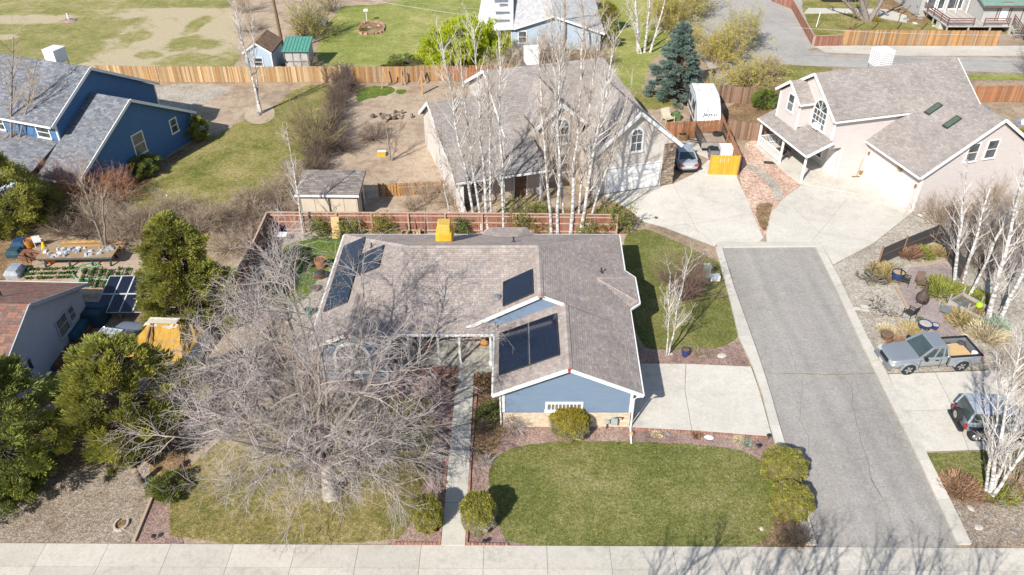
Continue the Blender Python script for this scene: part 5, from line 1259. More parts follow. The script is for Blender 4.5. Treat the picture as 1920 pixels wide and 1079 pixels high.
def twig_bush(label, base, r, hgt, seed, m=None, n=40, droop=-.04, group=None, name='bare_shrub', cat='shrub', dens=1.0, flat=.5, leaf=None, nleaf=0, th=1.0, spread0=.25, lsz=1.0):
    rng = random.Random(seed); t = thing(name, label, cat, base, 0, group); st = []
    for i in range(n):
        a = rng.uniform(0, 2 * math.pi); el = rng.uniform(.1, 1) ** .8; d = Vector((math.cos(a) * (1.15 - el), math.sin(a) * (1.15 - el), el * hgt / r + .15))
        L = rng.uniform(.65, 1.1) * math.hypot(r * (1.1 - el * .6), hgt * (.35 + .65 * el)); p = Vector((math.cos(a), math.sin(a), 0)) * r * spread0 * rng.random()
        q = branch(rng, p, d, L, .022 * th, .008 * th, 7, .10, droop); st.append((q[0], q[1]))
    lv = ramify(rng, st, [dict(per_m=3.8 * dens, len=(.3 * r, .65 * r), ang=(20, 55), lift=droop * .7, wob=.16, pts=4, r=(.010 * th, .005 * th), tmin=.2), dict(per_m=5 * dens, len=(.15, .45), ang=(25, 65), wob=.15, pts=3, r=(.006 * th, .0042 * th), tmin=.1)])
    wood('stem', [(4, st)], m or BARK_T, t); wood('twig', [(3, lv[0]), (3, lv[1])], m or BARK_T, t)
    if leaf is not None:
        rs = np.random.RandomState(seed); ends = np.array([p[0][-1] for p in lv[1]] + [p[0][1] for p in lv[1]]); pick = ends[rs.randint(0, len(ends), nleaf)] + rs.normal(size=(nleaf, 3)) * .07
        tt = np.repeat(rs.uniform(.7, 1.3, nleaf)[:, None], 3, 1); v, f, tt = leaf_quads(rs, pick, sph(rs, nleaf), .085 * lsz, .05 * lsz, tt)
        link('foliage', np_mesh('foliage', v, f, leaf, tt), t)
    return t
def evergreen(label, base, hgt, r, seed, m, prof, clumps=130, per=110, L=.26, W=.085, group=None, name='pine_tree', cat='tree', up=.55, lump=.5, bark=None, tlo=.75, yel=(1, 1, 1), squash=.8, z0=0.0, core=True):
    L, W, per, clumps = L * .78, W * .5, int(per * 1.55), int(clumps * 1.45)
    rs = np.random.RandomState(seed); rng = random.Random(seed); t = thing(name, label, cat, base, 0, group)
    tr = [branch(rng, (0, 0, -.05), (0, 0, 1), hgt * .93, .05 * hgt ** .8, .02, 8, .03, .05)[:2]]; br = []
    C = []; D = []; T = []; 
    for k in range(clumps):
        h = rs.uniform(.02, 1); R_ = r * prof(h); a = rs.uniform(0, 2 * np.pi); q = rs.uniform(.35, 1) ** .45 * (1.0 if rs.rand() < .72 else rs.uniform(1.05, 1.22))
        rr = R_ * q * (1 + .18 * math.sin(3 * a + seed) + .1 * math.sin(5 * a + 2 * seed)); c = np.array([math.cos(a) * rr, math.sin(a) * rr, z0 + h * (hgt - z0) * (1 - .04 * q)])
        br.append(([(0, 0, max(.1, c[2] * .82)), (c[0] * .5, c[1] * .5, c[2] * .93), tuple(c)], [.04, .025, .01]))
        cr_ = lump * rs.uniform(.35, 1.1) * (1.0 if q < 1.02 else .62) * (.45 + .55 * min(1, R_ / r + .3)); n = int(per * rs.uniform(.7, 1.3))
        s_ = sph(rs, n); s_[:, 2] *= squash; pos = c + s_ * cr_ * (rs.uniform(.25, 1, n) ** .5)[:, None]
        out = np.array([math.cos(a), math.sin(a), 0.0]); pos = pos + out[None, :] * (rs.rand(n) ** 2 * .7 * cr_)[:, None]; d = s_ * .6 + out * .6 + np.array([0, 0, up]) + rs.normal(size=(n, 3)) * .25
        cl = rs.uniform(.72, 1.3); yl = rs.uniform(0, 1)
        tt = np.array([1, 1, 1]) * cl * (1 - yl * .4) + np.array(yel) * cl * yl * .4
        T.append(tt[None, :] * rs.uniform(.75, 1.25, n)[:, None]); C.append(pos); D.append(d)
    C = np.concatenate(C); D = np.concatenate(D); T = np.concatenate(T); C[:, 2] = np.maximum(C[:, 2], .06)
    v, f, T = leaf_quads(rs, C, D, L, W, T)
    wood('trunk', [(6, tr), (3, br)], bark or BARK_D, t)
    link('crown', np_mesh('crown', v, f, m, T), t)
    return t
def clipped(label, base, rx, hgt, seed, m, n=5200, L=.052, W=.036, group=None, name='clipped_shrub', barrel=.5, band=None, twigm=None, topm=None, bumpy=.085):
    """clipped dome or barrel: leaves on a lumpy shell over a dark core; band=(lo,hi) where bare twigs show"""
    rs = np.random.RandomState(seed); t = thing(name, label, 'shrub', base, 0, group); n = int(n * 2.3)
    def shell(u, ph, k=1.0):
        pw = 1 - barrel * .75; cz = np.sin(u); cx = np.cos(u)
        rr = np.sign(cx) * np.abs(cx) ** pw; lump = 1 + bumpy * np.sin(5 * ph + seed) * np.cos(4 * u) + bumpy * .7 * np.sin(9 * ph + 3 * u)
        return np.stack([rr * np.cos(ph) * rx * k * lump, rr * np.sin(ph) * rx * k * lump, hgt * .5 + np.sign(cz) * np.abs(cz) ** (.6 + .4 * (1 - barrel)) * hgt * .5 * k], -1)
    K, M_ = 20, 11; u = np.linspace(-1.45, 1.5, M_); ph = np.arange(K) * 2 * np.pi / K; U, PH = np.meshgrid(u, ph, indexing='ij'); v = shell(U, PH, .93); v = np.concatenate([v.reshape(-1, 3), [[0, 0, hgt * .965]]])
    ix = np.arange(M_ * K).reshape(M_, K); nx = np.roll(ix, -1, 1); f = np.stack([ix[:-1], nx[:-1], nx[1:], ix[1:]], -1).reshape(-1, 4)
    f = np.concatenate([f, np.stack([ix[-1], nx[-1], np.full(K, M_ * K), np.full(K, M_ * K)], -1)[:, :]]) if False else f
    tp = np.stack([ix[-1], nx[-1], np.roll(nx[-1], -1), np.full(K, M_ * K)], -1)[::2]; f = np.concatenate([f, tp])
    link('core', np_mesh('core', v, f, CORE), t)
    su = np.where(rs.rand(n) < .8, np.arcsin(rs.uniform(-.95, 1, n)), rs.uniform(.7, 1.57, n)); ph = rs.uniform(0, 2 * np.pi, n); P = shell(su, ph, 1.0); P *= 1; ctr = np.array([0, 0, hgt * .5]); d = P - ctr; d /= np.linalg.norm(d, axis=1, keepdims=True)
    P = P + d * rs.normal(0, .03, n)[:, None] - d * .03 * (rs.rand(n) < .3)[:, None]
    blot = .72 + .3 * (np.sin(7 * ph + 4 * su) * np.cos(5 * su + 2 * ph + seed) > .1) + .25 * (np.sin(11 * ph - 6 * su + seed) > .35)
    tint = np.repeat((rs.uniform(.7, 1.3, n) * blot)[:, None], 3, 1); dd = d * .5 + sph(rs, n); keep = ~((np.sin(6 * ph + 2.5 * su + seed) * np.cos(3.5 * su - ph * 3) > .62) & (rs.rand(n) < .8))
    if band: zf = P[:, 2] / hgt; keep = keep & ~((zf > band[0]) & (zf < band[1]) & (rs.rand(n) < .86))
    if topm is not None:
        top = (P[:, 2] > hgt * .72) & (rs.rand(n) < .8)
        v, f, q = leaf_quads(rs, P[keep & top], dd[keep & top], L, W, tint[keep & top]); link('bloom', np_mesh('bloom', v, f, topm, q), t); keep = keep & ~top
    v, f, q = leaf_quads(rs, P[keep], dd[keep], L, W, tint[keep]); link('foliage', np_mesh('foliage', v, f, m, q), t)
    rng = random.Random(seed); st = []
    for i in range(1500 if band else 420):
        a = rng.uniform(0, 2 * math.pi); uu = rng.uniform(-.9, .35 if band else 1.2); e = shell(np.array([uu]), np.array([a]), rng.uniform(1.0, 1.07))[0]; s_ = e * .75 + ctr * .25
        st.append(([tuple(s_), tuple(s_ * .4 + e * .6 + np.array([0, 0, .02])), tuple(e + np.array([0, 0, .04]))], [.008, .006, .004]))
    wood('twig', [(3, st)], twigm or BARK_M, t)
    return t

# -- the great bare tree on the front lawn
rng = random.Random(77); base = G(620, 930); bt = thing('bare_tree', 'huge leafless grey tree spreading over the front lawn and the ranch house', 'tree', base)
trunk = [([(0, 0, -.1), (-.03, .06, .5), (-.05, .18, 1.2), (-.02, .3, 1.9), (0, .4, 2.6), (0.05, .5, 3.2)], [.46, .33, .28, .27, .2, .1])]
limbs = []
for a, el, L, z in ((172, 32, 6.9, 1.8), (150, 36, 8.0, 1.9), (128, 46, 9.2, 2.0), (105, 55, 9.6, 2.2), (80, 58, 9.4, 2.4), (60, 50, 9.6, 2.1), (38, 42, 8.4, 1.9), (15, 36, 6.6, 1.7), (-10, 34, 5.4, 2.2), (-45, 48, 5.6, 2.3), (-85, 52, 5.2, 2.4), (-125, 46, 5.4, 2.2), (-160, 36, 6.2, 2.0), (195, 48, 6.9, 2.6), (120, 70, 8.6, 3.0), (50, 68, 9.0, 3.0), (0, 62, 6.8, 2.8), (-70, 74, 6.4, 3.1), (-35, 30, 4.2, 2.1), (-100, 34, 3.4, 2.2), (-135, 28, 4.4, 2.1), (-165, 40, 6.0, 2.2), (140, 55, 8.2, 2.6), (165, 50, 7.4, 2.4)):
    d = Vector((math.cos(R(a)) * math.cos(R(el)), math.sin(R(a)) * math.cos(R(el)), math.sin(R(el)))); q = branch(rng, (0, .25, z), d, L, rng.uniform(.10, .155), .016, 11, .085, -.035 if el < 33 and a < 0 else .0); limbs.append((q[0], q[1]))
lv = ramify(rng, limbs, [
    dict(per_m=1.9, len=(1.4, 3.6), ang=(28, 62), up=.0, lift=-.01, wob=.11, pts=7, r=(.034, .009), tmin=.16, taper=.5),
    dict(per_m=2.6, len=(.8, 1.9), ang=(25, 60), lift=-.05, wob=.13, pts=5, r=(.0135, .0062), tmin=.12, taper=.4),
    dict(per_m=3.0, len=(.45, 1.05), ang=(25, 60), lift=-.05, wob=.14, pts=4, r=(.0085, .005), tmin=.1, taper=.3),
    dict(per_m=2.9, len=(.2, .5), ang=(25, 65), lift=.02, wob=.14, pts=3, r=(.0065, .0046), tmin=.15)])
wood('trunk', [(10, trunk)], mat('pale_bark', (.50, .44, .37), .95, (.36, .31, .26), 5), bt)
wood('limb', [(8, limbs)], BARK_G, bt)
lim = lambda L_: [q for q in L_ if q[0][-1][2] > .35 and q[0][0][2] > .3]
wood('branch', [(5, lim(lv[0]))], mat('limb_twig', (.42, .365, .33), .95, (.27, .225, .20), 2), bt)
wood('crown', [(4, lim(lv[1])), (3, lim(lv[2])), (3, lim(lv[3]))], BARK_M, bt)
print('big tree twigs', [len(x) for x in lv])

# -- aspen clump behind the ranch house
GA = 'white aspens in the clump behind the red fence'
for i, (bx, by, tx, ty, r) in enumerate(((893, 436, 828, 78, .15), (903, 437, 862, 100, .15), (915, 437, 888, 56, .17), (922, 436, 914, 120, .12), (944, 438, 936, 70, .14), (1034, 441, 1008, 70, .16), (1046, 441, 1050, 8, .17), (1070, 441, 1094, 52, .2), (1087, 441, 1155, 72, .19))):
    b = G(bx, by); lab = ['tall white aspen leaning west at the edge of the clump', 'white aspen second from the west edge of the clump', 'tallest white aspen of the western bunch', 'thin white aspen behind the western bunch', 'straight white aspen standing alone between the two bunches',
        'white aspen first of the eastern bunch beside the olive shrub', 'tallest white aspen of the eastern bunch, dead straight', 'thick white aspen in front of the tan garage', 'white aspen leaning east across the tan garage'][i]
    aspen(lab, b, tip(b, tx, ty), r, 100 + i, GA, dens=1.05, t0=.22, twig=[TWIG_W, TWIG_B][i % 2])
for i, (bx, by, tx, ty, r, lb) in enumerate(((885, 430, 800, 190, .10, 'thin white aspen leaning far west over the dirt yard'), (1060, 436, 1032, 40, .13, 'white aspen behind the tallest of the eastern bunch'), (1080, 437, 1128, 30, .13, 'tall thin white aspen behind the thick one in front of the tan garage'), (1098, 440, 1185, 160, .11, 'white aspen leaning farthest east over the tan driveway'))):
    b = G(bx, by); aspen(lb, b, tip(b, tx, ty), r, 130 + i, GA, dens=1.05, t0=.22, twig=TWIG_B)
b = G(848, 437); aspen('slender bare sapling before the red fence near the yellow cooler', b, tip(b, 812, 215), .07, 120, twig=BARK_T, dens=.8, t0=.15)
b = G(570, 446); aspen('white aspen in front of the beige shed by the rear lawn', b, tip(b, 538, 248), .12, 121, dens=.85)
b = G(490, 214); aspen('tall white aspen in the round bed beside the gravel drive', b, tip(b, 432, -10), .2, 122, dens=1.1, stems=[(b + V(-.3, .2, 0), tip(b, 470, 20), .14)])
b = G(1250, 668); aspen('young white birch with two stems on the rock bed by the driveway', b, tip(b, 1257, 512), .06, 123, dens=1.1, t0=.22, spread=1.25, stems=[(b + V(.12, .05, 0), tip(b, 1287, 502), .07)], name='birch_tree')
# -- right side whites
GR = 'white barked trees beside the gravel patio'
b = G(1790, 530); aspen('white tree with twin stems behind the yellow grass at the patio', b, tip(b, 1815, 300), .17, 124, GR, dens=1.1, t0=.2, stems=[(b + V(.5, -.1, 0), tip(b, 1862, 330), .15)])
b = G(1815, 560); aspen('white tree leaning east behind the twin stemmed tree at the patio', b, tip(b, 1930, 330), .13, 125, GR, dens=1.0, t0=.2)
b = G(1850, 610); aspen('thick white tree leaning over the wooden planter by the patio', b, tip(b, 1925, 310), .25, 126, GR, dens=1.1, t0=.18, stems=[(b + V(.7, .1, 0), tip(b, 1985, 380), .2)])
b = G(1855, 928); aspen('multi stemmed white birch in front of the dark off road car', b, tip(b, 1915, 640), .15, 127, dens=1.25, t0=.16, spread=1.25, name='birch_tree', stems=[(b + V(.15, .1, 0), tip(b, 1950, 690), .15), (b + V(-.12, .1, 0), tip(b, 1880, 700), .11), (b + V(.1, -.1, 0), tip(b, 1985, 760), .12)])
b = G(1745, 420)
for i, (x, y, r, hh) in enumerate(((1760, 420, 2.0, 2.6), (1800, 445, 2.2, 3.0), (1850, 440, 2.3, 3.2), (1895, 430, 2.4, 3.4), (1840, 500, 2.0, 2.4), (1895, 510, 2.2, 2.8), (1860, 395, 2.0, 2.6), (1910, 470, 2.2, 3.0), (1780, 470, 1.7, 2.0))):
    twig_bush('tangled leafless brush clump in the thicket behind the patio fence', G(x, y), r, hh, 140 + i, [BARK_T, BARK_B, BARK_M][i % 3], 34, -.05, 'leafless brush behind the patio', dens=.85)
twig_bush('sprawling leafless brush at the back of the gravel verge by the birch', G(1905, 905), 1.7, 1.7, 150, BARK_T, 40, -.05, dens=.9)
twig_bush('leafless brush beside the pickup tailgate', G(1905, 715), 1.9, 1.8, 151, BARK_T, 40, -.04, dens=.9)
# -- other bare trees
b = G(1283, 566); t = twig_bush('reddish twiggy crabapple tree on the corner lawn beside the kerb', b, 2.1, 3.6, 152, mat('plum_twig', (.24, .15, .125), .95, (.17, .11, .095), 4), 34, -.015, dens=1.0, name='crabapple_tree', cat='tree', th=1.25, spread0=.1)
b = G(732, 303); t = aspen('small dark bare tree in the middle of the dirt yard', b, tip(b, 722, 222), .13, 153, bark=BARK_G, twig=BARK_B, dens=1.0, t0=.2, spread=1.7, name='bare_tree', stems=[(b + V(.1, 0, 0), tip(b, 752, 235), .09)])
twig_bush('tall fan of bare willow stems beside the fence hedge', G(585, 285), 2.6, 5.2, 154, mat('olive_twig', (.32, .26, .14), .95, (.22, .175, .1), 4), 75, .0, dens=.7, th=1.2, spread0=.35, name='willow_shrub')
twig_bush('round leafless grey shrub on the far lawn edge', G(622, 22), 1.8, 2.6, 155, BARK_B, 40, -.01, dens=.6)
b = G(460, 25); twig_bush('small tan leafless tree at the far field corner', b, 1.8, 4.0, 156, BARK_T, 30, 0, dens=.7, name='bare_tree', cat='tree', th=1.3)
twig_bush('olive green shrub tree casting long shadow over the far lawn', G(585, 72), 3.0, 4.4, 157, mat('olive_grey_twig', (.26, .23, .12), .95, (.17, .15, .09), 4), 60, -.01, dens=.7, th=1.3, leaf=LEAF_B, nleaf=4200, name='shrub_tree', cat='tree')
b = G(1625, 40); aspen('massive grey tree with thick forks behind the golden fence', b, tip(b, 1600, -60), .55, 158, bark=BARK_G, twig=BARK_G, dens=.8, t0=.12, spread=1.6, name='bare_tree', stems=[(b + V(.4, .1, 0), tip(b, 1700, -70), .45), (b + V(-.3, .1, 0), tip(b, 1540, -40), .35)])
b = G(1197, 100); aspen('white cottonwood with several trunks on the far side lawn', b, tip(b, 1190, -70), .26, 159, dens=1.0, t0=.15, stems=[(b + V(.7, .2, 0), tip(b, 1225, -60), .22), (b + V(1.3, .1, 0), tip(b, 1262, -50), .2), (b + V(.3, -.3, 0), tip(b, 1175, 0), .12)], name='cottonwood_tree')
for i, (x, y, tx, ty) in enumerate(((1055, 100, 1062, -60), (1098, 105, 1085, -70))):
    b = G(x, y); aspen(['bare brown tree west of its twin before the pale blue gable', 'bare grey tree east of its twin before the pale blue gable'][i], b, tip(b, tx, ty), .16, 160 + i, 'bare trees before the pale blue gable', bark=BARK_T, twig=BARK_M, dens=.8, name='bare_tree')
for i, (x, y, r, hh) in enumerate(((985, 140, 2.3, 3.4), (1025, 125, 2.6, 4.2), (1075, 130, 2.2, 2.6), (1120, 125, 2.2, 2.6), (930, 150, 2.0, 2.0))):
    twig_bush('arching tan bramble in the thicket below the pale blue house', G(x, y), r, hh, 165 + i, BARK_T, 60, -.09, 'tan brambles below the pale blue house', dens=1.0)
# -- left side scrub
for i, (x, y, r, hh, m_) in enumerate(((115, 395, 2.6, 3.8, BARK_R), (170, 385, 2.7, 3.8, BARK_R), (220, 378, 2.1, 2.8, BARK_R), (95, 350, 2.4, 3.0, BARK_T), (190, 420, 2.2, 2.6, BARK_T))):
    twig_bush(['rust red leafless shrub next to the spreading pine', 'rust red leafless shrub before the blue gable', 'small rust red leafless shrub at the blue house corner', 'tan leafless shrub between olive pine and blue house', 'tan leafless shrub above the lumber stack'][i], G(x, y), r, hh, 171 + i, m_, 46, -.05, 'rust red shrubs by the blue house', dens=1.0)
b = G(18, 335); aspen('leafless tree in front of the blue house beside the olive pine', b, tip(b, 25, 70), .16, 176, bark=BARK_G, twig=BARK_T, dens=.8, t0=.2, spread=1.7, name='bare_tree', stems=[(b + V(.2, 0, 0), tip(b, 70, 110), .12)])
b = G(196, 468); aspen('forked grey bare tree rising behind the long junk table', b, tip(b, 150, 330), .12, 175, bark=BARK_G, twig=BARK_T, dens=1.0, t0=.25, spread=1.8, name='bare_tree', stems=[(b + V(.1, 0, 0), tip(b, 190, 350), .11)])
GB = 'leafless brambles along the yard boundary'
pr = []
for i in range(4):
    t = twig_bush('tangled leafless bramble on the yard boundary', G(240 + 50 * i, 430), 1.9, 1.7, 180 + i, [BARK_T, BARK_T, BARK_B, BARK_T][i], 52, -.10, GB, dens=1.0, name='bramble'); pr.append(t)
brg_ = random.Random(12)
for (x, y, s) in ((120, 440, .9), (165, 445, .9), (230, 455, .95), (275, 440, 1), (320, 405, 1), (365, 445, 1.05), (410, 415, 1), (445, 440, 1.05), (470, 410, 1.0), (480, 455, .9), (500, 395, 1.0), (520, 370, .9), (535, 400, .8), (430, 470, .9), (545, 330, .8), (560, 355, .8), (60, 430, .9), (465, 380, .8)):
    dup(pr[brg_.randrange(4)], G(x, y), brg_.uniform(0, 6), group=GB, scale=s)
GH = 'bramble hedge over the fence by the dirt yard'
pr2 = []
for i in range(2):
    pr2.append(twig_bush('dense brown bramble swamping the fence beside the dirt yard', G(640 - 4 * i, 165 + 22 * i), 1.2, 2.1, 190 + i, BARK_B, 60, -.06, GH, dens=1.1, name='bramble'))
for (x, y, s) in ((632, 206, 1), (628, 225, 1), (622, 245, 1), (616, 265, 1), (608, 285, 1), (600, 305, 1), (592, 325, .95), (648, 150, 1), (655, 172, .9)):
    dup(pr2[brg_.randrange(2)], G(x, y), brg_.uniform(0, 6), group=GH, scale=s)
for i, (x, y, r, hh, m_, lb) in enumerate(((575, 128, 1.4, 1.8, BARK_T, 'grey leafless shrub spilling over the green roofed shed'), (505, 128, .9, 1.3, BARK_T, 'leafless shrub between the two sheds'), (470, 60, 1.8, 1.8, BARK_T, 'low tan scrub behind the blue shed'),
        (640, 285, 1.9, .8, BARK_B, 'brush pile of cut branches beside the bramble hedge'), (705, 262, 1.8, .9, BARK_B, 'loose brush pile left of the small dark tree'), (800, 380, 1.6, 1.5, BARK_T, 'thin leafless scrub behind the red fence'), (850, 385, 1.5, 1.6, BARK_T, 'leafless scrub under the leaning aspens'), (770, 395, 1.1, 1.2, BARK_T, 'low leafless scrub near the beige shed corner'),
        (970, 800, .85, .75, BARK_M, 'pale grey twiggy shrub against the buff brick'), (907, 812, .6, .5, BARK_B, 'dark low shrub beside the front walk'), (1493, 1018, .72, 1.1, BARK_D, 'dark leafless clipped shrub at the kerb corner'),
        (815, 888, .42, .55, BARK_M, 'small grey twig shrub beside the walk edging'), (912, 868, .4, .35, BARK_M, 'small dry shrub at the front lawn edge'), (1310, 668, .5, .4, BARK_T, 'dry flower clump beside the blue pot'))):
    twig_bush(lb, G(x, y), r, hh, 200 + i, m_, 60 if r < 1 else 45, -.03, dens=1.4 if r < 1 else .9, th=.8 if r < 1 else 1)
# -- evergreens
dome = lambda h: (math.sin(min(1, h * 1.15 + .18) * math.pi * .5) if h < .35 else max(.08, math.cos((h - .35) / .65 * math.pi * .5) ** .6))
spire = lambda h: max(.06, (1 - h) ** .75) * (.8 + .2 * min(1, h * 6))
YL = (1.5, 1.25, .55)
b = G(35, 905); evergreen('broad dark juniper at the corner of the front gravel', b, 7.6, 3.3, 301, LEAF_G, dome, 175, 120, .30, .085, yel=(2.2, 1.7, .8), lump=.62)
b = G(265, 842); evergreen('upright olive juniper between gravel yard and the big bare tree', b, 7.2, 2.9, 302, LEAF_O, dome, 190, 115, .34, .085, up=.95, yel=YL, lump=.5)
b = G(362, 606); evergreen('tall olive green pine beside the yellow tarp tent', b, 7.7, 3.15, 303, LEAF_O, lambda h: max(.1, (1 - h) ** .5) * min(1, .6 + h * 1.6) * (.86 + .14 * math.sin(h * 17)), 215, 120, .26, .085, yel=YL, lump=.55)
b = G(22, 440); evergreen('olive pine at the frame edge below the blue house', b, 6.6, 2.8, 304, LEAF_O, dome, 150, 110, .27, .085, yel=YL, lump=.6)
b = G(85, 415); evergreen('low olive juniper below the rust red shrubs', b, 2.6, 2.3, 305, LEAF_O, dome, 70, 90, .25, .08, yel=YL, name='juniper_shrub', cat='shrub')
b = G(318, 925); evergreen('small green juniper at the edge of the front lawn', b, 1.1, .8, 306, LEAF_G, dome, 40, 60, .16, .06, yel=YL, lump=.25, name='juniper_shrub', cat='shrub')
b = G(25, 925); evergreen('low dark juniper skirt under the corner juniper', b, 1.5, 1.8, 307, LEAF_G, dome, 55, 80, .22, .07, yel=YL, lump=.4, name='juniper_shrub', cat='shrub')
b = G(1265, 188); evergreen('conical blue spruce behind the travel trailer', b, 7.6, 2.55, 308, LEAF_S, spire, 230, 95, .30, .10, up=-.05, lump=.5, name='spruce_tree', yel=(1.2, 1.25, 1.2), squash=.45)
b = G(1138, 62); evergreen('column shaped green conifer beside the pale blue house', b, 3.6, 1.0, 309, LEAF_H, dome, 45, 70, .25, .1, name='conifer_tree', yel=YL)
b = G(1143, 88); evergreen('shorter green conifer before the column shaped one', b, 2.4, .8, 310, LEAF_O, dome, 30, 70, .22, .09, name='conifer_tree', yel=YL)
b = G(1432, 203); evergreen('round green bush against the streaky brown fence', b, 1.8, 1.3, 311, LEAF_G, dome, 50, 80, .2, .08, name='round_bush', cat='shrub', lump=.35, yel=(1.4, 1.6, .8))
b = G(375, 262); evergreen('yellow green bush at the east corner of the blue house', b, 2.2, .95, 312, LEAF_O, dome, 45, 80, .2, .08, name='round_bush', cat='shrub', lump=.35, yel=(1.6, 1.6, .6))
b = G(272, 328); evergreen('dark green bush under the tall blue house window', b, 1.6, 1.3, 313, LEAF_G, dome, 50, 80, .2, .08, name='round_bush', cat='shrub', lump=.35, yel=YL)
b = G(1912, 300); evergreen('green bush at the cream house rear corner', b, 2.8, 1.6, 314, LEAF_O, dome, 60, 80, .24, .09, name='round_bush', cat='shrub', yel=YL)
b = G(905, 128); evergreen('dark green hedge bush under the curtained glass door', b, 1.1, 1.6, 315, LEAF_G, dome, 40, 70, .22, .09, name='round_bush', cat='shrub')
b = G(760, 124); evergreen('low dark hedge bush along the lawn side of the rusty fence', b, .7, 2.6, 316, LEAF_G, dome, 50, 60, .22, .09, name='round_bush', cat='shrub', lump=.35)
for i, (x, y, r, hh, m_, lb) in enumerate(((972, 432, 1.5, 2.4, LEAF_O, 'olive shrub before the red fence between aspen bunches'), (1012, 425, 1.3, 2.0, LEAF_O, 'olive shrub at the foot of the eastern aspens'), (1145, 435, 1.5, 2.3, LEAF_O, 'olive shrub at the corner of tan driveway and lawn'), (1110, 440, 1.1, 1.5, LEAF_O, 'small olive shrub beside the leaning eastern aspen'),
        (602, 444, .95, 1.5, LEAF_O, 'sparse olive shrub first along the red fence'), (658, 444, .95, 1.7, LEAF_O, 'sparse olive shrub with red leaves in the middle of the red fence'), (722, 443, .95, 1.7, LEAF_H, 'yellowish shrub third along the red fence'), (868, 440, .7, 1.3, LEAF_G, 'dark shrub behind the yellow cooler'))):
    twig_bush(lb, G(x, y), r, hh, 320 + i, BARK_B, 34, -.01, dens=.9, leaf=m_, nleaf=3800 if r > 1.2 else 1900, name='leafy_shrub')
b = G(912, 788); twig_bush('green broadleaf shrub by the garage wing corner', b, .75, .8, 330, BARK_B, 34, -.03, leaf=LEAF_G, nleaf=1500, name='leafy_shrub')
b = G(912, 722); twig_bush('small brown leaved shrub beside the porch slab', b, .55, .6, 331, BARK_B, 30, -.03, leaf=LEAF_D, nleaf=900, name='leafy_shrub')
# willow and budding trees
rs = np.random.RandomState(5)
b = G(872, 126); t = thing('willow_tree', 'bright yellow green weeping willow before the white roof house', 'tree', b); rng = random.Random(5); st = []; t.scale = (1.05, 1.05, 1.0)
for i in range(110):
    a = rng.uniform(0, 6.28); el = rng.uniform(.05, 1); d = Vector((math.cos(a) * (1.1 - el * .8), math.sin(a) * (1.1 - el * .8), el)); q = branch(rng, (0, 0, rng.uniform(.1, .8)), d, rng.uniform(3.0, 4.9), .04, .01, 8, .06, -.06); st.append((q[0], q[1]))
lv = ramify(rng, st, [dict(per_m=4.5, len=(.8, 1.6), ang=(15, 40), lift=-.02, wob=.08, pts=5, r=(.014, .006), tmin=.25)])
wood('trunk', [(4, st)], mat('yellow_twig', (.36, .33, .07), .9, (.26, .24, .05), 3), t)
n = 64000; allp = np.array([p for q in lv[0] for p in q[0]]); pk = allp[rs.randint(0, len(allp), n)] + rs.normal(size=(n, 3)) * .07
m2 = 30000; sp = sph(rs, m2); sp[:, 2] = np.abs(sp[:, 2]) * 1.0 - .25 * (rs.rand(m2) < .4); ex = np.stack([sp[:, 0] * 2.75, sp[:, 1] * 2.75, 2.2 + sp[:, 2] * 2.9], 1); ex[:, :2] *= (rs.uniform(.55, 1, m2) ** .4)[:, None]; ex[:, 2] = .3 + (ex[:, 2] - .3) * rs.uniform(.75, 1.03, m2); ex += (.16 * np.sin(9 * np.arctan2(ex[:, 1], ex[:, 0])))[:, None] * sp
pk = np.concatenate([pk, ex]); n = len(pk)
v, f, tt = leaf_quads(rs, pk, np.array([0, 0, 1.0]) + rs.normal(size=(n, 3)) * .5, .27, .065, np.repeat(rs.uniform(.7, 1.3, n)[:, None], 3, 1)); wood('twig', [(3, lv[0])], MATS['yellow_twig'], t); link('crown', np_mesh('crown', v, f, LEAF_Y, tt), t)
for i, (x, y, r, hh, nl, lb) in enumerate(((1255, 62, 2.6, 5.0, 10800, 'yellow budding tree between cottonwood and spruce'), (1300, 30, 2.4, 4.5, 7800, 'yellow budding tree at the gravel lot edge'), (1345, 120, 2.6, 4.2, 7800, 'yellow budding shrub tree just behind the spruce'), (1385, 95, 2.6, 5.0, 7800, 'tall yellow budding tree beside the back lane'), (1400, 165, 2.3, 2.8, 3900, 'grey and yellow thicket behind the trailer fence'), (1340, 180, 1.6, 2.0, 2100, 'low grey thicket at the trailer fence end'), (1440, 150, 1.8, 2.2, 1500, 'grey twiggy thicket beside the verge'), (1290, 100, 2.0, 3.6, 5400, 'slim yellow budding tree rising behind the spruce top'))):
    twig_bush(lb, G(x, y), r, hh, 340 + i, [BARK_T, BARK_M][i % 2], 60, -.01, dens=1.0, th=1.25, leaf=LEAF_B, nleaf=nl, lsz=1.15, name='budding_tree', cat='tree')
twig_bush('leafless dark tree at the frame edge beside the back lane', G(1935, 150), 2.6, 4.0, 350, BARK_B, 40, -.02, dens=.8, name='bare_tree', cat='tree')
twig_bush('leafless grey scrub at the foot of the deck stairs', G(1925, 75), 1.8, 2.0, 351, BARK_B, 40, -.03, dens=.8)
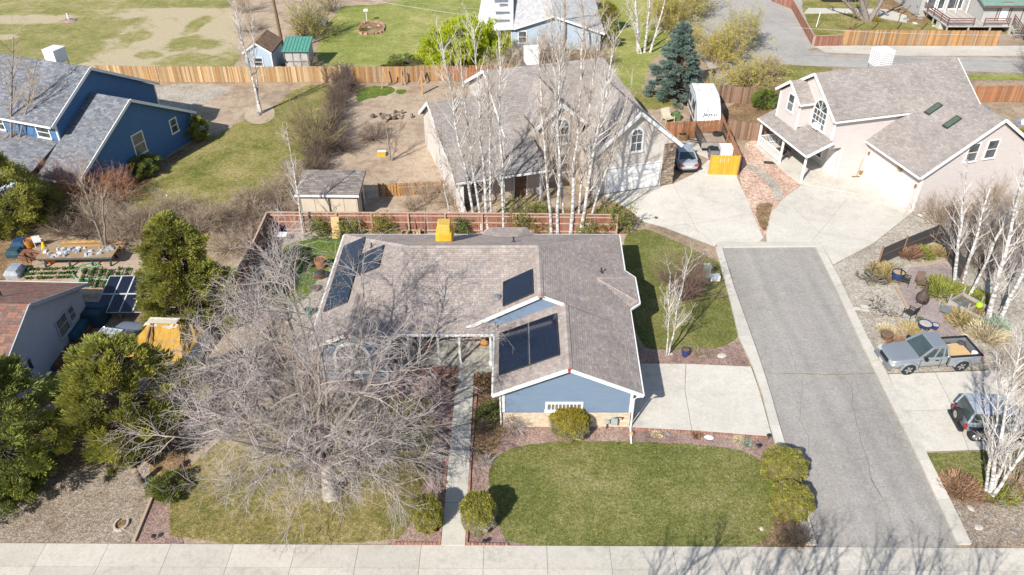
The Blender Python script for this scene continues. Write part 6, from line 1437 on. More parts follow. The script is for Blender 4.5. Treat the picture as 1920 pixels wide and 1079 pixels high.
# -- clipped shrubs
GC = 'clipped shrubs flanking the front walk'
clipped('clipped olive barrel shrub on the tree lawn side of the walk', G(803, 985), .66, 1.62, 401, LEAF_H, 5200, group=GC, barrel=.75)
clipped('clipped barrel shrub with a bare twig band beside the round lawn', G(898, 984), .78, 1.66, 402, LEAF_H, 6000, group=GC, barrel=.75, band=(.22, .5))
clipped('clipped mound shrub with golden top against the garage wall', G(1068, 812), 1.02, 1.45, 403, LEAF_H, 5600, band=(.1, .42), topm=LEAF_F, barrel=.3)
clipped('clipped yellow green mound at the kerb, larger of two', G(1466, 893), 1.02, 1.35, 404, LEAF_H, 6400, barrel=.5, bumpy=.11)
clipped('clipped yellow green mound at the kerb, smaller of two', G(1479, 957), .92, 1.3, 405, LEAF_H, 6000, barrel=.5, bumpy=.11)
# -- grasses by the patio
def tuft(label, b, r, hgt, seed, m, n=900, name='grass_clump'):
    rs = np.random.RandomState(seed); t = thing(name, label, 'plant', b); a = rs.uniform(0, 6.28, n); q = r * rs.uniform(0, 1, n) ** .6
    base_ = np.stack([np.cos(a) * q * .75, np.sin(a) * q * .75, np.zeros(n)], 1); d = np.stack([np.cos(a) * q / r * .9, np.sin(a) * q / r * .9, np.ones(n) * (hgt / r) * .8], 1) + rs.normal(size=(n, 3)) * .3
    L = hgt; cen = base_ + d / np.linalg.norm(d, axis=1, keepdims=True) * L * .5; cen[:, 2] = np.maximum(cen[:, 2], .03)
    v, f, tt = leaf_quads(rs, cen, d, L, .035, np.repeat(rs.uniform(.65, 1.35, n)[:, None], 3, 1)); link('foliage', np_mesh('foliage', v, f, m, tt), t); return t
GRY = mat('straw_blade', (.40, .31, .13), .9, (.30, .23, .10), 2, tint=True); GRG = mat('green_blade', (.24, .25, .045), .9, (.17, .19, .035), 2, tint=True); GRP = mat('pale_blade', (.55, .47, .30), .9, (.44, .37, .24), 2, tint=True); GRR = mat('russet_blade', (.30, .18, .11), .9, (.23, .13, .08), 2, tint=True); GRS = mat('sage_blade', (.30, .36, .27), .9, (.23, .28, .21), 2, tint=True)
for i, (x, y, r, hh, m_, lb) in enumerate(((1772, 548, 1.5, .6, GRG, 'broad yellow green grass mound at the east side of the patio'), (1825, 560, 1.0, .5, GRG, 'green grass mound under the twin white tree'), (1815, 605, 1.3, .6, GRY, 'straw coloured grass mound beside the wooden planter'), (1715, 625, 1.2, .3, GRY, 'flat straw grass patch behind the pickup'), (1850, 632, .9, .75, GRP, 'pale straw tussock at the patio corner'), (1862, 622, .5, .8, GRS, 'sage green tussock above the pale one'),
        (1702, 480, .7, .7, GRR, 'russet grass clump against the shade cloth'), (1728, 478, .8, .5, GRG, 'green perennial clump against the shade cloth'), (1755, 478, .5, .6, GRY, 'straw clump at the shade cloth corner'), (1660, 515, 1.1, .6, GRY, 'straw perennial clump beside the blue barrel pot'), (1680, 645, .5, .4, GRR, 'russet clump before the pickup hood'), (1660, 622, .4, .4, GRP, 'dried flowers in the barrel planter'),
        (1800, 915, 1.1, .4, GRR, 'russet dead perennials below the birch'), (1870, 925, 1.0, .35, GRG, 'green weeds around the birch foot'), (1230, 410, .1, .1, GRG, 'grass sprig at the driveway edge'))):
    tuft(lb, G(x, y), r, hh, 420 + i, m_, int(300 + 700 * r))
# -- trees outside the frame whose shadows fall across the pavement
for i, (x, y, hh) in enumerate(((2.6, 13.4, 8.6), (5.2, 12.6, 9.0), (7.6, 13.2, 9.0), (10.0, 12.8, 8.6), (12.4, 13.2, 8.8), (14.6, 12.6, 8.4))):
    b = V(x, y, 0); aspen('bare street tree on the near verge', b, b + V(.3, .2, hh), .12, 500 + i, 'street trees on the near verge', bark=BARK_G, twig=BARK_M, dens=1.0, t0=.3, spread=1.5, name='bare_tree', stems=[(b + V(.1, 0, 0), b + V(1.2, .5, hh * .95), .1), (b + V(-.1, 0, 0), b + V(-1.0, .4, hh * .9), .09)])
# ------------------------------------------------------------ vehicles
SILVER = mat('silver_paint', (.40, .43, .455), .28, (.385, .415, .44), 2, metal=.55, spec=.6)
GREYP = mat('grey_paint', (.46, .49, .53), .26, (.44, .47, .51), 2, metal=.3, spec=.6)
WHITEP = mat('white_gelcoat', (.80, .80, .80), .3, (.76, .76, .76), 1.5, spec=.5)
BLACKP = mat('black_plastic', (.028, .028, .03), .5, (.02, .02, .022), 8)
TYRE = mat('tyre_rubber', (.035, .034, .033), .85, (.022, .022, .022), 20)
RIM = mat('alloy', (.55, .56, .57), .3, (.45, .46, .47), 10, metal=.8)
LAMP = mat('headlamp', (.62, .62, .60), .15, (.5, .5, .48), 10, spec=.8)
TAIL = mat('tail_lamp', (.30, .03, .025), .25, (.35, .02, .02), 10, spec=.7)
PLY = mat('plywood', (.62, .43, .215), .8, (.54, .36, .175), 3, stretch=(1, 6, 1))
VGLASS = mat('car_glass', (.06, .085, .085), .05, (.045, .065, .065), 3, spec=1.0)

def wheel(parent, x, y, r=.36, w=.24, face=1):
    M = Matrix.Rotation(R(90), 4, 'X')
    b = MB(); b.lathe([(r * .62, -w / 2), (r * .9, -w / 2), (r, -w * .36), (r, w * .36), (r * .9, w / 2), (r * .62, w / 2)], 22, (x, y, r), M=M); t = b.build('tyre', TYRE, parent, smooth=False)
    b = MB(); s = -face
    b.lathe([(r * .64, s * w * .40), (r * .60, s * w * .46), (r * .5, s * w * .30), (r * .2, s * w * .36), (0, s * w * .38)], 20, (x, y, r), M=M)
    for i in range(5):
        a = 2 * math.pi * i / 5; q = lambda rr: V(x + rr * math.cos(a), y + face * w * .40 * 1.0, r + rr * math.sin(a)); b.bar(q(.04), q(r * .6), .09 * r / .36, .05, up=(0, 1, 0))
    b.build('rim', RIM, t)
    return t
def ring(x, zl, zm, zh, wl, wm, wh, cr=.0):
    """closed section of a car body at x, 12 points"""
    h = [(wl * .9, zl), (wl, zl + .08), (wm, zm), (wh, zh - .05), (wh - .06, zh), (wh * .45, zh + cr)]
    return [V(x, y, z) for y, z in h] + [V(x, -y, z) for y, z in reversed(h)]
def carbody(root, secs, paint, name='body'):
    b = MB(); b.loft([ring(*s) for s in secs], cap=True); o = b.build(name, paint, root, smooth=False)
    for p in o.data.polygons: p.use_smooth = True
    m = o.modifiers.new('bevel', 'SUBSURF'); m.levels = 1; m.render_levels = 2
    return o
def glasshouse(root, base, top, zb, zt, paint, wb, wt, pillars=(), rear=True):
    """base=(x_rear,x_front), top=(x_rear,x_front): roof panel, glass on all sides, pillars"""
    (br, bf), (tr, tf) = base, top
    B4 = [V(br, wb, zb), V(br, -wb, zb), V(bf, -wb, zb), V(bf, wb, zb)]; T4 = [V(tr, wt, zt), V(tr, -wt, zt), V(tf, -wt, zt), V(tf, wt, zt)]
    b = MB(); b.mesh8([B4[0], B4[3], B4[2], B4[1], T4[0], T4[3], T4[2], T4[1]]); 
    g = b.build('window_glass', VGLASS, root)
    r = MB(); r.loft([[p + V(0, 0, -.02) for p in T4], [p * 1 + V(0, 0, .03) for p in T4], [V((p.x - (tr + tf) / 2) * .86 + (tr + tf) / 2, p.y * .84, zt + .065) for p in T4]])
    r.build('roof', paint, root)
    p = MB()
    for i in range(4): p.bar(B4[i] * 1.0 + V(0, .01 if B4[i].y > 0 else -.01, 0), T4[i] + V(0, .01 if T4[i].y > 0 else -.01, 0), .09, .09)
    for sgn in (1, -1):
        for f in pillars:
            a = V(br + (bf - br) * f, sgn * (wb + .008), zb); c = V(tr + (tf - tr) * f, sgn * (wt + .008), zt); p.bar(a, c, .09, .04, up=(0, 1, 0))
        p.bar(V(br, sgn * (wb + .01), zb), V(bf, sgn * (wb + .01), zb), .04, .06); p.bar(V(tr, sgn * (wt + .01), zt), V(tf, sgn * (wt + .01), zt), .05, .07)
    p.build('pillar', paint, root, kind='stuff')
    return g
def boxpart(root, name, m, *a):
    b = MB(); b.box(*a); return b.build(name, m, root)

# silver pickup
pc = V(23.55, 34.42, .03)
t = thing('pickup_truck', 'silver extended cab pickup with plywood in its open bed on the gravel', 'pickup truck', pc, R(185.6))
carbody(t, [(2.62, .42, .62, .80, .62, .70, .62), (2.5, .36, .65, .92, .72, .82, .72), (2.1, .34, .68, 1.00, .76, .88, .82), (1.55, .34, .70, 1.05, .78, .90, .84, .02), (.95, .34, .72, 1.10, .78, .90, .85, .02), (.85, .34, .72, 1.10, .78, .90, .86), (-.55, .36, .74, 1.10, .78, .90, .87), (-.72, .36, .74, 1.10, .78, .90, .87)], SILVER)
glasshouse(t, (-.66, 1.05), (-.5, .35), 1.08, 1.66, SILVER, .80, .66, pillars=(.2, .52))
b = MB()
for s in (1, -1): b.loft([[V(-.74, s * .90, .45), V(-.74, s * .90, .95), V(-.74, s * .86, 1.06), V(-.74, s * .76, 1.06), V(-.74, s * .76, .45)], [V(-1.5, s * .91, .5), V(-1.5, s * .92, .95), V(-1.5, s * .87, 1.07), V(-1.5, s * .76, 1.07), V(-1.5, s * .76, .5)], [V(-2.55, s * .88, .5), V(-2.55, s * .88, .95), V(-2.55, s * .85, 1.06), V(-2.55, s * .76, 1.06), V(-2.55, s * .76, .5)]])
b.box(-2.6, -.86, .5, -2.52, .86, 1.06); b.build('bed_side', SILVER, t)
boxpart(t, 'bed_floor', BLACKP, -2.52, -.78, .55, -.72, .78, .62)
b = MB(); b.box(-2.62, -.9, 1.055, -.74, -.74, 1.085); b.box(-2.62, .74, 1.055, -.74, .9, 1.085); b.box(-2.64, -.9, 1.055, -2.5, .9, 1.085); b.build('bed_rail', BLACKP, t)
boxpart(t, 'bumper', mat('grey_plastic', (.20, .215, .23), .5), 2.52, -.82, .38, 2.74, .82, .58); boxpart(t, 'bumper', STEEL, -2.75, -.8, .42, -2.6, .8, .58)
boxpart(t, 'grille', BLACKP, 2.55, -.42, .62, 2.65, .42, .82); boxpart(t, 'licence_plate', LAMP, 2.735, -.2, .4, 2.75, .2, .54)
for s in (1, -1):
    boxpart(t, 'headlight', LAMP, 2.42, s * .66 - .17, .68, 2.585, s * .66 + .17, .86); boxpart(t, 'tail_light', TAIL, -2.63, s * .82 - .06, .7, -2.55, s * .82 + .06, 1.0)
    for x in (1.55, -1.55):
        w = wheel(t, x, s * .80, .375, .25, s)
        b = MB(); M = Matrix.Rotation(R(90), 4, 'X')
        for i in range(10):
            a0, a1 = math.pi * (i) / 10, math.pi * (i + 1) / 10; q = lambda r_, a, y: V(x + r_ * math.cos(a), y, .40 + r_ * math.sin(a))
            b.mesh8([q(.41, a0, s * .86), q(.50, a0, s * .86), q(.50, a1, s * .86), q(.41, a1, s * .86), q(.41, a0, s * .955), q(.50, a0, s * .955), q(.50, a1, s * .955), q(.41, a1, s * .955)])
        b.build('wheel_arch', mat('arch_grey', (.27, .30, .33), .4), t)
        b = MB(); b.box(x - .42, s * .905 - .002, .34, x + .42, s * .912 + .002, .74); b.lathe([(0, 0), (.4, 0)], 20, (x, s * .915, .40), M=M); b.build('wheel_well', BLACKP, t)
    b = MB(); b.box(.72, s * .88 - (.22 if s < 0 else 0), 1.08, .86, s * .88 + (.22 if s > 0 else 0), 1.24); b.build('mirror', BLACKP, t)
    boxpart(t, 'handle', BLACKP, -.05, s * .905 - .015, .92, .15, s * .905 + .015, .97)
    b = MB(); b.box(.98, s * .893 - .006, .4, 1.0, s * .893 + .006, 1.05); b.box(-.2, s * .902 - .006, .4, -.18, s * .902 + .006, 1.05); b.build('door_seam', BLACKP, t)
def local(root, x, y, z): return root.location + Matrix.Rotation(root.rotation_euler.z, 3, 'Z') @ V(x, y, z)
th_ = thing('plywood_sheet', 'tan plywood sheet lying in the pickup bed', 'plywood', local(t, -1.5, .1, .8), R(185.6 + 3)); boxpart(th_, 'sheet', PLY, -.72, -.62, 0, .62, .62, .05)
bk_ = thing('bucket', 'white bucket at the rear corner of the pickup bed', 'bucket', local(t, -2.3, .56, .63)); b = MB(); b.lathe([(.0, 0), (.13, 0), (.16, .4), (.165, .4), (.165, .44), (0, .44)], 14); b.build('body', WHITEP, bk_)
bg_ = thing('bag', 'dark bag in the far rear corner of the pickup bed', 'bag', local(t, -2.2, -.5, .63)); b = MB(); b.lathe([(0, 0), (.2, .02), (.24, .15), (.17, .32), (.06, .4), (0, .4)], 10, sx=1.2); b.build('body', mat('dark_cloth', (.07, .06, .075), .9), bg_)

# silver sedan
t = thing('car', 'silver sedan parked beside the stone pier, rear towards the driveway', 'car', V(14.05, 59.75, .02), R(94))
carbody(t, [(2.28, .32, .48, .62, .6, .72, .6), (2.1, .26, .5, .74, .72, .84, .72), (1.5, .24, .52, .86, .8, .9, .8, .02), (.9, .24, .54, .94, .82, .91, .82, .02), (-.3, .24, .56, .96, .82, .91, .82), (-1.4, .26, .58, .98, .8, .9, .8), (-1.9, .28, .6, .99, .78, .88, .76, .02), (-2.2, .34, .62, .96, .7, .82, .7, .01), (-2.3, .4, .62, .9, .6, .72, .6)], GREYP)
glasshouse(t, (-1.65, 1.15), (-1.05, .3), .93, 1.38, GREYP, .76, .58, pillars=(.3, .56))
for s in (1, -1):
    boxpart(t, 'tail_light', TAIL, -2.31, s * .6 - .17, .68, -2.12, s * .6 + .19, .86); boxpart(t, 'headlight', LAMP, 2.1, s * .62 - .14, .56, 2.27, s * .62 + .14, .7)
    for x in (1.4, -1.4): wheel(t, x, s * .8, .33, .22, s)
    boxpart(t, 'mirror', GREYP, .7, s * .95 - .09, .95, .85, s * .95 + .09, 1.08)
boxpart(t, 'licence_plate', LAMP, -2.335, -.24, .6, -2.31, .24, .74); boxpart(t, 'bumper', BLACKP, -2.33, -.6, .3, -2.2, .6, .4)

# dark off-road car
t = thing('off_road_car', 'dark off road car with rear spare wheel half hidden by birch', 'car', V(24.75, 29.15, .06), R(-3))
JB = mat('dark_blue_grey_paint', (.24, .27, .32), .3, (.22, .25, .30), 3, metal=.35, spec=.6); JW = mat('pale_hardtop', (.36, .39, .43), .35, (.32, .35, .39), 3)
carbody(t, [(2.0, .5, .75, .95, .65, .72, .6), (1.85, .45, .78, 1.05, .7, .76, .66), (.8, .45, .8, 1.14, .76, .8, .74, .01), (.6, .45, .8, 1.15, .76, .82, .78), (-1.6, .45, .8, 1.15, .76, .82, .78), (-1.85, .48, .8, 1.14, .72, .8, .75)], JB)
glasshouse(t, (-1.82, .72), (-1.65, .3), 1.13, 1.78, JW, .76, .68, pillars=(.34, .66))
for s in (1, -1):
    for x in (1.25, -1.2): wheel(t, x, s * .8, .4, .27, s)
    boxpart(t, 'tail_light', TAIL, -1.92, s * .72 - .07, .75, -1.82, s * .72 + .07, 1.0); boxpart(t, 'headlight', LAMP, 1.9, s * .5 - .12, .78, 2.02, s * .5 + .12, 1.0); boxpart(t, 'mirror', BLACKP, .62, s * .92 - .1, 1.15, .74, s * .92 + .1, 1.33)
    boxpart(t, 'fender', BLACKP, .75, s * .82 - .1, .84, 1.75, s * .82 + .1, .9); boxpart(t, 'fender', BLACKP, -1.7, s * .82 - .1, .84, -.7, s * .82 + .1, .9)
boxpart(t, 'bumper', BLACKP, -2.05, -.72, .48, -1.85, .72, .64); boxpart(t, 'bumper', BLACKP, 1.98, -.75, .48, 2.2, .75, .64)
M = Matrix.Rotation(R(-90), 4, 'Y'); b = MB(); b.lathe([(.2, 0), (.36, 0), (.39, .06), (.39, .2), (.34, .24), (.2, .24)], 22, (-1.9, .0, 1.0), M=M); sp_ = b.build('spare_wheel', TYRE, t); b = MB(); b.lathe([(.22, .2), (.2, .23), (.1, .21), (0, .25)], 18, (-1.9, 0, 1.0), M=M); b.build('rim', RIM, sp_)

# grey van with roof rack in the work yard
t = thing('van', 'dark grey van with pale roof rack between juniper and pine', 'van', V(-22.6, 35.0, .02), R(80))
carbody(t, [(2.2, .4, .6, .85, .6, .75, .65), (1.9, .35, .65, 1.0, .75, .88, .8), (.9, .33, .7, 1.15, .8, .9, .85), (-1.9, .35, .7, 1.15, .8, .9, .85), (-2.1, .4, .7, 1.1, .75, .85, .8)], JB)
glasshouse(t, (-2.0, 1.1), (-1.85, .4), 1.12, 1.72, JB, .82, .7, pillars=(.3, .6))
b = MB()
for y in (-.6, .6): b.bar((-1.7, y, 1.86), (.25, y, 1.86), .05, .05)
for i in range(6): x = -1.65 + i * .37; b.bar((x, -.6, 1.87), (x, .6, 1.87), .04, .04)
for y in (-.3, 0, .3): b.bar((-1.7, y, 1.89), (.25, y, 1.89), .03, .03)
b.build('roof_rack', mat('pale_rack', (.5, .53, .55), .5), t); boxpart(t, 'rack_tray', mat('tray_grey', (.34, .38, .41), .5, (.28, .32, .35), 5), -1.6, -.55, 1.79, .2, .55, 1.83)
for s in (1, -1):
    for x in (1.35, -1.3): wheel(t, x, s * .82, .36, .24, s)

# travel trailer
t = thing('travel_trailer', 'white travel trailer with bird emblem behind the rust red fence', 'trailer', V(17.3, 67.6, 0), R(-2))
W2 = 1.03; prof = [(-2.35, .55), (-2.5, 1.05), (-2.35, 1.55), (-1.55, 2.25), (-.85, 2.66), (-.2, 2.8), (2.3, 2.8), (2.55, 2.6), (2.6, .55)]
b = MB(); k = len(prof); S = lambda s, q: [V(s * W2, y, z) for y, z in prof]
L_, R_ = S(-1, 0), S(1, 0)
for i in range(k): j = (i + 1) % k; b.face([L_[i], R_[i], R_[j], L_[j]])
b.face(L_[::-1]); b.face(R_); b.build('body', WHITEP, t)
b = MB()
for s, X in ((-1, L_), (1, R_)):
    for i in range(k - 1): b.bar(X[i] + V(s * .005, 0, 0), X[i + 1] + V(s * .005, 0, 0), .05, .06)
b.build('edge_trim', mat('trailer_trim', (.28, .30, .33), .5), t)
b = MB(); b.box(-W2 - .012, -1.2, .75, -W2 - .002, 2.4, 1.05); b.box(-W2 - .012, -.6, 1.3, -W2 - .002, .5, 2.1); b.box(-W2 - .012, 1.1, 1.4, -W2 - .002, 2.2, 2.1); b.build('window_glass', VGLASS, t)
b = MB(); b.tube([(-W2 - .08, -1.0, 2.45), (-W2 - .08, 2.3, 2.55)], .07, 8); b.build('awning_roll', mat('awning_grey', (.35, .37, .40), .6), t)
b = MB(); b.bar((-W2 - .06, -1.0, .9), (-W2 - .06, -1.0, 2.45), .05, .05); b.bar((-W2 - .06, 2.3, .9), (-W2 - .06, 2.3, 2.5), .05, .05); b.build('awning_arm', BLACKP, t)
b = MB(); b.box(-.25, .5, 2.8, .45, 1.4, 3.02); b.build('air_conditioner', WHITEP, t)
b = MB(); b.box(-.75, 1.5, 2.8, -.4, 1.85, 2.88); b.box(-.75, .3, 2.8, -.4, .65, 2.87); b.build('roof_vent', LAMP, t)
for y in (.2,): 
    for s in (1, -1): wheel_m = Matrix.Rotation(R(90), 4, 'Y'); b = MB(); b.lathe([(.0, -.1), (.3, -.1), (.33, -.05), (.33, .05), (.3, .1), (0, .1)], 18, (s * .95, y, .33), M=wheel_m); b.build('tyre', TYRE, t)
b = MB(); b.bar((-.5, -2.3, .5), (0, -3.2, .45), .08, .1); b.bar((.5, -2.3, .5), (0, -3.2, .45), .08, .1); b.build('drawbar', DARK, t)
b = MB(); b.box(-1.5, -2.1, .0, -1.1, -1.6, .8); b.build('tank', BLACKP, t)
# lettering and emblem lie on the sloping nose
n0, n1 = V(0, -2.35, 1.55), V(0, -1.55, 2.25); upn = (n1 - n0).normalized(); nn = Vector((1, 0, 0)).cross(upn)
def nose(x, s, o=.012): return n0 + upn * s + V(x, 0, 0) + nn * o
fc = bpy.data.curves.new('lettering', 'FONT'); fc.body = 'Jayco'; fc.size = .50; fc.shear = .3; fc.offset = .012; fc.align_x = 'CENTER'; fc.extrude = .003
fo = bpy.data.objects.new('lettering_source', fc); COL.objects.link(fo); bpy.context.view_layer.update()
dg = bpy.context.evaluated_depsgraph_get(); me_ = bpy.data.meshes.new_from_object(fo.evaluated_get(dg)); me_.name = 'lettering'; bpy.data.objects.remove(fo)
INK = mat('trailer_ink', (.06, .075, .09), .5); me_.materials.clear(); me_.materials.append(INK)
lo = link('lettering', me_, t); bx_ = Matrix(((1, 0, 0), tuple(upn), tuple(nn))).transposed().to_4x4()
lo.matrix_local = Matrix.Translation(nose(.1, .08)) @ bx_ @ Matrix.Scale(1.18, 4, (1, 0, 0))
b = MB(); c = [(-.28, .72), (-.1, .62), (.12, .60), (.34, .52), (.3, .66), (.42, .5), (.2, .46), (-.02, .5), (-.14, .56)]
def poly(pts): b.face([nose(x + .1, z) for x, z in pts])
poly([(-.32, .80), (-.24, .62), (-.12, .60), (-.14, .68)]); poly([(-.14, .68), (-.12, .60), (.1, .64), (.08, .71)]); poly([(.08, .71), (.1, .64), (.24, .55), (.30, .60)]); poly([(-.12, .60), (-.2, .50), (.0, .45), (.0, .48)]); poly([(0, .48), (0, .45), (.28, .47), (.40, .52), (.24, .52)])
b.build('emblem', mat('emblem_blue', (.16, .24, .32), .5), t)

# flatbed trailer with its load
t = thing('flatbed_trailer', 'small flatbed trailer with wooden deck and black mesh rails', 'trailer', V(17.1, 62.8, 0), 0)
DKT = mat('trailer_plank', (.36, .29, .22), .9, (.28, .22, .17), 3, rnd=.2); fr = MB(); fr.box(-1.2, -1.5, .42, 1.2, -1.42, .6); fr.box(-1.2, 1.42, .42, 1.2, 1.5, .6); fr.box(-1.2, -1.5, .42, -1.12, 1.5, .6); fr.box(1.12, -1.5, .42, 1.2, 1.5, .6); fr.bar((-1.2, 0, .45), (-2.0, .4, .4), .08, .08); fr.build('frame', DARK, t)
q = MB(); q.box(-1.12, -.12, .5, 1.12, .12, .56); qm = q.me('plank', DKT)
for i in range(11): link('plank', qm, t, (0, -1.28 + i * .256, 0))
for x in (-1.2, 1.2):
    g = MB(); 
    for z in (.62, 1.45): g.bar((x, -1.5, z), (x, 1.5, z), .05, .05)
    for i in range(7): y = -1.5 + i * .5; g.bar((x, y, .55), (x, y, 1.45), .035, .035)
    for i in range(24): y = -1.45 + i * .125; g.bar((x, y, .62), (x, min(1.5, y + .3), 1.4), .012, .012)
    g.build('mesh_rail', DARK, t)
boxpart(t, 'side_board', mat('grey_board', (.35, .33, .3), .8), -1.2, -1.56, .5, 1.2, -1.51, .95)
for y, f in ((-1.62, -1), (1.62, 1)): wheel(t, -.35, y, .32, .2, f)
b = MB(); 
for i in range(8):
    a0, a1 = math.pi * i / 8, math.pi * (i + 1) / 8; q = lambda a, y: V(-.35 + .4 * math.cos(a), y, .36 + .4 * math.sin(a)); b.face([q(a0, -1.75), q(a1, -1.75), q(a1, -1.5), q(a0, -1.5)])
b.build('fender', DARK, t)
ty = thing('tyre', 'loose black tyre lying on the flatbed trailer deck', 'tyre', V(17.75, 63.7, .56)); b = MB(); b.lathe([(.2, 0), (.36, 0), (.4, .06), (.4, .16), (.36, .22), (.2, .22), (.2, 0)], 20); b.build('body', TYRE, ty)
fr_ = thing('fridge', 'white chest box behind the golden gate', 'box', V(17.65, 60.1, 0)); boxpart(fr_, 'body', WHITEP, -.45, -.45, 0, .5, .45, 1.2); boxpart(fr_, 'lid', WHITEP, -.48, -.48, 1.205, .53, .48, 1.26)
cr_ = thing('crate', 'dark grey crate between flatbed trailer and white chest', 'crate', V(16.75, 60.3, 0)); boxpart(cr_, 'body', mat('grey_crate', (.2, .2, .2), .8), -.35, -.35, 0, .35, .35, .9); boxpart(cr_, 'lid', BLACKP, -.37, -.37, .905, .37, .37, .95)
cw = thing('dog_house', 'small brown wooden box with tyre at the house corner', 'box', V(14.8, 64.0, 0), R(20)); boxpart(cw, 'body', mat('box_wood', (.40, .25, .12), .85), -.4, -.35, 0, .4, .35, .5); b = MB(); b.lathe([(.15, .51), (.28, .51), (.32, .57), (.28, .63), (.15, .63)], 16); b.build('tyre', TYRE, cw)

# ------------------------------------------------------------ coolers on roofs
def cooler(label, loc, rot, sx, sy, z0, z1, louv=False, parent_z=0):
    t = thing('evaporative_cooler', label, 'roof cooler', loc, rot); boxpart(t, 'cabinet', WHITEP, -sx / 2, -sy / 2, z0, sx / 2, sy / 2, z1); boxpart(t, 'lid', WHITEP, -sx / 2 - .03, -sy / 2 - .03, z1 + .002, sx / 2 + .03, sy / 2 + .03, z1 + .06)
    b = MB()
    for x in (-1, 1):
        for y in (-1, 1): b.bar((x * sx * .45, y * sy * .45, z0 - .7), (x * sx * .45, y * sy * .45, z0), .05, .05)
    b.build('leg', STEEL, t)
    if louv:
        b = MB(); n = 7
        for i in range(n):
            z = z0 + .1 + (z1 - z0 - .15) * i / n
            for j in range(5): x = -sx / 2 + .08 + j * (sx - .1) / 5; b.box(x, -sy / 2 - .012, z, x + (sx - .1) / 5 - .05, -sy / 2 - .002, z + .05); b.box(sx / 2 + .002, x * sy / sx, z, sx / 2 + .012, x * sy / sx + (sy - .1) / 5 - .05, z + .05); b.box(-sx / 2 - .012, x * sy / sx, z, -sx / 2 - .002, x * sy / sx + (sy - .1) / 5 - .05, z + .05)
        b.build('louvre', mat('louvre_grey', (.36, .36, .36), .7), t, kind='stuff')
    return t
cooler('white roof cooler on the tan house behind the aspens', TH.root.location + Matrix.Rotation(R(17), 3, 'Z') @ V(-8.0, 11.4, 6.3), R(12), 1.1, 1.1, .4, 1.6)
cooler('white box cooler standing on the blue house ridge', BH.root.location + Matrix.Rotation(R(70), 3, 'Z') @ V(-5.3, 7.0, 7.3), R(70), 1.2, 1.1, .4, 1.45)
cooler('louvred white cooler behind the cream house ridge', RH.root.location + Matrix.Rotation(R(-75), 3, 'Z') @ V(-10.5, 2.5, 6.9), R(-75), 1.25, 1.25, .45, 1.65, True)
t = thing('evaporative_cooler', 'roof cooler wrapped in a bright yellow tarp on the ranch house', 'roof cooler', V(-4.1, 41.3, 3.75))
YT = mat('yellow_tarp', (.66, .40, .035), .7, (.56, .33, .03), 3, bump=.4, bscale=6)
b = MB(); rs_ = random.Random(6)
def blob(secs):
    out = []
    for z, hx, hy in secs:
        out.append([V(hx * math.copysign(abs(math.cos(a)) ** .35, math.cos(a)) + rs_.uniform(-.015, .015), hy * math.copysign(abs(math.sin(a)) ** .35, math.sin(a)) + rs_.uniform(-.015, .015), z + rs_.uniform(-.015, .015)) for a in [2 * math.pi * i / 20 + .1 for i in range(20)]])
    return out
b.loft(blob([(-.1, .5, .55), (.32, .5, .54), (.40, .46, .5), (.46, .54, .58), (.9, .52, .56), (1.02, .47, .52)])); b.build('tarp', YT, t, smooth=False)
b = MB(); b.loft(blob([(1.0, .44, .5), (1.45, .40, .44), (1.5, .34, .36)])); b.build('tarp_hood', mat('worn_tarp', (.60, .40, .08), .8, (.5, .33, .07), 4), t, smooth=False)
t = thing('satellite_dish', 'grey satellite dish at the cream house gable end', 'satellite dish', RH.root.location + Matrix.Rotation(R(-75), 3, 'Z') @ V(.1, 6.6, 6.0)); b = MB(); M = Matrix.Rotation(R(60), 4, 'X'); b.lathe([(0, 0), (.2, .03), (.36, .12)], 16, (0, 0, .5), M=M); b.build('dish', STEEL, t); b = MB(); b.bar((0, 0, -.1), (0, 0, .5), .05, .05); b.bar((0, 0, .4), (0, -.4, .7), .03, .03); b.build('arm', DARK, t)

# ------------------------------------------------------------ poles and wires
POLE = mat('pole_wood', (.24, .15, .095), .9, (.17, .105, .07), 4, stretch=(8, 8, 1))
a = G(533, 103); t = thing('utility_pole', 'brown wooden utility pole behind the two sheds', 'pole', a); tp = tip(a, 500, -60) - a
b = MB(); b.tube([(0, 0, -.1), tp * .5, tp], [.19, .16, .12], 10); b.build('pole', POLE, t); b = MB(); q = tp * .12; b.box(q.x - .25, q.y - .3, q.z - .3, q.x + .02, q.y - .1, q.z + .3); b.build('meter_box', DARK, t)
def wire(label, p, q, sag=.3, r=.018):
    b = MB(); b.tube([p.lerp(q, i / 12) - V(0, 0, sag * 4 * (i / 12) * (1 - i / 12)) for i in range(13)], r, 5); return tag(b.build('overhead_wire', mat('cable', (.55, .53, .50), .6)), label, 'wire', 'overhead wires')
wire('thick overhead wire crossing the far lawn to the white roof', G(600, -18, 7.0), G(905, 33, 3.9), .2, .028); wire('thin overhead wire above the thick one over the far lawn', G(690, -8, 7.2), G(900, 18, 4.1), .2)
wire('overhead wire crossing low over the golden fence', G(1484, 52, 4.5), G(1990, 66, 4.5), .3, .018)

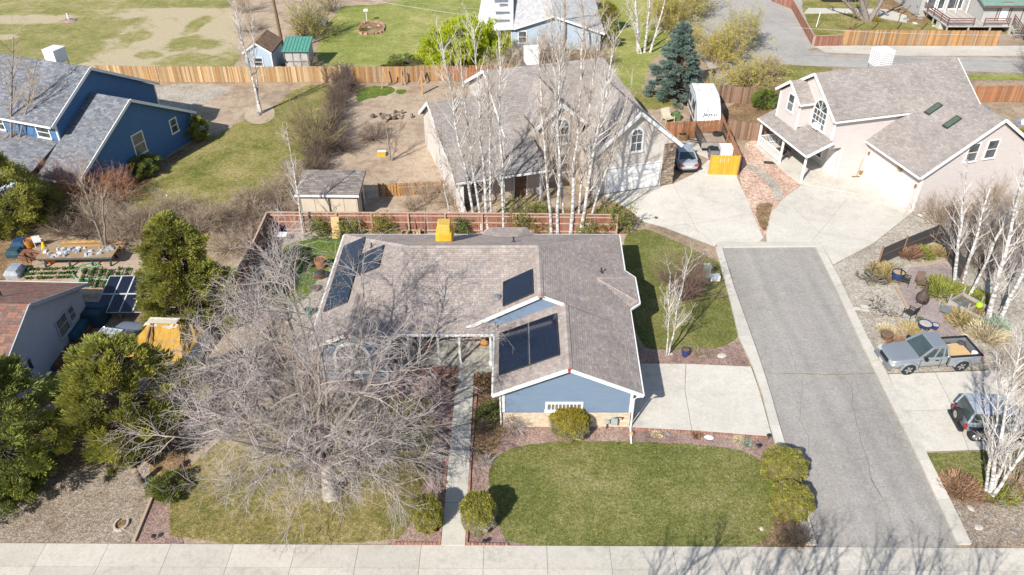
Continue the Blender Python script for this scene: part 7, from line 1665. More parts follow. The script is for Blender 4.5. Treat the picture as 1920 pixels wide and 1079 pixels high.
# ------------------------------------------------------------ front yard things
POTB = mat('cobalt_glaze', (.025, .05, .16), .25, (.02, .04, .12), 4, spec=.8); TERRA = mat('terracotta', (.42, .17, .08), .85, (.34, .13, .06), 5); SOIL = mat('pot_soil', (.12, .08, .05), .95, (.2, .14, .09), 10)
def pot(label, b_, r, hgt, m, cat='pot', soil=SOIL, group=None, name='plant_pot', bands=0):
    t = thing(name, label, cat, b_, 0, group); b = MB(); b.lathe([(0, 0), (r * .7, 0), (r * .95, hgt * .6), (r, hgt), (r * .88, hgt), (r * .85, hgt * .9)], 18); b.build('body', m, t)
    b = MB(); b.lathe([(r * .86, hgt * .9), (0, hgt * .93)], 18); b.build('soil', soil, t)
    if bands:
        b = MB()
        for z in (hgt * .25, hgt * .7): b.lathe([(r * (.72 + .36 * z / hgt) + .02, z - .03), (r * (.72 + .36 * z / hgt) + .02, z + .03)], 18)
        b.build('hoop', DARK, t)
    return t
pot('blue glazed pot with dark rim on the rock bed by the birch', G(1284, 668), .24, .5, POTB); BARW = mat('barrel_wood', (.25, .16, .09), .9, (.17, .11, .065), 5)
pot('half barrel planter on the red pavers beside the walk', G(845, 726), .3, .42, BARW, 'planter', name='barrel_planter', bands=1)
pot('red flower pot on the porch edge', G(803, 655), .24, .4, TERRA); PUMP = mat('pumpkin_skin', (.60, .27, .03), .6, (.5, .2, .02), 5)
t = thing('pumpkin_figure', 'two stacked orange pumpkins beside the red front door', 'pumpkin', V(-1.62, 36.0, .06)); b = MB(); b.lathe([(0, 0), (.2, .03), (.26, .16), (.2, .3), (.05, .32), (0, .3)], 14); b.build('base', PUMP, t); b = MB(); b.lathe([(0, .31), (.14, .33), (.19, .44), (.14, .54), (.03, .56), (0, .54)], 12); b.build('top', PUMP, t); b = MB(); b.tube([(0, 0, .54), (.02, 0, .63)], .02, 6); b.build('stem', BARK_B, t)
t = thing('gas_meter', 'grey gas meter with pipes on the buff brick wall', 'meter', V(5.25, 29.28, 0)); GM = mat('meter_grey', (.36, .42, .42), .5, (.3, .36, .36), 6); boxpart(t, 'body', GM, -.16, -.12, .35, .16, .1, .75); b = MB(); b.lathe([(0, 0), (.14, 0), (.14, .06), (0, .08)], 12, (-.35, -.02, .5)); b.build('regulator', GM, t)
b = MB(); b.tube([(-.35, 0, -.05), (-.35, 0, .5), (-.12, 0, .7), (.12, 0, .78), (.42, 0, .8), (.42, .1, .55)], .03, 6); b.build('pipe', DARK, t)
ROCKM = [mat('pale_rock', (.52, .47, .40), .9, (.42, .37, .31), 4, bump=.4, bscale=12), mat('white_rock', (.74, .72, .68), .8, (.62, .6, .56), 5, bump=.4, bscale=12), mat('tan_rock', (.50, .36, .20), .9, (.4, .28, .16), 4, bump=.4, bscale=12), mat('grey_rock', (.27, .26, .25), .9, (.2, .19, .19), 4, bump=.4, bscale=12)]
def rock(label, b_, r, m, seed, fl=.5, group=None):
    rs = random.Random(seed); b = MB(); K = 12; secs = []
    ph = [rs.uniform(.75, 1.2) for _ in range(K)]
    for z, k in ((-.1, .9), (.15, 1.02), (.55, .9), (.85, .6), (1.0, .2)): secs.append([V(r * k * ph[i] * math.cos(2 * math.pi * i / K) * 1.2, r * k * ph[(i + 2) % K] * math.sin(2 * math.pi * i / K) * .85, r * fl * (z + rs.uniform(-.05, .05))) for i in range(K)])
    b.loft(secs); o = b.build('boulder', m, None, smooth=True); o.location = b_; o.rotation_euler = (0, 0, rs.uniform(0, 6)); return tag(o, label, 'rock', group)
rock('large pale boulder on the rock bed between lawn and driveway', G(1354, 668), .26, ROCKM[0], 1); rock('white boulder in the rock strip below the driveway', G(1330, 821), .2, ROCKM[1], 2); rock('grey boulder in the rock strip below the driveway', G(1252, 814), .15, ROCKM[3], 3)
rock('tan upright stone beside the downspout foot', G(1184, 816), .16, ROCKM[2], 4, 1.3); rock('small pale boulder near the birch foot', G(1257, 664), .14, ROCKM[0], 5)
for i, (x, y, r, m_, lb) in enumerate(((1836, 991, .22, 0, 'flat pale boulder alone in the gravel verge'), (1900, 1000, .2, 3, 'grey boulder at the frame edge of the gravel verge'), (1880, 945, .2, 3, 'grey boulder among weeds by the birch'), (1820, 955, .18, 0, 'pale boulder beside the kerb of the gravel verge'), (1905, 930, .22, 3, 'grey boulder under the sprawling brush'), (1850, 968, .16, 3, 'small grey boulder in the middle of the gravel verge'), (1740, 397, .3, 0, 'pale boulder at the cream house corner'), (1725, 405, .2, 1, 'white boulder at the cream house corner'),
        (1428, 992, .12, 0, 'small pale stone at the round lawn edge'), (692, 54, .35, 0, 'pale rock in the brick ringed flower bed'), (710, 50, .3, 0, 'second pale rock in the brick ringed flower bed beside the dead stalk'), (1700, 38, .4, 3, 'grey rock in the stone heap below the deck'), (1715, 45, .35, 0, 'pale rock in the stone heap below the deck'), (1725, 36, .35, 3, 'grey rock topmost in the stone heap below the deck'), (1750, 50, .3, 0, 'pale rock beside the white box below the deck'), (485, 216, .35, 3, 'grey rock at the foot of the tall aspen'))): rock(lb, G(x, y), r, ROCKM[m_], 30 + i)
for x, y, m_, lb in ((1231, 816, GRP, 'dry straw coloured cushion plant in the rock strip'), (1307, 818, GRR, 'brown dead cushion plant in the rock strip'), (1385, 826, GRP, 'pale dry cushion plant near the kerb end of the rock strip'), (1400, 832, GRS, 'grey dry cushion plant near the kerb end of the rock strip')): tuft(lb, G(x, y), .25, .16, x, m_, 300, 'cushion_plant')
tuft('clump of fallen golden leaves under the golden topped shrub', G(1070, 826), .4, .08, 77, LEAF_F, 420, 'leaf_clump')
def pathlight(label, b_):
    t = thing('path_light', label, 'garden light', b_, 0, 'low garden lights'); b = MB(); b.tube([(0, 0, 0), (0, 0, .28)], .018, 6); b.build('stake', BLACKP, t); b = MB(); b.lathe([(.12, .26), (.09, .31), (0, .34)], 10); b.build('lamp_shade', BLACKP, t)
pathlight('black path light half way along the walk edging', G(833, 860)); pathlight('black path light in the walk bed at the pavement', G(909, 1022)); pathlight('black path light in the maroon strip at the pavement', G(291, 1013)); pathlight('black path light near the round kerb shrubs', G(1421, 843)); pathlight('black path light at the driveway end of the rock strip', G(1440, 824))
t = thing('tree_stump', 'leaning weathered log post standing in the grey gravel', 'post', G(266, 908)); tp = tip(G(266, 908), 252, 884) - G(266, 908); b = MB(); b.tube([(0, 0, -.05), tp * .5, tp], [.17, .165, .15], 12); b.build('log', mat('log_wood', (.24, .18, .125), .95, (.17, .125, .09), 5), t); b = MB(); b.lathe([(.15, 0), (0, .012)], 12, tp); b.build('cut_face', mat('cut_wood', (.46, .34, .22), .9), t); b = MB(); b.box(-.35, -.2, 0, -.05, .05, .1); b.box(.1, -.25, 0, .4, .0, .12); b.build('foot_block', STEEL, t)
t = thing('stone_ring', 'small half ring of pale stones holding dry leaves', 'planter', G(228, 985)); rg = random.Random(3); q = MB(); q.mesh8([(-.09, -.05, 0), (.09, -.05, 0), (.08, .05, 0), (-.08, .05, 0), (-.08, -.04, .12), (.08, -.04, .12), (.07, .04, .12), (-.07, .04, .12)]); qm = q.me('stone', ROCKM[0])
for i in range(12):
    a = R(150 + i * 22); link('stone', qm, t, (.28 * math.cos(a), .34 * math.sin(a), 0), (0, 0, a + R(90)))
b = MB(); b.lathe([(.27, .03), (0, .05)], 12); b.build('leaf_fill', LITTER, t)
tag(boxpart(None, 'stepping_stone', mat('pink_flag', (.42, .31, .27), .9), 0, 0, 0, .32, .32, .05), 'square pinkish flagstone lying on the grey gravel', 'paving stone').location = G(90, 894)
t = thing('utility_box', 'pale green utility pedestal under the crabapple tree', 'utility box', G(1324, 520)); boxpart(t, 'body', mat('pale_green_box', (.42, .52, .46), .6), -.2, -.2, 0, .2, .2, .85); boxpart(t, 'lid', mat('pale_green_lid', (.50, .60, .54), .6), -.23, -.23, .852, .23, .23, .93)
t = thing('utility_box', 'low white utility box on the corner lawn by the kerb', 'utility box', G(1340, 525)); boxpart(t, 'body', WHITEP, -.3, -.2, 0, .3, .2, .3); boxpart(t, 'lid', WHITEP, -.32, -.22, .302, .32, .22, .34)
tag(boxpart(None, 'door_mat', DARK, -.6, -.25, 0, .6, .25, .02), 'dark mat lying on pink rock before the porch', 'mat').matrix_world = Matrix.Translation(G(1446, 307) + V(0, 0, .03)) @ Matrix.Rotation(R(-8), 4, 'Z')
t = thing('broom', 'broom leaning on the cream wall beside the garage door', 'broom', G(1604, 334)); b = MB(); b.bar((0, 0, .1), (.3, .25, 1.6), .04, .04); b.build('handle', PLY, t); boxpart(t, 'head', BARW, -.3, -.06, 0, .3, .06, .12)
pot('bronze round pot beside the broom', G(1611, 328), .26, .45, mat('bronze_pot', (.38, .26, .07), .4, (.3, .2, .06), 5, metal=.5)); pot('brown pot in the shaded porch corner', G(1530, 297), .22, .5, TERRA); pot('tall pot with dry plant on the shaded porch', G(1538, 290), .2, .7, BARW)
t = thing('bench', 'dark slatted bench behind the porch railing', 'bench', RH.root.location + Matrix.Rotation(R(-75), 3, 'Z') @ V(-10.6, -4.6, .12), R(-75)); bm_ = mat('bench_dark', (.09, .075, .06), .8); q = MB(); q.box(-.7, -.04, 0, .7, .04, .03); qm = q.me('slat', bm_)
for i in range(5): link('slat', qm, t, (0, -.2 + .1 * i, .45))
for i in range(4): link('slat', qm, t, (0, .28, .55 + .1 * i), (R(90), 0, 0))
b = MB(); 
for x in (-.6, .6): b.bar((x, -.2, 0), (x, -.2, .45), .05, .05); b.bar((x, .26, 0), (x, .26, .95), .05, .05)
b.build('frame', bm_, t)

# ------------------------------------------------------------ gravel patio
sheet('patio', [(1708, 503), (1772, 494), (1800, 520), (1765, 548), (1752, 556), (1772, 590), (1802, 632), (1770, 645), (1700, 640), (1716, 602), (1704, 578), (1684, 545), (1690, 520)], PATIO, amp=.04)
def timber(label, px):
    P = [G(*q) for q in px]; b = MB()
    for p, q in zip(P[:-1], P[1:]): b.bar(p + V(0, 0, .07), q + V(0, 0, .07), .14, .15)
    tag(b.build('landscape_timber', WOODC), label, 'timber', 'timber edging round the patio')
timber('timber edging along the kerb side of the patio', [(1680, 541), (1702, 583)]); timber('timber edging from gnarled shrub down to the pickup', [(1672, 583), (1681, 602), (1693, 632)]); timber('timber edging behind the chiminea side grass', [(1711, 500), (1772, 493)]); timber('timber edging between the two chair terraces', [(1760, 556), (1783, 590), (1803, 628)]); timber('timber edging beside the wooden planter', [(1788, 562), (1812, 594)])
CH = mat('chair_black', (.055, .052, .05), .7, (.04, .038, .036), 8); CHB = mat('chair_brown', (.17, .115, .085), .75, (.13, .09, .065), 6); CHG = mat('chair_grey', (.20, .22, .225), .7, (.16, .175, .18), 6)
def chair(label, b_, rz, m, sm=None):
    t = thing('patio_chair', label, 'chair', b_, R(rz), 'patio chairs'); sm = sm or m
    boxpart(t, 'seat', sm, -.26, -.26, .40, .26, .26, .44); b = MB(); b.mesh8([(-.26, .24, .44), (.26, .24, .44), (.26, .28, .44), (-.26, .28, .44), (-.25, .38, 1.0), (.25, .38, 1.0), (.25, .42, 1.0), (-.25, .42, 1.0)]); b.build('backrest', sm, t)
    q = MB(); q.box(-.018, -.018, 0, .018, .018, .62); me1 = q.me('leg', m)
    for x in (-.28, .28):
        for y in (-.26, .28): link('leg', me1, t, (x, y, 0))
    for x in (-.28, .28): b = MB(); b.bar((x, -.3, .63), (x, .34, .65), .045, .03); b.build('armrest', m, t)
    return t
chair('black chair beside the blue barrel pot', G(1694, 535), 60, CH); chair('tall brown mesh chair behind the chiminea', G(1723, 540), -10, CHB); chair('black chair at the kerb side timber corner', G(1703, 596), -150, CH); chair('grey chair between chiminea and pickup', G(1768, 592), 150, CHG); chair('grey chair on the upper terrace beside the planter', G(1795, 582), -170, CHG)
t = thing('chiminea', 'round black clay chiminea with chimney in the middle of the patio', 'chiminea', G(1725, 572), R(10)); CI = mat('chiminea_clay', (.10, .07, .058), .7, (.06, .045, .04), 6)
b = MB(); b.lathe([(0, .2), (.2, .22), (.36, .42), (.40, .58), (.33, .78), (.18, .95), (.12, 1.05)], 20); b.build('bowl', CI, t); b = MB(); b.tube([(0, 0, 1.0), (.02, .02, 1.6)], [.13, .11], 12); b.lathe([(.11, 0), (.16, .03), (.16, .07), (.12, .08)], 12, (.02, .02, 1.58)); b.build('chimney', CI, t)
b = MB(); M = Matrix.Rotation(R(90), 4, 'X'); b.lathe([(0, .0), (.17, .0), (.19, .03)], 14, (0, -.37, .52), M=M); b.build('mouth', BLACKP, t)
q = MB(); q.bar((.12, 0, .3), (.3, 0, 0), .04, .04); qm = q.me('leg', DARK)
for i in range(3): link('leg', qm, t, (0, 0, 0), (0, 0, R(120 * i + 30)))
pot('blue barrel pot with pale soil beside the black chair', G(1680, 528), .42, .75, POTB, soil=ROCKM[2]); pot('wide blue pot with pale soil behind the pickup cab', G(1732, 617), .42, .42, POTB, soil=ROCKM[0]); pot('small blue pot next to the wide blue pot', G(1751, 618), .24, .36, POTB, soil=ROCKM[0]); pot('wooden half barrel planter with dried flowers by the kerb', G(1661, 635), .36, .42, BARW, 'planter', name='barrel_planter', bands=1)
pot('green pot hidden behind the wide blue pot', G(1723, 606), .2, .35, mat('green_glaze', (.06, .22, .06), .4))
t = thing('raised_planter', 'open weathered timber planter frame under the leaning white tree', 'planter', G(1822, 588), R(-58)); b = MB(); PW = mat('planter_wood', (.40, .37, .33), .9, (.3, .275, .245), 4)
for y in (-.7, .7): b.bar((-1.2, y, .3), (1.2, y, .3), .08, .5)
for x in (-1.2, 0, 1.2): b.bar((x, -.7, .3), (x, .7, .3), .08, .5); b.bar((x, -.7, .0), (x, -.7, 1.0), .09, .09); b.bar((x, .7, 0), (x, .7, 1.0), .09, .09)
b.build('frame', PW, t); boxpart(t, 'soil', SOIL, -1.15, -.65, .0, 1.15, .65, .35)
t = thing('ball', 'lime green ball in the wooden planter', 'ball', G(1830, 588) + V(0, 0, .62)); b = MB(); b.lathe([(.0, -.22), (.13, -.18), (.21, -.07), (.21, .07), (.13, .18), (0, .22)], 14); b.build('body', mat('lime', (.40, .62, .03), .5), t, smooth=True)
# gnarled sculptural shrubs at the kerb
GN = mat('gnarled_bark', (.20, .175, .15), .95, (.11, .095, .082), 3, contrast=.2); GNP = mat('bleached_branch', (.50, .46, .40), .95, (.3, .27, .23), 3)
for i, (x, y, r, hh, lb) in enumerate(((1652, 588, 1.25, 1.5, 'gnarled dark branched shrub with bleached tips at the kerb'), (1640, 530, 1.2, 1.3, 'gnarled cactus like shrub with olive tips above the kerb'))):
    rng = random.Random(60 + i); t = thing('gnarled_shrub', lb, 'shrub', G(x, y)); st = []
    for k in range(9):
        a = rng.uniform(0, 6.28); q = branch(rng, (0, 0, 0), (math.cos(a), math.sin(a), rng.uniform(.5, 1.3)), rng.uniform(1.0, 1.6), .075, .035, 8, .28, .0); st.append((q[0], q[1]))
    lv = ramify(rng, st, [dict(per_m=5, len=(.3, .6), ang=(35, 75), wob=.3, pts=5, r=(.035, .02), tmin=.15), dict(per_m=5, len=(.12, .3), ang=(30, 70), wob=.25, pts=3, r=(.02, .012), tmin=.2)])
    wood('stem', [(6, st)], GN, t); wood('branch', [(5, lv[0])], GNP if i == 0 else GN, t); wood('tip', [(4, lv[1])], GNP if i == 0 else LEAF_O, t)
q = MB(); q.box(-.22, -.15, 0, .22, .15, .05); qm = q.me('stepping_stone', CONC)
for i, (x, y) in enumerate(((1606, 580), (1620, 576), (1622, 583))): o = link('stepping_stone', qm, None, G(x, y), (0, 0, R(-5))); tag(o, ['square concrete stepping stone next to the kerb', 'concrete stepping stone farther from the kerb, upper of a pair', 'concrete stepping stone farther from the kerb, lower of a pair'][i], 'paving stone')

# ------------------------------------------------------------ rear yard
t = thing('fire_bowl', 'rusty round fire bowl with mesh lid on the pale patio', 'fire pit', G(600, 522)); RU = mat('rusty_iron', (.24, .105, .055), .9, (.15, .07, .045), 6); b = MB(); b.lathe([(.1, 0), (.3, .08), (.42, .35), (.42, .4), (.38, .4), (.2, .2), (0, .16)], 16); b.build('bowl', RU, t); b = MB(); b.lathe([(.4, .42), (.28, .52), (0, .56)], 12); b.build('lid', DARK, t)
pot('rust orange drum planter behind the fire bowl', G(602, 503), .38, .7, TERRA, 'drum'); pot('grey basin on the pale patio beyond the fire bowl', G(590, 545), .34, .25, STEEL, 'basin'); pot('teal pot at the patio edge under the bare branches', G(580, 590), .25, .4, mat('teal_glaze', (.07, .25, .24), .4))
t = thing('garden_table', 'small pale metal table in the shade of the rear fence corner', 'table', G(528, 452)); boxpart(t, 'tabletop', WHITEP, -.45, -.3, .5, .45, .3, .54); q = MB(); q.box(-.02, -.02, 0, .02, .02, .5); qm = q.me('leg', STEEL)
for x in (-.4, .4):
    for y in (-.25, .25): link('leg', qm, t, (x, y, 0))
pot('bright blue urn by the red fence corner', G(532, 436), .2, .6, POTB)
tag(boxpart(None, 'leaning_board', PLY, -.28, -.05, 0, .28, .03, 1.6), 'tan board leaning on the red fence between two shrubs', 'board').matrix_world = Matrix.Translation(G(631, 448)) @ Matrix.Rotation(R(-14), 4, 'X')
t = thing('firewood_stack', 'low heap of cut firewood against the red fence', 'firewood', G(765, 441)); rg = random.Random(4); q = MB(); M = Matrix.Rotation(R(90), 4, 'X'); q.lathe([(0, -.2), (.07, -.2), (.07, .2), (0, .2)], 8, M=M); qm = q.me('log', mat('split_log', (.46, .32, .18), .9, (.3, .2, .11), 8, rnd=.35))
for i in range(44): link('log', qm, t, (rg.uniform(-.95, .95), rg.uniform(-.25, .25), .07 + .12 * (i % 3)), (rg.uniform(-.2, .2), rg.uniform(-.2, .2), rg.uniform(-.6, .6)))
for i, (x, hh, tl, lb) in enumerate(((765, 1.5, -8, 'dark pole leaning on the red fence by the firewood, first of three'), (781, 1.9, -3, 'dark pole leaning on the red fence beside the sapling'), (797, 2.0, 4, 'dark pole leaning on the red fence near the yellow cooler'))): b = MB(); b.bar((0, 0, 0), (math.sin(R(tl)) * hh, .3, hh), .06, .06); o = b.build('leaning_pole', BARK_D, None); o.location = G(x, 440); tag(o, lb, 'pole', 'poles leaning on the red fence')
t = thing('swing_frame', 'pale leaning props and beam along the rusty orange fence', 'frame', G(716, 166)); o_ = t.location; b = MB()
for a_, c_ in (((716, 167), (719, 128)), ((727, 160), (719, 128)), ((752, 161), (753, 131)), ((760, 160), (753, 131)), ((799, 158), (791, 131)), ((784, 158), (791, 131))): p = G(*a_); b.bar(p - o_, tip(p, *c_) - o_, .1, .1)
b.build('prop', mat('prop_wood', (.45, .33, .22), .9), t)
t = thing('post', 'single orange wooden post standing in the dirt yard', 'post', G(792, 178)); b = MB(); b.box(-.09, -.09, 0, .09, .09, 1.9); b.box(-.12, -.12, 1.902, .12, .12, 1.95); b.build('shaft', F_ORANGE, t)
t = thing('woodpile', 'heap of broken stone and split logs in the dirt yard', 'heap', G(735, 222)); rg = random.Random(9); q = MB(); q.mesh8([(-.2, -.14, 0), (.2, -.12, 0), (.18, .14, 0), (-.2, .12, 0), (-.15, -.1, .2), (.14, -.1, .22), (.13, .1, .2), (-.14, .1, .24)]); qs = [q.me('log', mat('heap_a', (.20, .165, .13), .95, (.13, .11, .09), 4, rnd=.4)), q.me('log', mat('heap_b', (.42, .31, .2), .95, (.3, .22, .15), 4, rnd=.3))]
for i in range(40): link('log', qs[i % 4 == 0], t, (rg.gauss(0, .75), rg.gauss(0, .4), rg.uniform(0, .25)), (rg.uniform(-.6, .6), rg.uniform(-.6, .6), rg.uniform(0, 6)))
boxy = thing('crate', 'yellow and white box lying by the small dark tree', 'box', G(716, 292)); boxpart(boxy, 'body', mat('yellow_box', (.55, .38, .04), .7), -.35, -.3, 0, .35, 0, .3); boxpart(boxy, 'lid', WHITEP, -.35, .002, 0, .35, .3, .33)
t = thing('lawn_chair', 'cream lawn chair standing beside the travel trailer', 'chair', G(1252, 229), R(25)); LC = mat('cream_plastic', (.62, .56, .42), .6); boxpart(t, 'seat', LC, -.45, -.4, .38, .45, .35, .43); b = MB(); b.mesh8([(-.45, .33, .4), (.45, .33, .4), (.45, .38, .4), (-.45, .38, .4), (-.45, .65, 1.1), (.45, .65, 1.1), (.45, .7, 1.1), (-.45, .7, 1.1)]); b.build('backrest', LC, t); q = MB(); q.box(-.03, -.03, 0, .03, .03, .6); qm = q.me('leg', LC)
for x in (-.45, .45):
    for y in (-.35, .35): link('leg', qm, t, (x, y, 0))
t = thing('barbecue', 'green covered barbecue beside the lawn chair', 'barbecue', G(1267, 226)); boxpart(t, 'body', mat('green_cover', (.10, .16, .06), .8), -.35, -.25, 0, .35, .25, .7); b = MB(); b.lathe([(.3, .702), (.2, .86), (0, .9)], 10); b.build('lid', MATS['green_cover'], t)

# ------------------------------------------------------------ work yard and garden
t = thing('work_table', 'long trestle table loaded with boards and odds at the thicket', 'table', V(-29.0, 44.7, 0), R(2)); boxpart(t, 'tabletop', mat('worn_table', (.36, .25, .14), .9, (.27, .19, .12), 3), -2.6, -.6, .78, 2.4, .75, .84); boxpart(t, 'apron', mat('table_dark', (.10, .115, .12), .8), -2.55, -.62, .66, 2.35, -.58, .78)
q = MB(); 
for s in (-1, 1): q.bar((-.05, s * .5, 0), (.0, s * .25, .78), .08, .08); q.bar((.05, -s * .5, 0), (0, -s * .3, .7), .05, .05)
qm = q.me('trestle', DARK)
for x in (-2.2, -.6, .9, 2.1): link('trestle', qm, t, (x, 0, 0))
rg = random.Random(8); JM = [mat('junk_white', (.62, .64, .68), .6, rnd=.15), mat('junk_grey', (.34, .36, .38), .6, rnd=.2), mat('junk_blue', (.30, .36, .44), .6, rnd=.2), mat('junk_orange', (.62, .24, .03), .6), PLY]
GJ = 'small odds laid out on the long trestle table'
for i in range(46):
    x, y = rg.uniform(-2.5, 2.2), rg.uniform(-.5, .6); sx, sy, sz = rg.uniform(.06, .2), rg.uniform(.05, .14), rg.uniform(.04, .16); m_ = JM[[0, 0, 0, 1, 1, 2][rg.randrange(6)] if x < .6 or rg.random() < .5 else 1]
    b = MB(); b.mesh8([(-sx, -sy, 0), (sx, -sy, 0), (sx, sy, 0), (-sx, sy, 0), (-sx * .8, -sy * .7, sz), (sx * .7, -sy * .8, sz), (sx * .8, sy * .7, sz), (-sx * .7, sy * .8, sz)]); o = b.build('oddment', m_, None); o.matrix_world = Matrix.Translation(local(t, x, y, .84)) @ Matrix.Rotation(rg.uniform(0, 6), 4, 'Z'); tag(o, 'small pale oddment lying on the long trestle table', 'oddment', GJ)
t = thing('lumber_stack', 'orange planks stacked on the ground behind the trestle table', 'lumber', G(170, 466), R(2)); q = MB(); q.box(-1.9, -.1, 0, 1.9, .1, .05); qm = q.me('plank', mat('fresh_plank', (.55, .34, .14), .85, (.45, .26, .1), 2, rnd=.3, stretch=(1, 6, 1)))
for i in range(22): link('plank', qm, t, (rg.uniform(-.5, .6), rg.uniform(-.5, .6), .06 * (i // 4)), (0, 0, rg.uniform(-.08, .08)))
t = thing('wheelbarrow', 'rusty wheelbarrow full of scrap at the end of the trestle table', 'wheelbarrow', G(68, 492), R(160)); b = MB(); b.lathe([(.1, .3), (.3, .34), (.5, .62), (.52, .62)], 14, sx=1.4, sy=.9); b.build('tray', RU, t); b = MB(); b.bar((-.6, -.28, .5), (1.1, -.3, .5), .05, .05); b.bar((-.6, .28, .5), (1.1, .3, .5), .05, .05); b.bar((.4, -.3, 0), (.4, -.3, .5), .05, .05); b.bar((.4, .3, 0), (.4, .3, .5), .05, .05); b.build('frame', DARK, t); wheel(t, -.75, 0, .2, .1, 1)
pot('orange bucket at the front of the trestle table', G(98, 493), .3, .4, JM[3], 'bucket'); pot('orange tub in the shade beside the pine', G(57, 465), .28, .6, JM[3], 'tub')
t = thing('traffic_cone', 'yellow cone shaped bag behind the wheelbarrow', 'bag', G(87, 474)); b = MB(); b.lathe([(0, 0), (.25, .02), (.22, .3), (.08, .8), (0, .82)], 10); b.build('body', mat('yellow_bag', (.70, .50, .03), .7), t); b = MB(); b.lathe([(.26, 0), (.28, .03), (0, .03)], 10); b.build('base', mat('yellow_bag', (0, 0, 0)), t)
t = thing('chair', 'white plastic chair in the shade above the trestle table', 'chair', G(75, 462), R(200)); boxpart(t, 'seat', WHITEP, -.25, -.25, .42, .25, .25, .46); boxpart(t, 'backrest', WHITEP, -.25, .22, .462, .25, .27, .95); q = MB(); q.box(-.02, -.02, 0, .02, .02, .42); qm = q.me('leg', WHITEP)
for x in (-.22, .22):
    for y in (-.22, .22): link('leg', qm, t, (x, y, 0))
for i, (x, y, m_, lb) in enumerate(((40, 463, mat('blue_tarp', (.015, .06, .14), .7, bump=.3), 'blue tarp bundle in the shade by the pine'), (33, 512, JM[2], 'pale metal can by the roof edge'), (30, 480, mat('dark_teal', (.03, .07, .09), .8), 'dark bundle in the deep shade'), (55, 485, RU, 'rusty bundle in the shade beside the wheelbarrow'), (28, 518, JM[1], 'grey junk bundle at the garden corner'))):
    t = thing('bundle', lb, 'bundle', G(x, y)); b = MB(); rs_ = random.Random(i); b.loft(blob([(0, .5, .4), (.3, .55, .42), (.55, .35, .3)])); b.build('cover', m_, t); b = MB(); b.bar((-.5, 0, .4), (.5, .05, .42), .05, .05); b.build('strap', DARK, t)
CROP = mat('crop_leaf', (.07, .14, .03), .85, (.05, .1, .02), 3, tint=True)
def croprow(label, px, w, seed, grp):
    a, c = G(*px[0]), G(*px[1]); L = (c - a).length; rs = np.random.RandomState(seed); t = thing('vegetable_row', label, 'crop row', a, 0, grp); n = int(L * 170); u = rs.uniform(0, 1, n); d = c - a
    P = np.stack([d.x * u, d.y * u, np.zeros(n)], 1) + np.stack([rs.normal(0, w * .4, n), rs.normal(0, w * .4, n), np.abs(rs.normal(.1, .05, n))], 1); keep = np.sin(u * L * 5 + seed) > -.75
    P = P[keep]; n = len(P); v, f, tt = leaf_quads(rs, P, np.array([0, 0, .8]) + rs.normal(size=(n, 3)), .14, .06, np.repeat(rs.uniform(.6, 1.4, n)[:, None], 3, 1)); link('foliage', np_mesh('foliage', v, f, CROP, tt), t)
    b = MB(); dn = d.normalized(); b.bar(V(0, 0, .0), V(d.x, d.y, .0), w * 2.2, .1); b.build('soil_ridge', YARD, t)
for i, y in enumerate((506, 514, 522)): croprow(['garden row nearest the trestle table', 'middle of the three long garden rows', 'garden row nearest the red brown roof'][i], [(50, y + 3), (140, y)], .16, i, 'long garden rows')
for i in range(6): croprow(['westernmost', 'second', 'third', 'fourth', 'fifth', 'easternmost'][i] + ' short garden row under the green hose, counted from the west', [(150 + i * 15 + (4 if i > 3 else 0), 542), (162 + i * 16, 506)], .2, 10 + i, 'short garden rows')
b = MB(); hz_ = [G(212, 536), G(205, 528), G(170, 526.5), (G(145, 526)), G(138, 520), G(138, 513), G(146, 504), G(160, 498), G(176, 496), G(186, 499), G(184, 503), G(172, 503), G(160, 505), G(150, 508), G(150, 511)]
b.tube([p + V(0, 0, .12) for p in hz_], .035, 6); tag(b.build('garden_hose', mat('green_hose', (.20, .48, .28), .5)), 'pale green hose looped over the garden rows', 'hose')
# ground solar array
t = thing('solar_array', 'tilted ground solar array with pale frames beside the garden', 'solar panel', V(-23.9, 39.6, 0)); O = V(-1.5, -1.2, .55); u_ = Vector((1, .02, 0)).normalized(); w_ = Vector((.12, 1, .42)).normalized(); nn_ = u_.cross(w_)
for i in range(4):
    for j in range(2):
        q = O + u_ * (.78 * i) + w_ * (1.35 * j); b = MB(); b.mesh8([q, q + u_ * .74, q + u_ * .74 + w_ * 1.3, q + w_ * 1.3] + [p + nn_ * .04 for p in (q, q + u_ * .74, q + u_ * .74 + w_ * 1.3, q + w_ * 1.3)]); po = b.build('panel', SOLAR, t)
        b = MB(); e = [q + nn_ * .03, q + u_ * .74 + nn_ * .03, q + u_ * .74 + w_ * 1.3 + nn_ * .03, q + w_ * 1.3 + nn_ * .03]
        for k_ in range(4): b.bar(e[k_], e[(k_ + 1) % 4], .035, .04, up=nn_)
        b.build('frame', LAMP, po)
b = MB()
for i in (0, 2, 4): q = O + u_ * .77 * i; b.bar(V(q.x, q.y, 0), q, .07, .07); e = q + w_ * 2.6; b.bar(V(e.x, e.y, 0), e, .07, .07)
b.build('leg', STEEL, t)
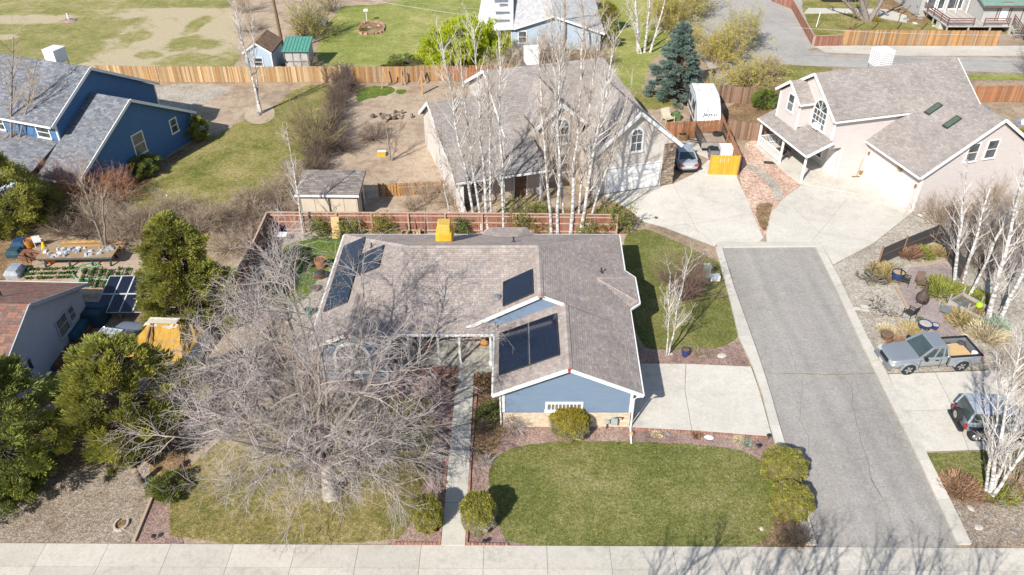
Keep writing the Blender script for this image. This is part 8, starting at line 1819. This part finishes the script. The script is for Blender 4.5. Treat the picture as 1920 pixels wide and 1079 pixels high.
# yellow tarp tent
t = thing('tarp_tent', 'yellow tarp tent with pale ridge under the tall pine', 'tent', V(-19.6, 35.2, 0), R(-6)); YT2 = mat('ochre_tarp', (.46, .27, .045), .8, (.38, .215, .04), 2.5, bump=.5, bscale=5); PT = mat('pale_tarp', (.60, .56, .47), .8, (.5, .46, .38), 3, bump=.4)
E4 = [V(-1.9, -1.5, 1.0), V(1.5, -1.5, .9), V(1.6, 1.3, 1.1), V(-1.7, 1.4, 1.2)]; RD = [V(-.9, .2, 2.3), V(.7, .35, 2.25)]
def crumple(b, a, c, d, e, nx, ny, amp, rg):
    P = [[a.lerp(c, i / nx).lerp(e.lerp(d, i / nx), j / ny) + V(rg.gauss(0, amp), rg.gauss(0, amp), rg.gauss(0, amp) - .16 * math.sin(math.pi * i / nx) * math.sin(math.pi * j / ny)) for i in range(nx + 1)] for j in range(ny + 1)]
    for j in range(ny):
        for i in range(nx): b.face([P[j][i], P[j][i + 1], P[j + 1][i + 1]]); b.face([P[j][i], P[j + 1][i + 1], P[j + 1][i]])
b = MB(); cr = random.Random(5); crumple(b, E4[0], E4[1], RD[1], RD[0], 12, 9, .035, cr); crumple(b, E4[1], E4[2], RD[1], RD[1] + V(.02, 0, 0), 9, 7, .03, cr); b.build('tarp', YT2, t)
b = MB(); crumple(b, E4[2], E4[3], RD[0], RD[1], 10, 8, .03, cr); b.face([E4[3], E4[0], RD[0]]); crumple(b, RD[0] + V(-.3, -.35, -.18), RD[1] + V(.1, -.45, -.2), RD[1] + V(.05, .1, .05), RD[0] + V(0, .1, .05), 8, 3, .04, cr); b.bar(RD[0] + V(0, -.05, .02), RD[1] + V(0, -.05, .02), .5, .04); b.face([E4[1] + V(.02, 0, .01), V(1.9, -1.4, .3), V(2.0, 1.3, .3), E4[2] + V(.02, 0, .01)]); b.build('pale_tarp', PT, t)
b = MB()
for p in E4: b.bar(V(p.x * .97, p.y * .97, 0), p, .06, .06)
for k in (.3, .42): p, q = E4[0].lerp(E4[1], k), RD[0].lerp(RD[1], k * .3); b.bar(p + V(0, 0, .03), q + V(0, 0, .03), .07, .05)
b.build('pole', BARW, t)
t = thing('tarp_sheet', 'second ochre tarp sheet draped west of the tent', 'tarp', V(-20.9, 34.9, 0), R(-20)); b = MB(); b.face([V(-.5, -1.0, .4), V(.35, -1.0, .9), V(.5, 1.1, 1.6), V(-.3, 1.2, 1.0)]); b.build('sheet', YT2, t); b = MB(); b.bar((-.5, -1, .38), (-.3, 1.2, .98), .06, .06); b.bar((.35, -1, 0), (.35, -1, .9), .06, .06); b.bar((.5, 1.1, 0), (.5, 1.1, 1.6), .06, .06); b.build('pole', BARW, t)
for i, (x, y, sx, sy, sz, m_, lb) in enumerate(((180, 603, .75, .7, 1.0, mat('navy_bin', (.03, .075, .12), .6), 'dark covered bin beside the pale house end'), (244, 572, .9, .35, .5, mat('sky_tarp', (.06, .28, .48), .6), 'light blue crate under the solar array'), (258, 583, 1.0, .5, .5, mat('grey_lid', (.35, .4, .43), .6), 'grey flat box between solar array and van'), (155, 617, .5, 1.6, .8, mat('teal_cover', (.03, .12, .18), .8), 'long teal cover along the pale house wall'), (118, 660, .5, 1.8, .3, mat('blue_cover', (.02, .15, .28), .8), 'blue cover lying along the pale house wall'), (142, 650, .25, 2.2, .35, RU, 'stack of rusty timber along the pale house'), (265, 625, .35, 1.6, .7, BARW, 'brown lumber stack beside the grey van'), (175, 668, .6, .5, .8, WHITEP, 'white box lid behind the upright juniper'), (160, 705, .6, .8, .7, mat('strong_blue_tarp', (.02, .16, .38), .7), 'bright blue tarp heap between the junipers'), (204, 575, .3, .3, .4, mat('red_can', (.4, .03, .03), .5), 'red can beside the solar array'))):
    t = thing('yard_box' if sz > .4 else 'yard_stack', lb, 'box', G(x, y), R(-2)); b = MB(); rs_ = random.Random(i); b.loft(blob([(0, sx, sy), (sz * .9, sx * .97, sy * .97), (sz, sx * .9, sy * .9)])); b.build('cover', m_, t); b = MB(); b.box(-sx * .9, -.04, sz + .002, sx * .9, .04, sz + .05); b.build('strap', DARK, t)

# ------------------------------------------------------------ far yards
t = thing('flower_bed', 'rounded flower bed ringed with pink bricks on the far lawn', 'flower bed', G(694, 56)); rg = random.Random(2); EBM = mat('pink_brick', (.48, .27, .2), .9, (.38, .2, .15), 5, rnd=.25); q = MB(); q.box(-.2, -.12, 0, .2, .12, .22); qm = q.me('brick', EBM)
ringp = chaikin([G(667, 66), G(716, 66), G(722, 48), G(705, 43), G(680, 44)], 2); n_ = len(ringp)
ringp = densify(ringp, .42, 0, rg)
for i, p in enumerate(ringp): d = ringp[(i + 1) % len(ringp)] - p; o = link('brick', qm, t, p - t.location, (0, 0, math.atan2(d.y, d.x)))
b = MB(); ar = ringp[::-1]; b.face([(p.x - t.location.x, p.y - t.location.y, .1) for p in ringp]); b.build('soil', LITTER, t)
tuft('green plants in the brick ringed flower bed', G(682, 58), .6, .4, 91, GRG, 300); twig_bush('dead brown stalk in the brick ringed flower bed', G(685, 60), .4, .7, 92, BARK_B, 12)
t = thing('bird_feeder', 'white post feeder behind the brick ringed flower bed', 'post', G(688, 42)); b = MB(); b.bar((0, 0, 0), (0, 0, 1.3), .06, .06); b.build('post', WHITEP, t); boxpart(t, 'tray', WHITEP, -.25, -.2, 1.302, .25, .2, 1.5)
t = thing('field_marker', 'small white post on a brown mound in the patchy field', 'post', G(130, 40)); b = MB(); b.lathe([(1.0, -.02), (.6, .15), (0, .25)], 14); b.build('mound', MULCH, t); b = MB(); b.tube([(0, 0, .2), (-.05, 0, .9)], .1, 8); b.build('post', WHITEP, t)
t = thing('covered_boat', 'boat under a bright blue cover at the top of the fenced yard', 'boat', G(1572, 2)); b = MB(); rs_ = random.Random(1); b.loft(blob([(0, 2.2, .8), (.7, 2.8, 1.1), (.9, 2.75, 1.05)])); b.build('hull', DARK, t); b = MB(); b.loft(blob([(.9, 2.8, 1.1), (1.3, 2.3, .8), (1.5, 1.4, .3)])); b.build('cover', mat('bright_blue_cover', (.01, .10, .55), .5, bump=.3), t)
t = thing('post', 'thin pale post on the dry fenced lawn', 'post', G(1530, 53)); b = MB(); b.bar((0, 0, 0), (.25, .3, 1.8), .07, .07); b.build('shaft', WHITEP, t); b = MB(); b.box(-.15, -.15, 0, .15, .15, .08); b.build('base', F_RED, t)
t = thing('storage_box', 'cream box beside the stone heap below the deck', 'box', G(1763, 54)); boxpart(t, 'body', mat('cream_box', (.6, .56, .48), .7), -.45, -.4, 0, .45, .4, .6); boxpart(t, 'lid', MATS['cream_box'], -.48, -.43, .602, .48, .43, .68)
tuft('bright yellow plant at the foot of the massive grey tree', G(1640, 40), .45, .5, 93, LEAF_F, 300)
for i, (x, tl) in enumerate(((1590, 12), (1595, 25), (1634, 5), (1680, 3), (1726, 8))): p = G(x, 58); b = MB(); b.bar((0, 0, 0), (math.sin(R(tl)) * 2.4, .2, 2.4), .09, .09); o = b.build('fence_prop', BARW, None); o.location = p; tag(o, 'dark prop stake standing behind the golden fence', 'stake', 'prop stakes behind the golden fence')
rg = random.Random(15)
for i in range(8): b = MB(); p = G(1665 + i * 11, 18 + rg.uniform(0, 14)); q = branch(rg, (0, 0, .15), (rg.uniform(-1, 1), rg.uniform(-1, 1), .15), 2.6, .1, .03, 6, .15, 0); b.tube(q[0], q[1], 6); o = b.build('fallen_branch', BARK_G, None); o.location = p; tag(o, 'grey fallen branch on the leaf strewn ground below the massive tree', 'branch', 'fallen branches below the massive tree')
t = thing('wood_cart', 'blue grey yard cart behind the shrub tree on the far lawn', 'cart', G(606, 50)); boxpart(t, 'tray', mat('cart_blue', (.22, .30, .42), .6), -.5, -.9, .4, .5, .9, .7); wheel(t, -.3, -.5, .25, .15, 1); wheel(t, .3, .5, .25, .15, 1)
t = thing('garden_cart', 'rusty cart by the foot of the shrub tree', 'cart', G(565, 68)); boxpart(t, 'tray', RU, -.5, -.4, .3, .5, .4, .6); wheel(t, 0, -.45, .25, .1, -1)
# small litter of leaves on the lawns: pale specks a few centimetres across
rs = np.random.RandomState(3); n = 700; pts = []
while len(pts) < n:
    x, y = rs.uniform(320, 1450), rs.uniform(745, 1022)
    if 820 < x < 925: continue
    p = G(x, y); pts.append((p.x, p.y, .05 + rs.uniform(0, .02)))
P = np.array(pts); v, f, tt = leaf_quads(rs, P, sph(rs, n) * np.array([1, 1, .15]), .05, .04, np.repeat(rs.uniform(.7, 1.3, n)[:, None], 3, 1)); tag(link('fallen_leaves', np_mesh('fallen_leaves', v, f, mat('pale_leaf', (.42, .34, .2), .9, tint=True), tt)), kind='stuff')
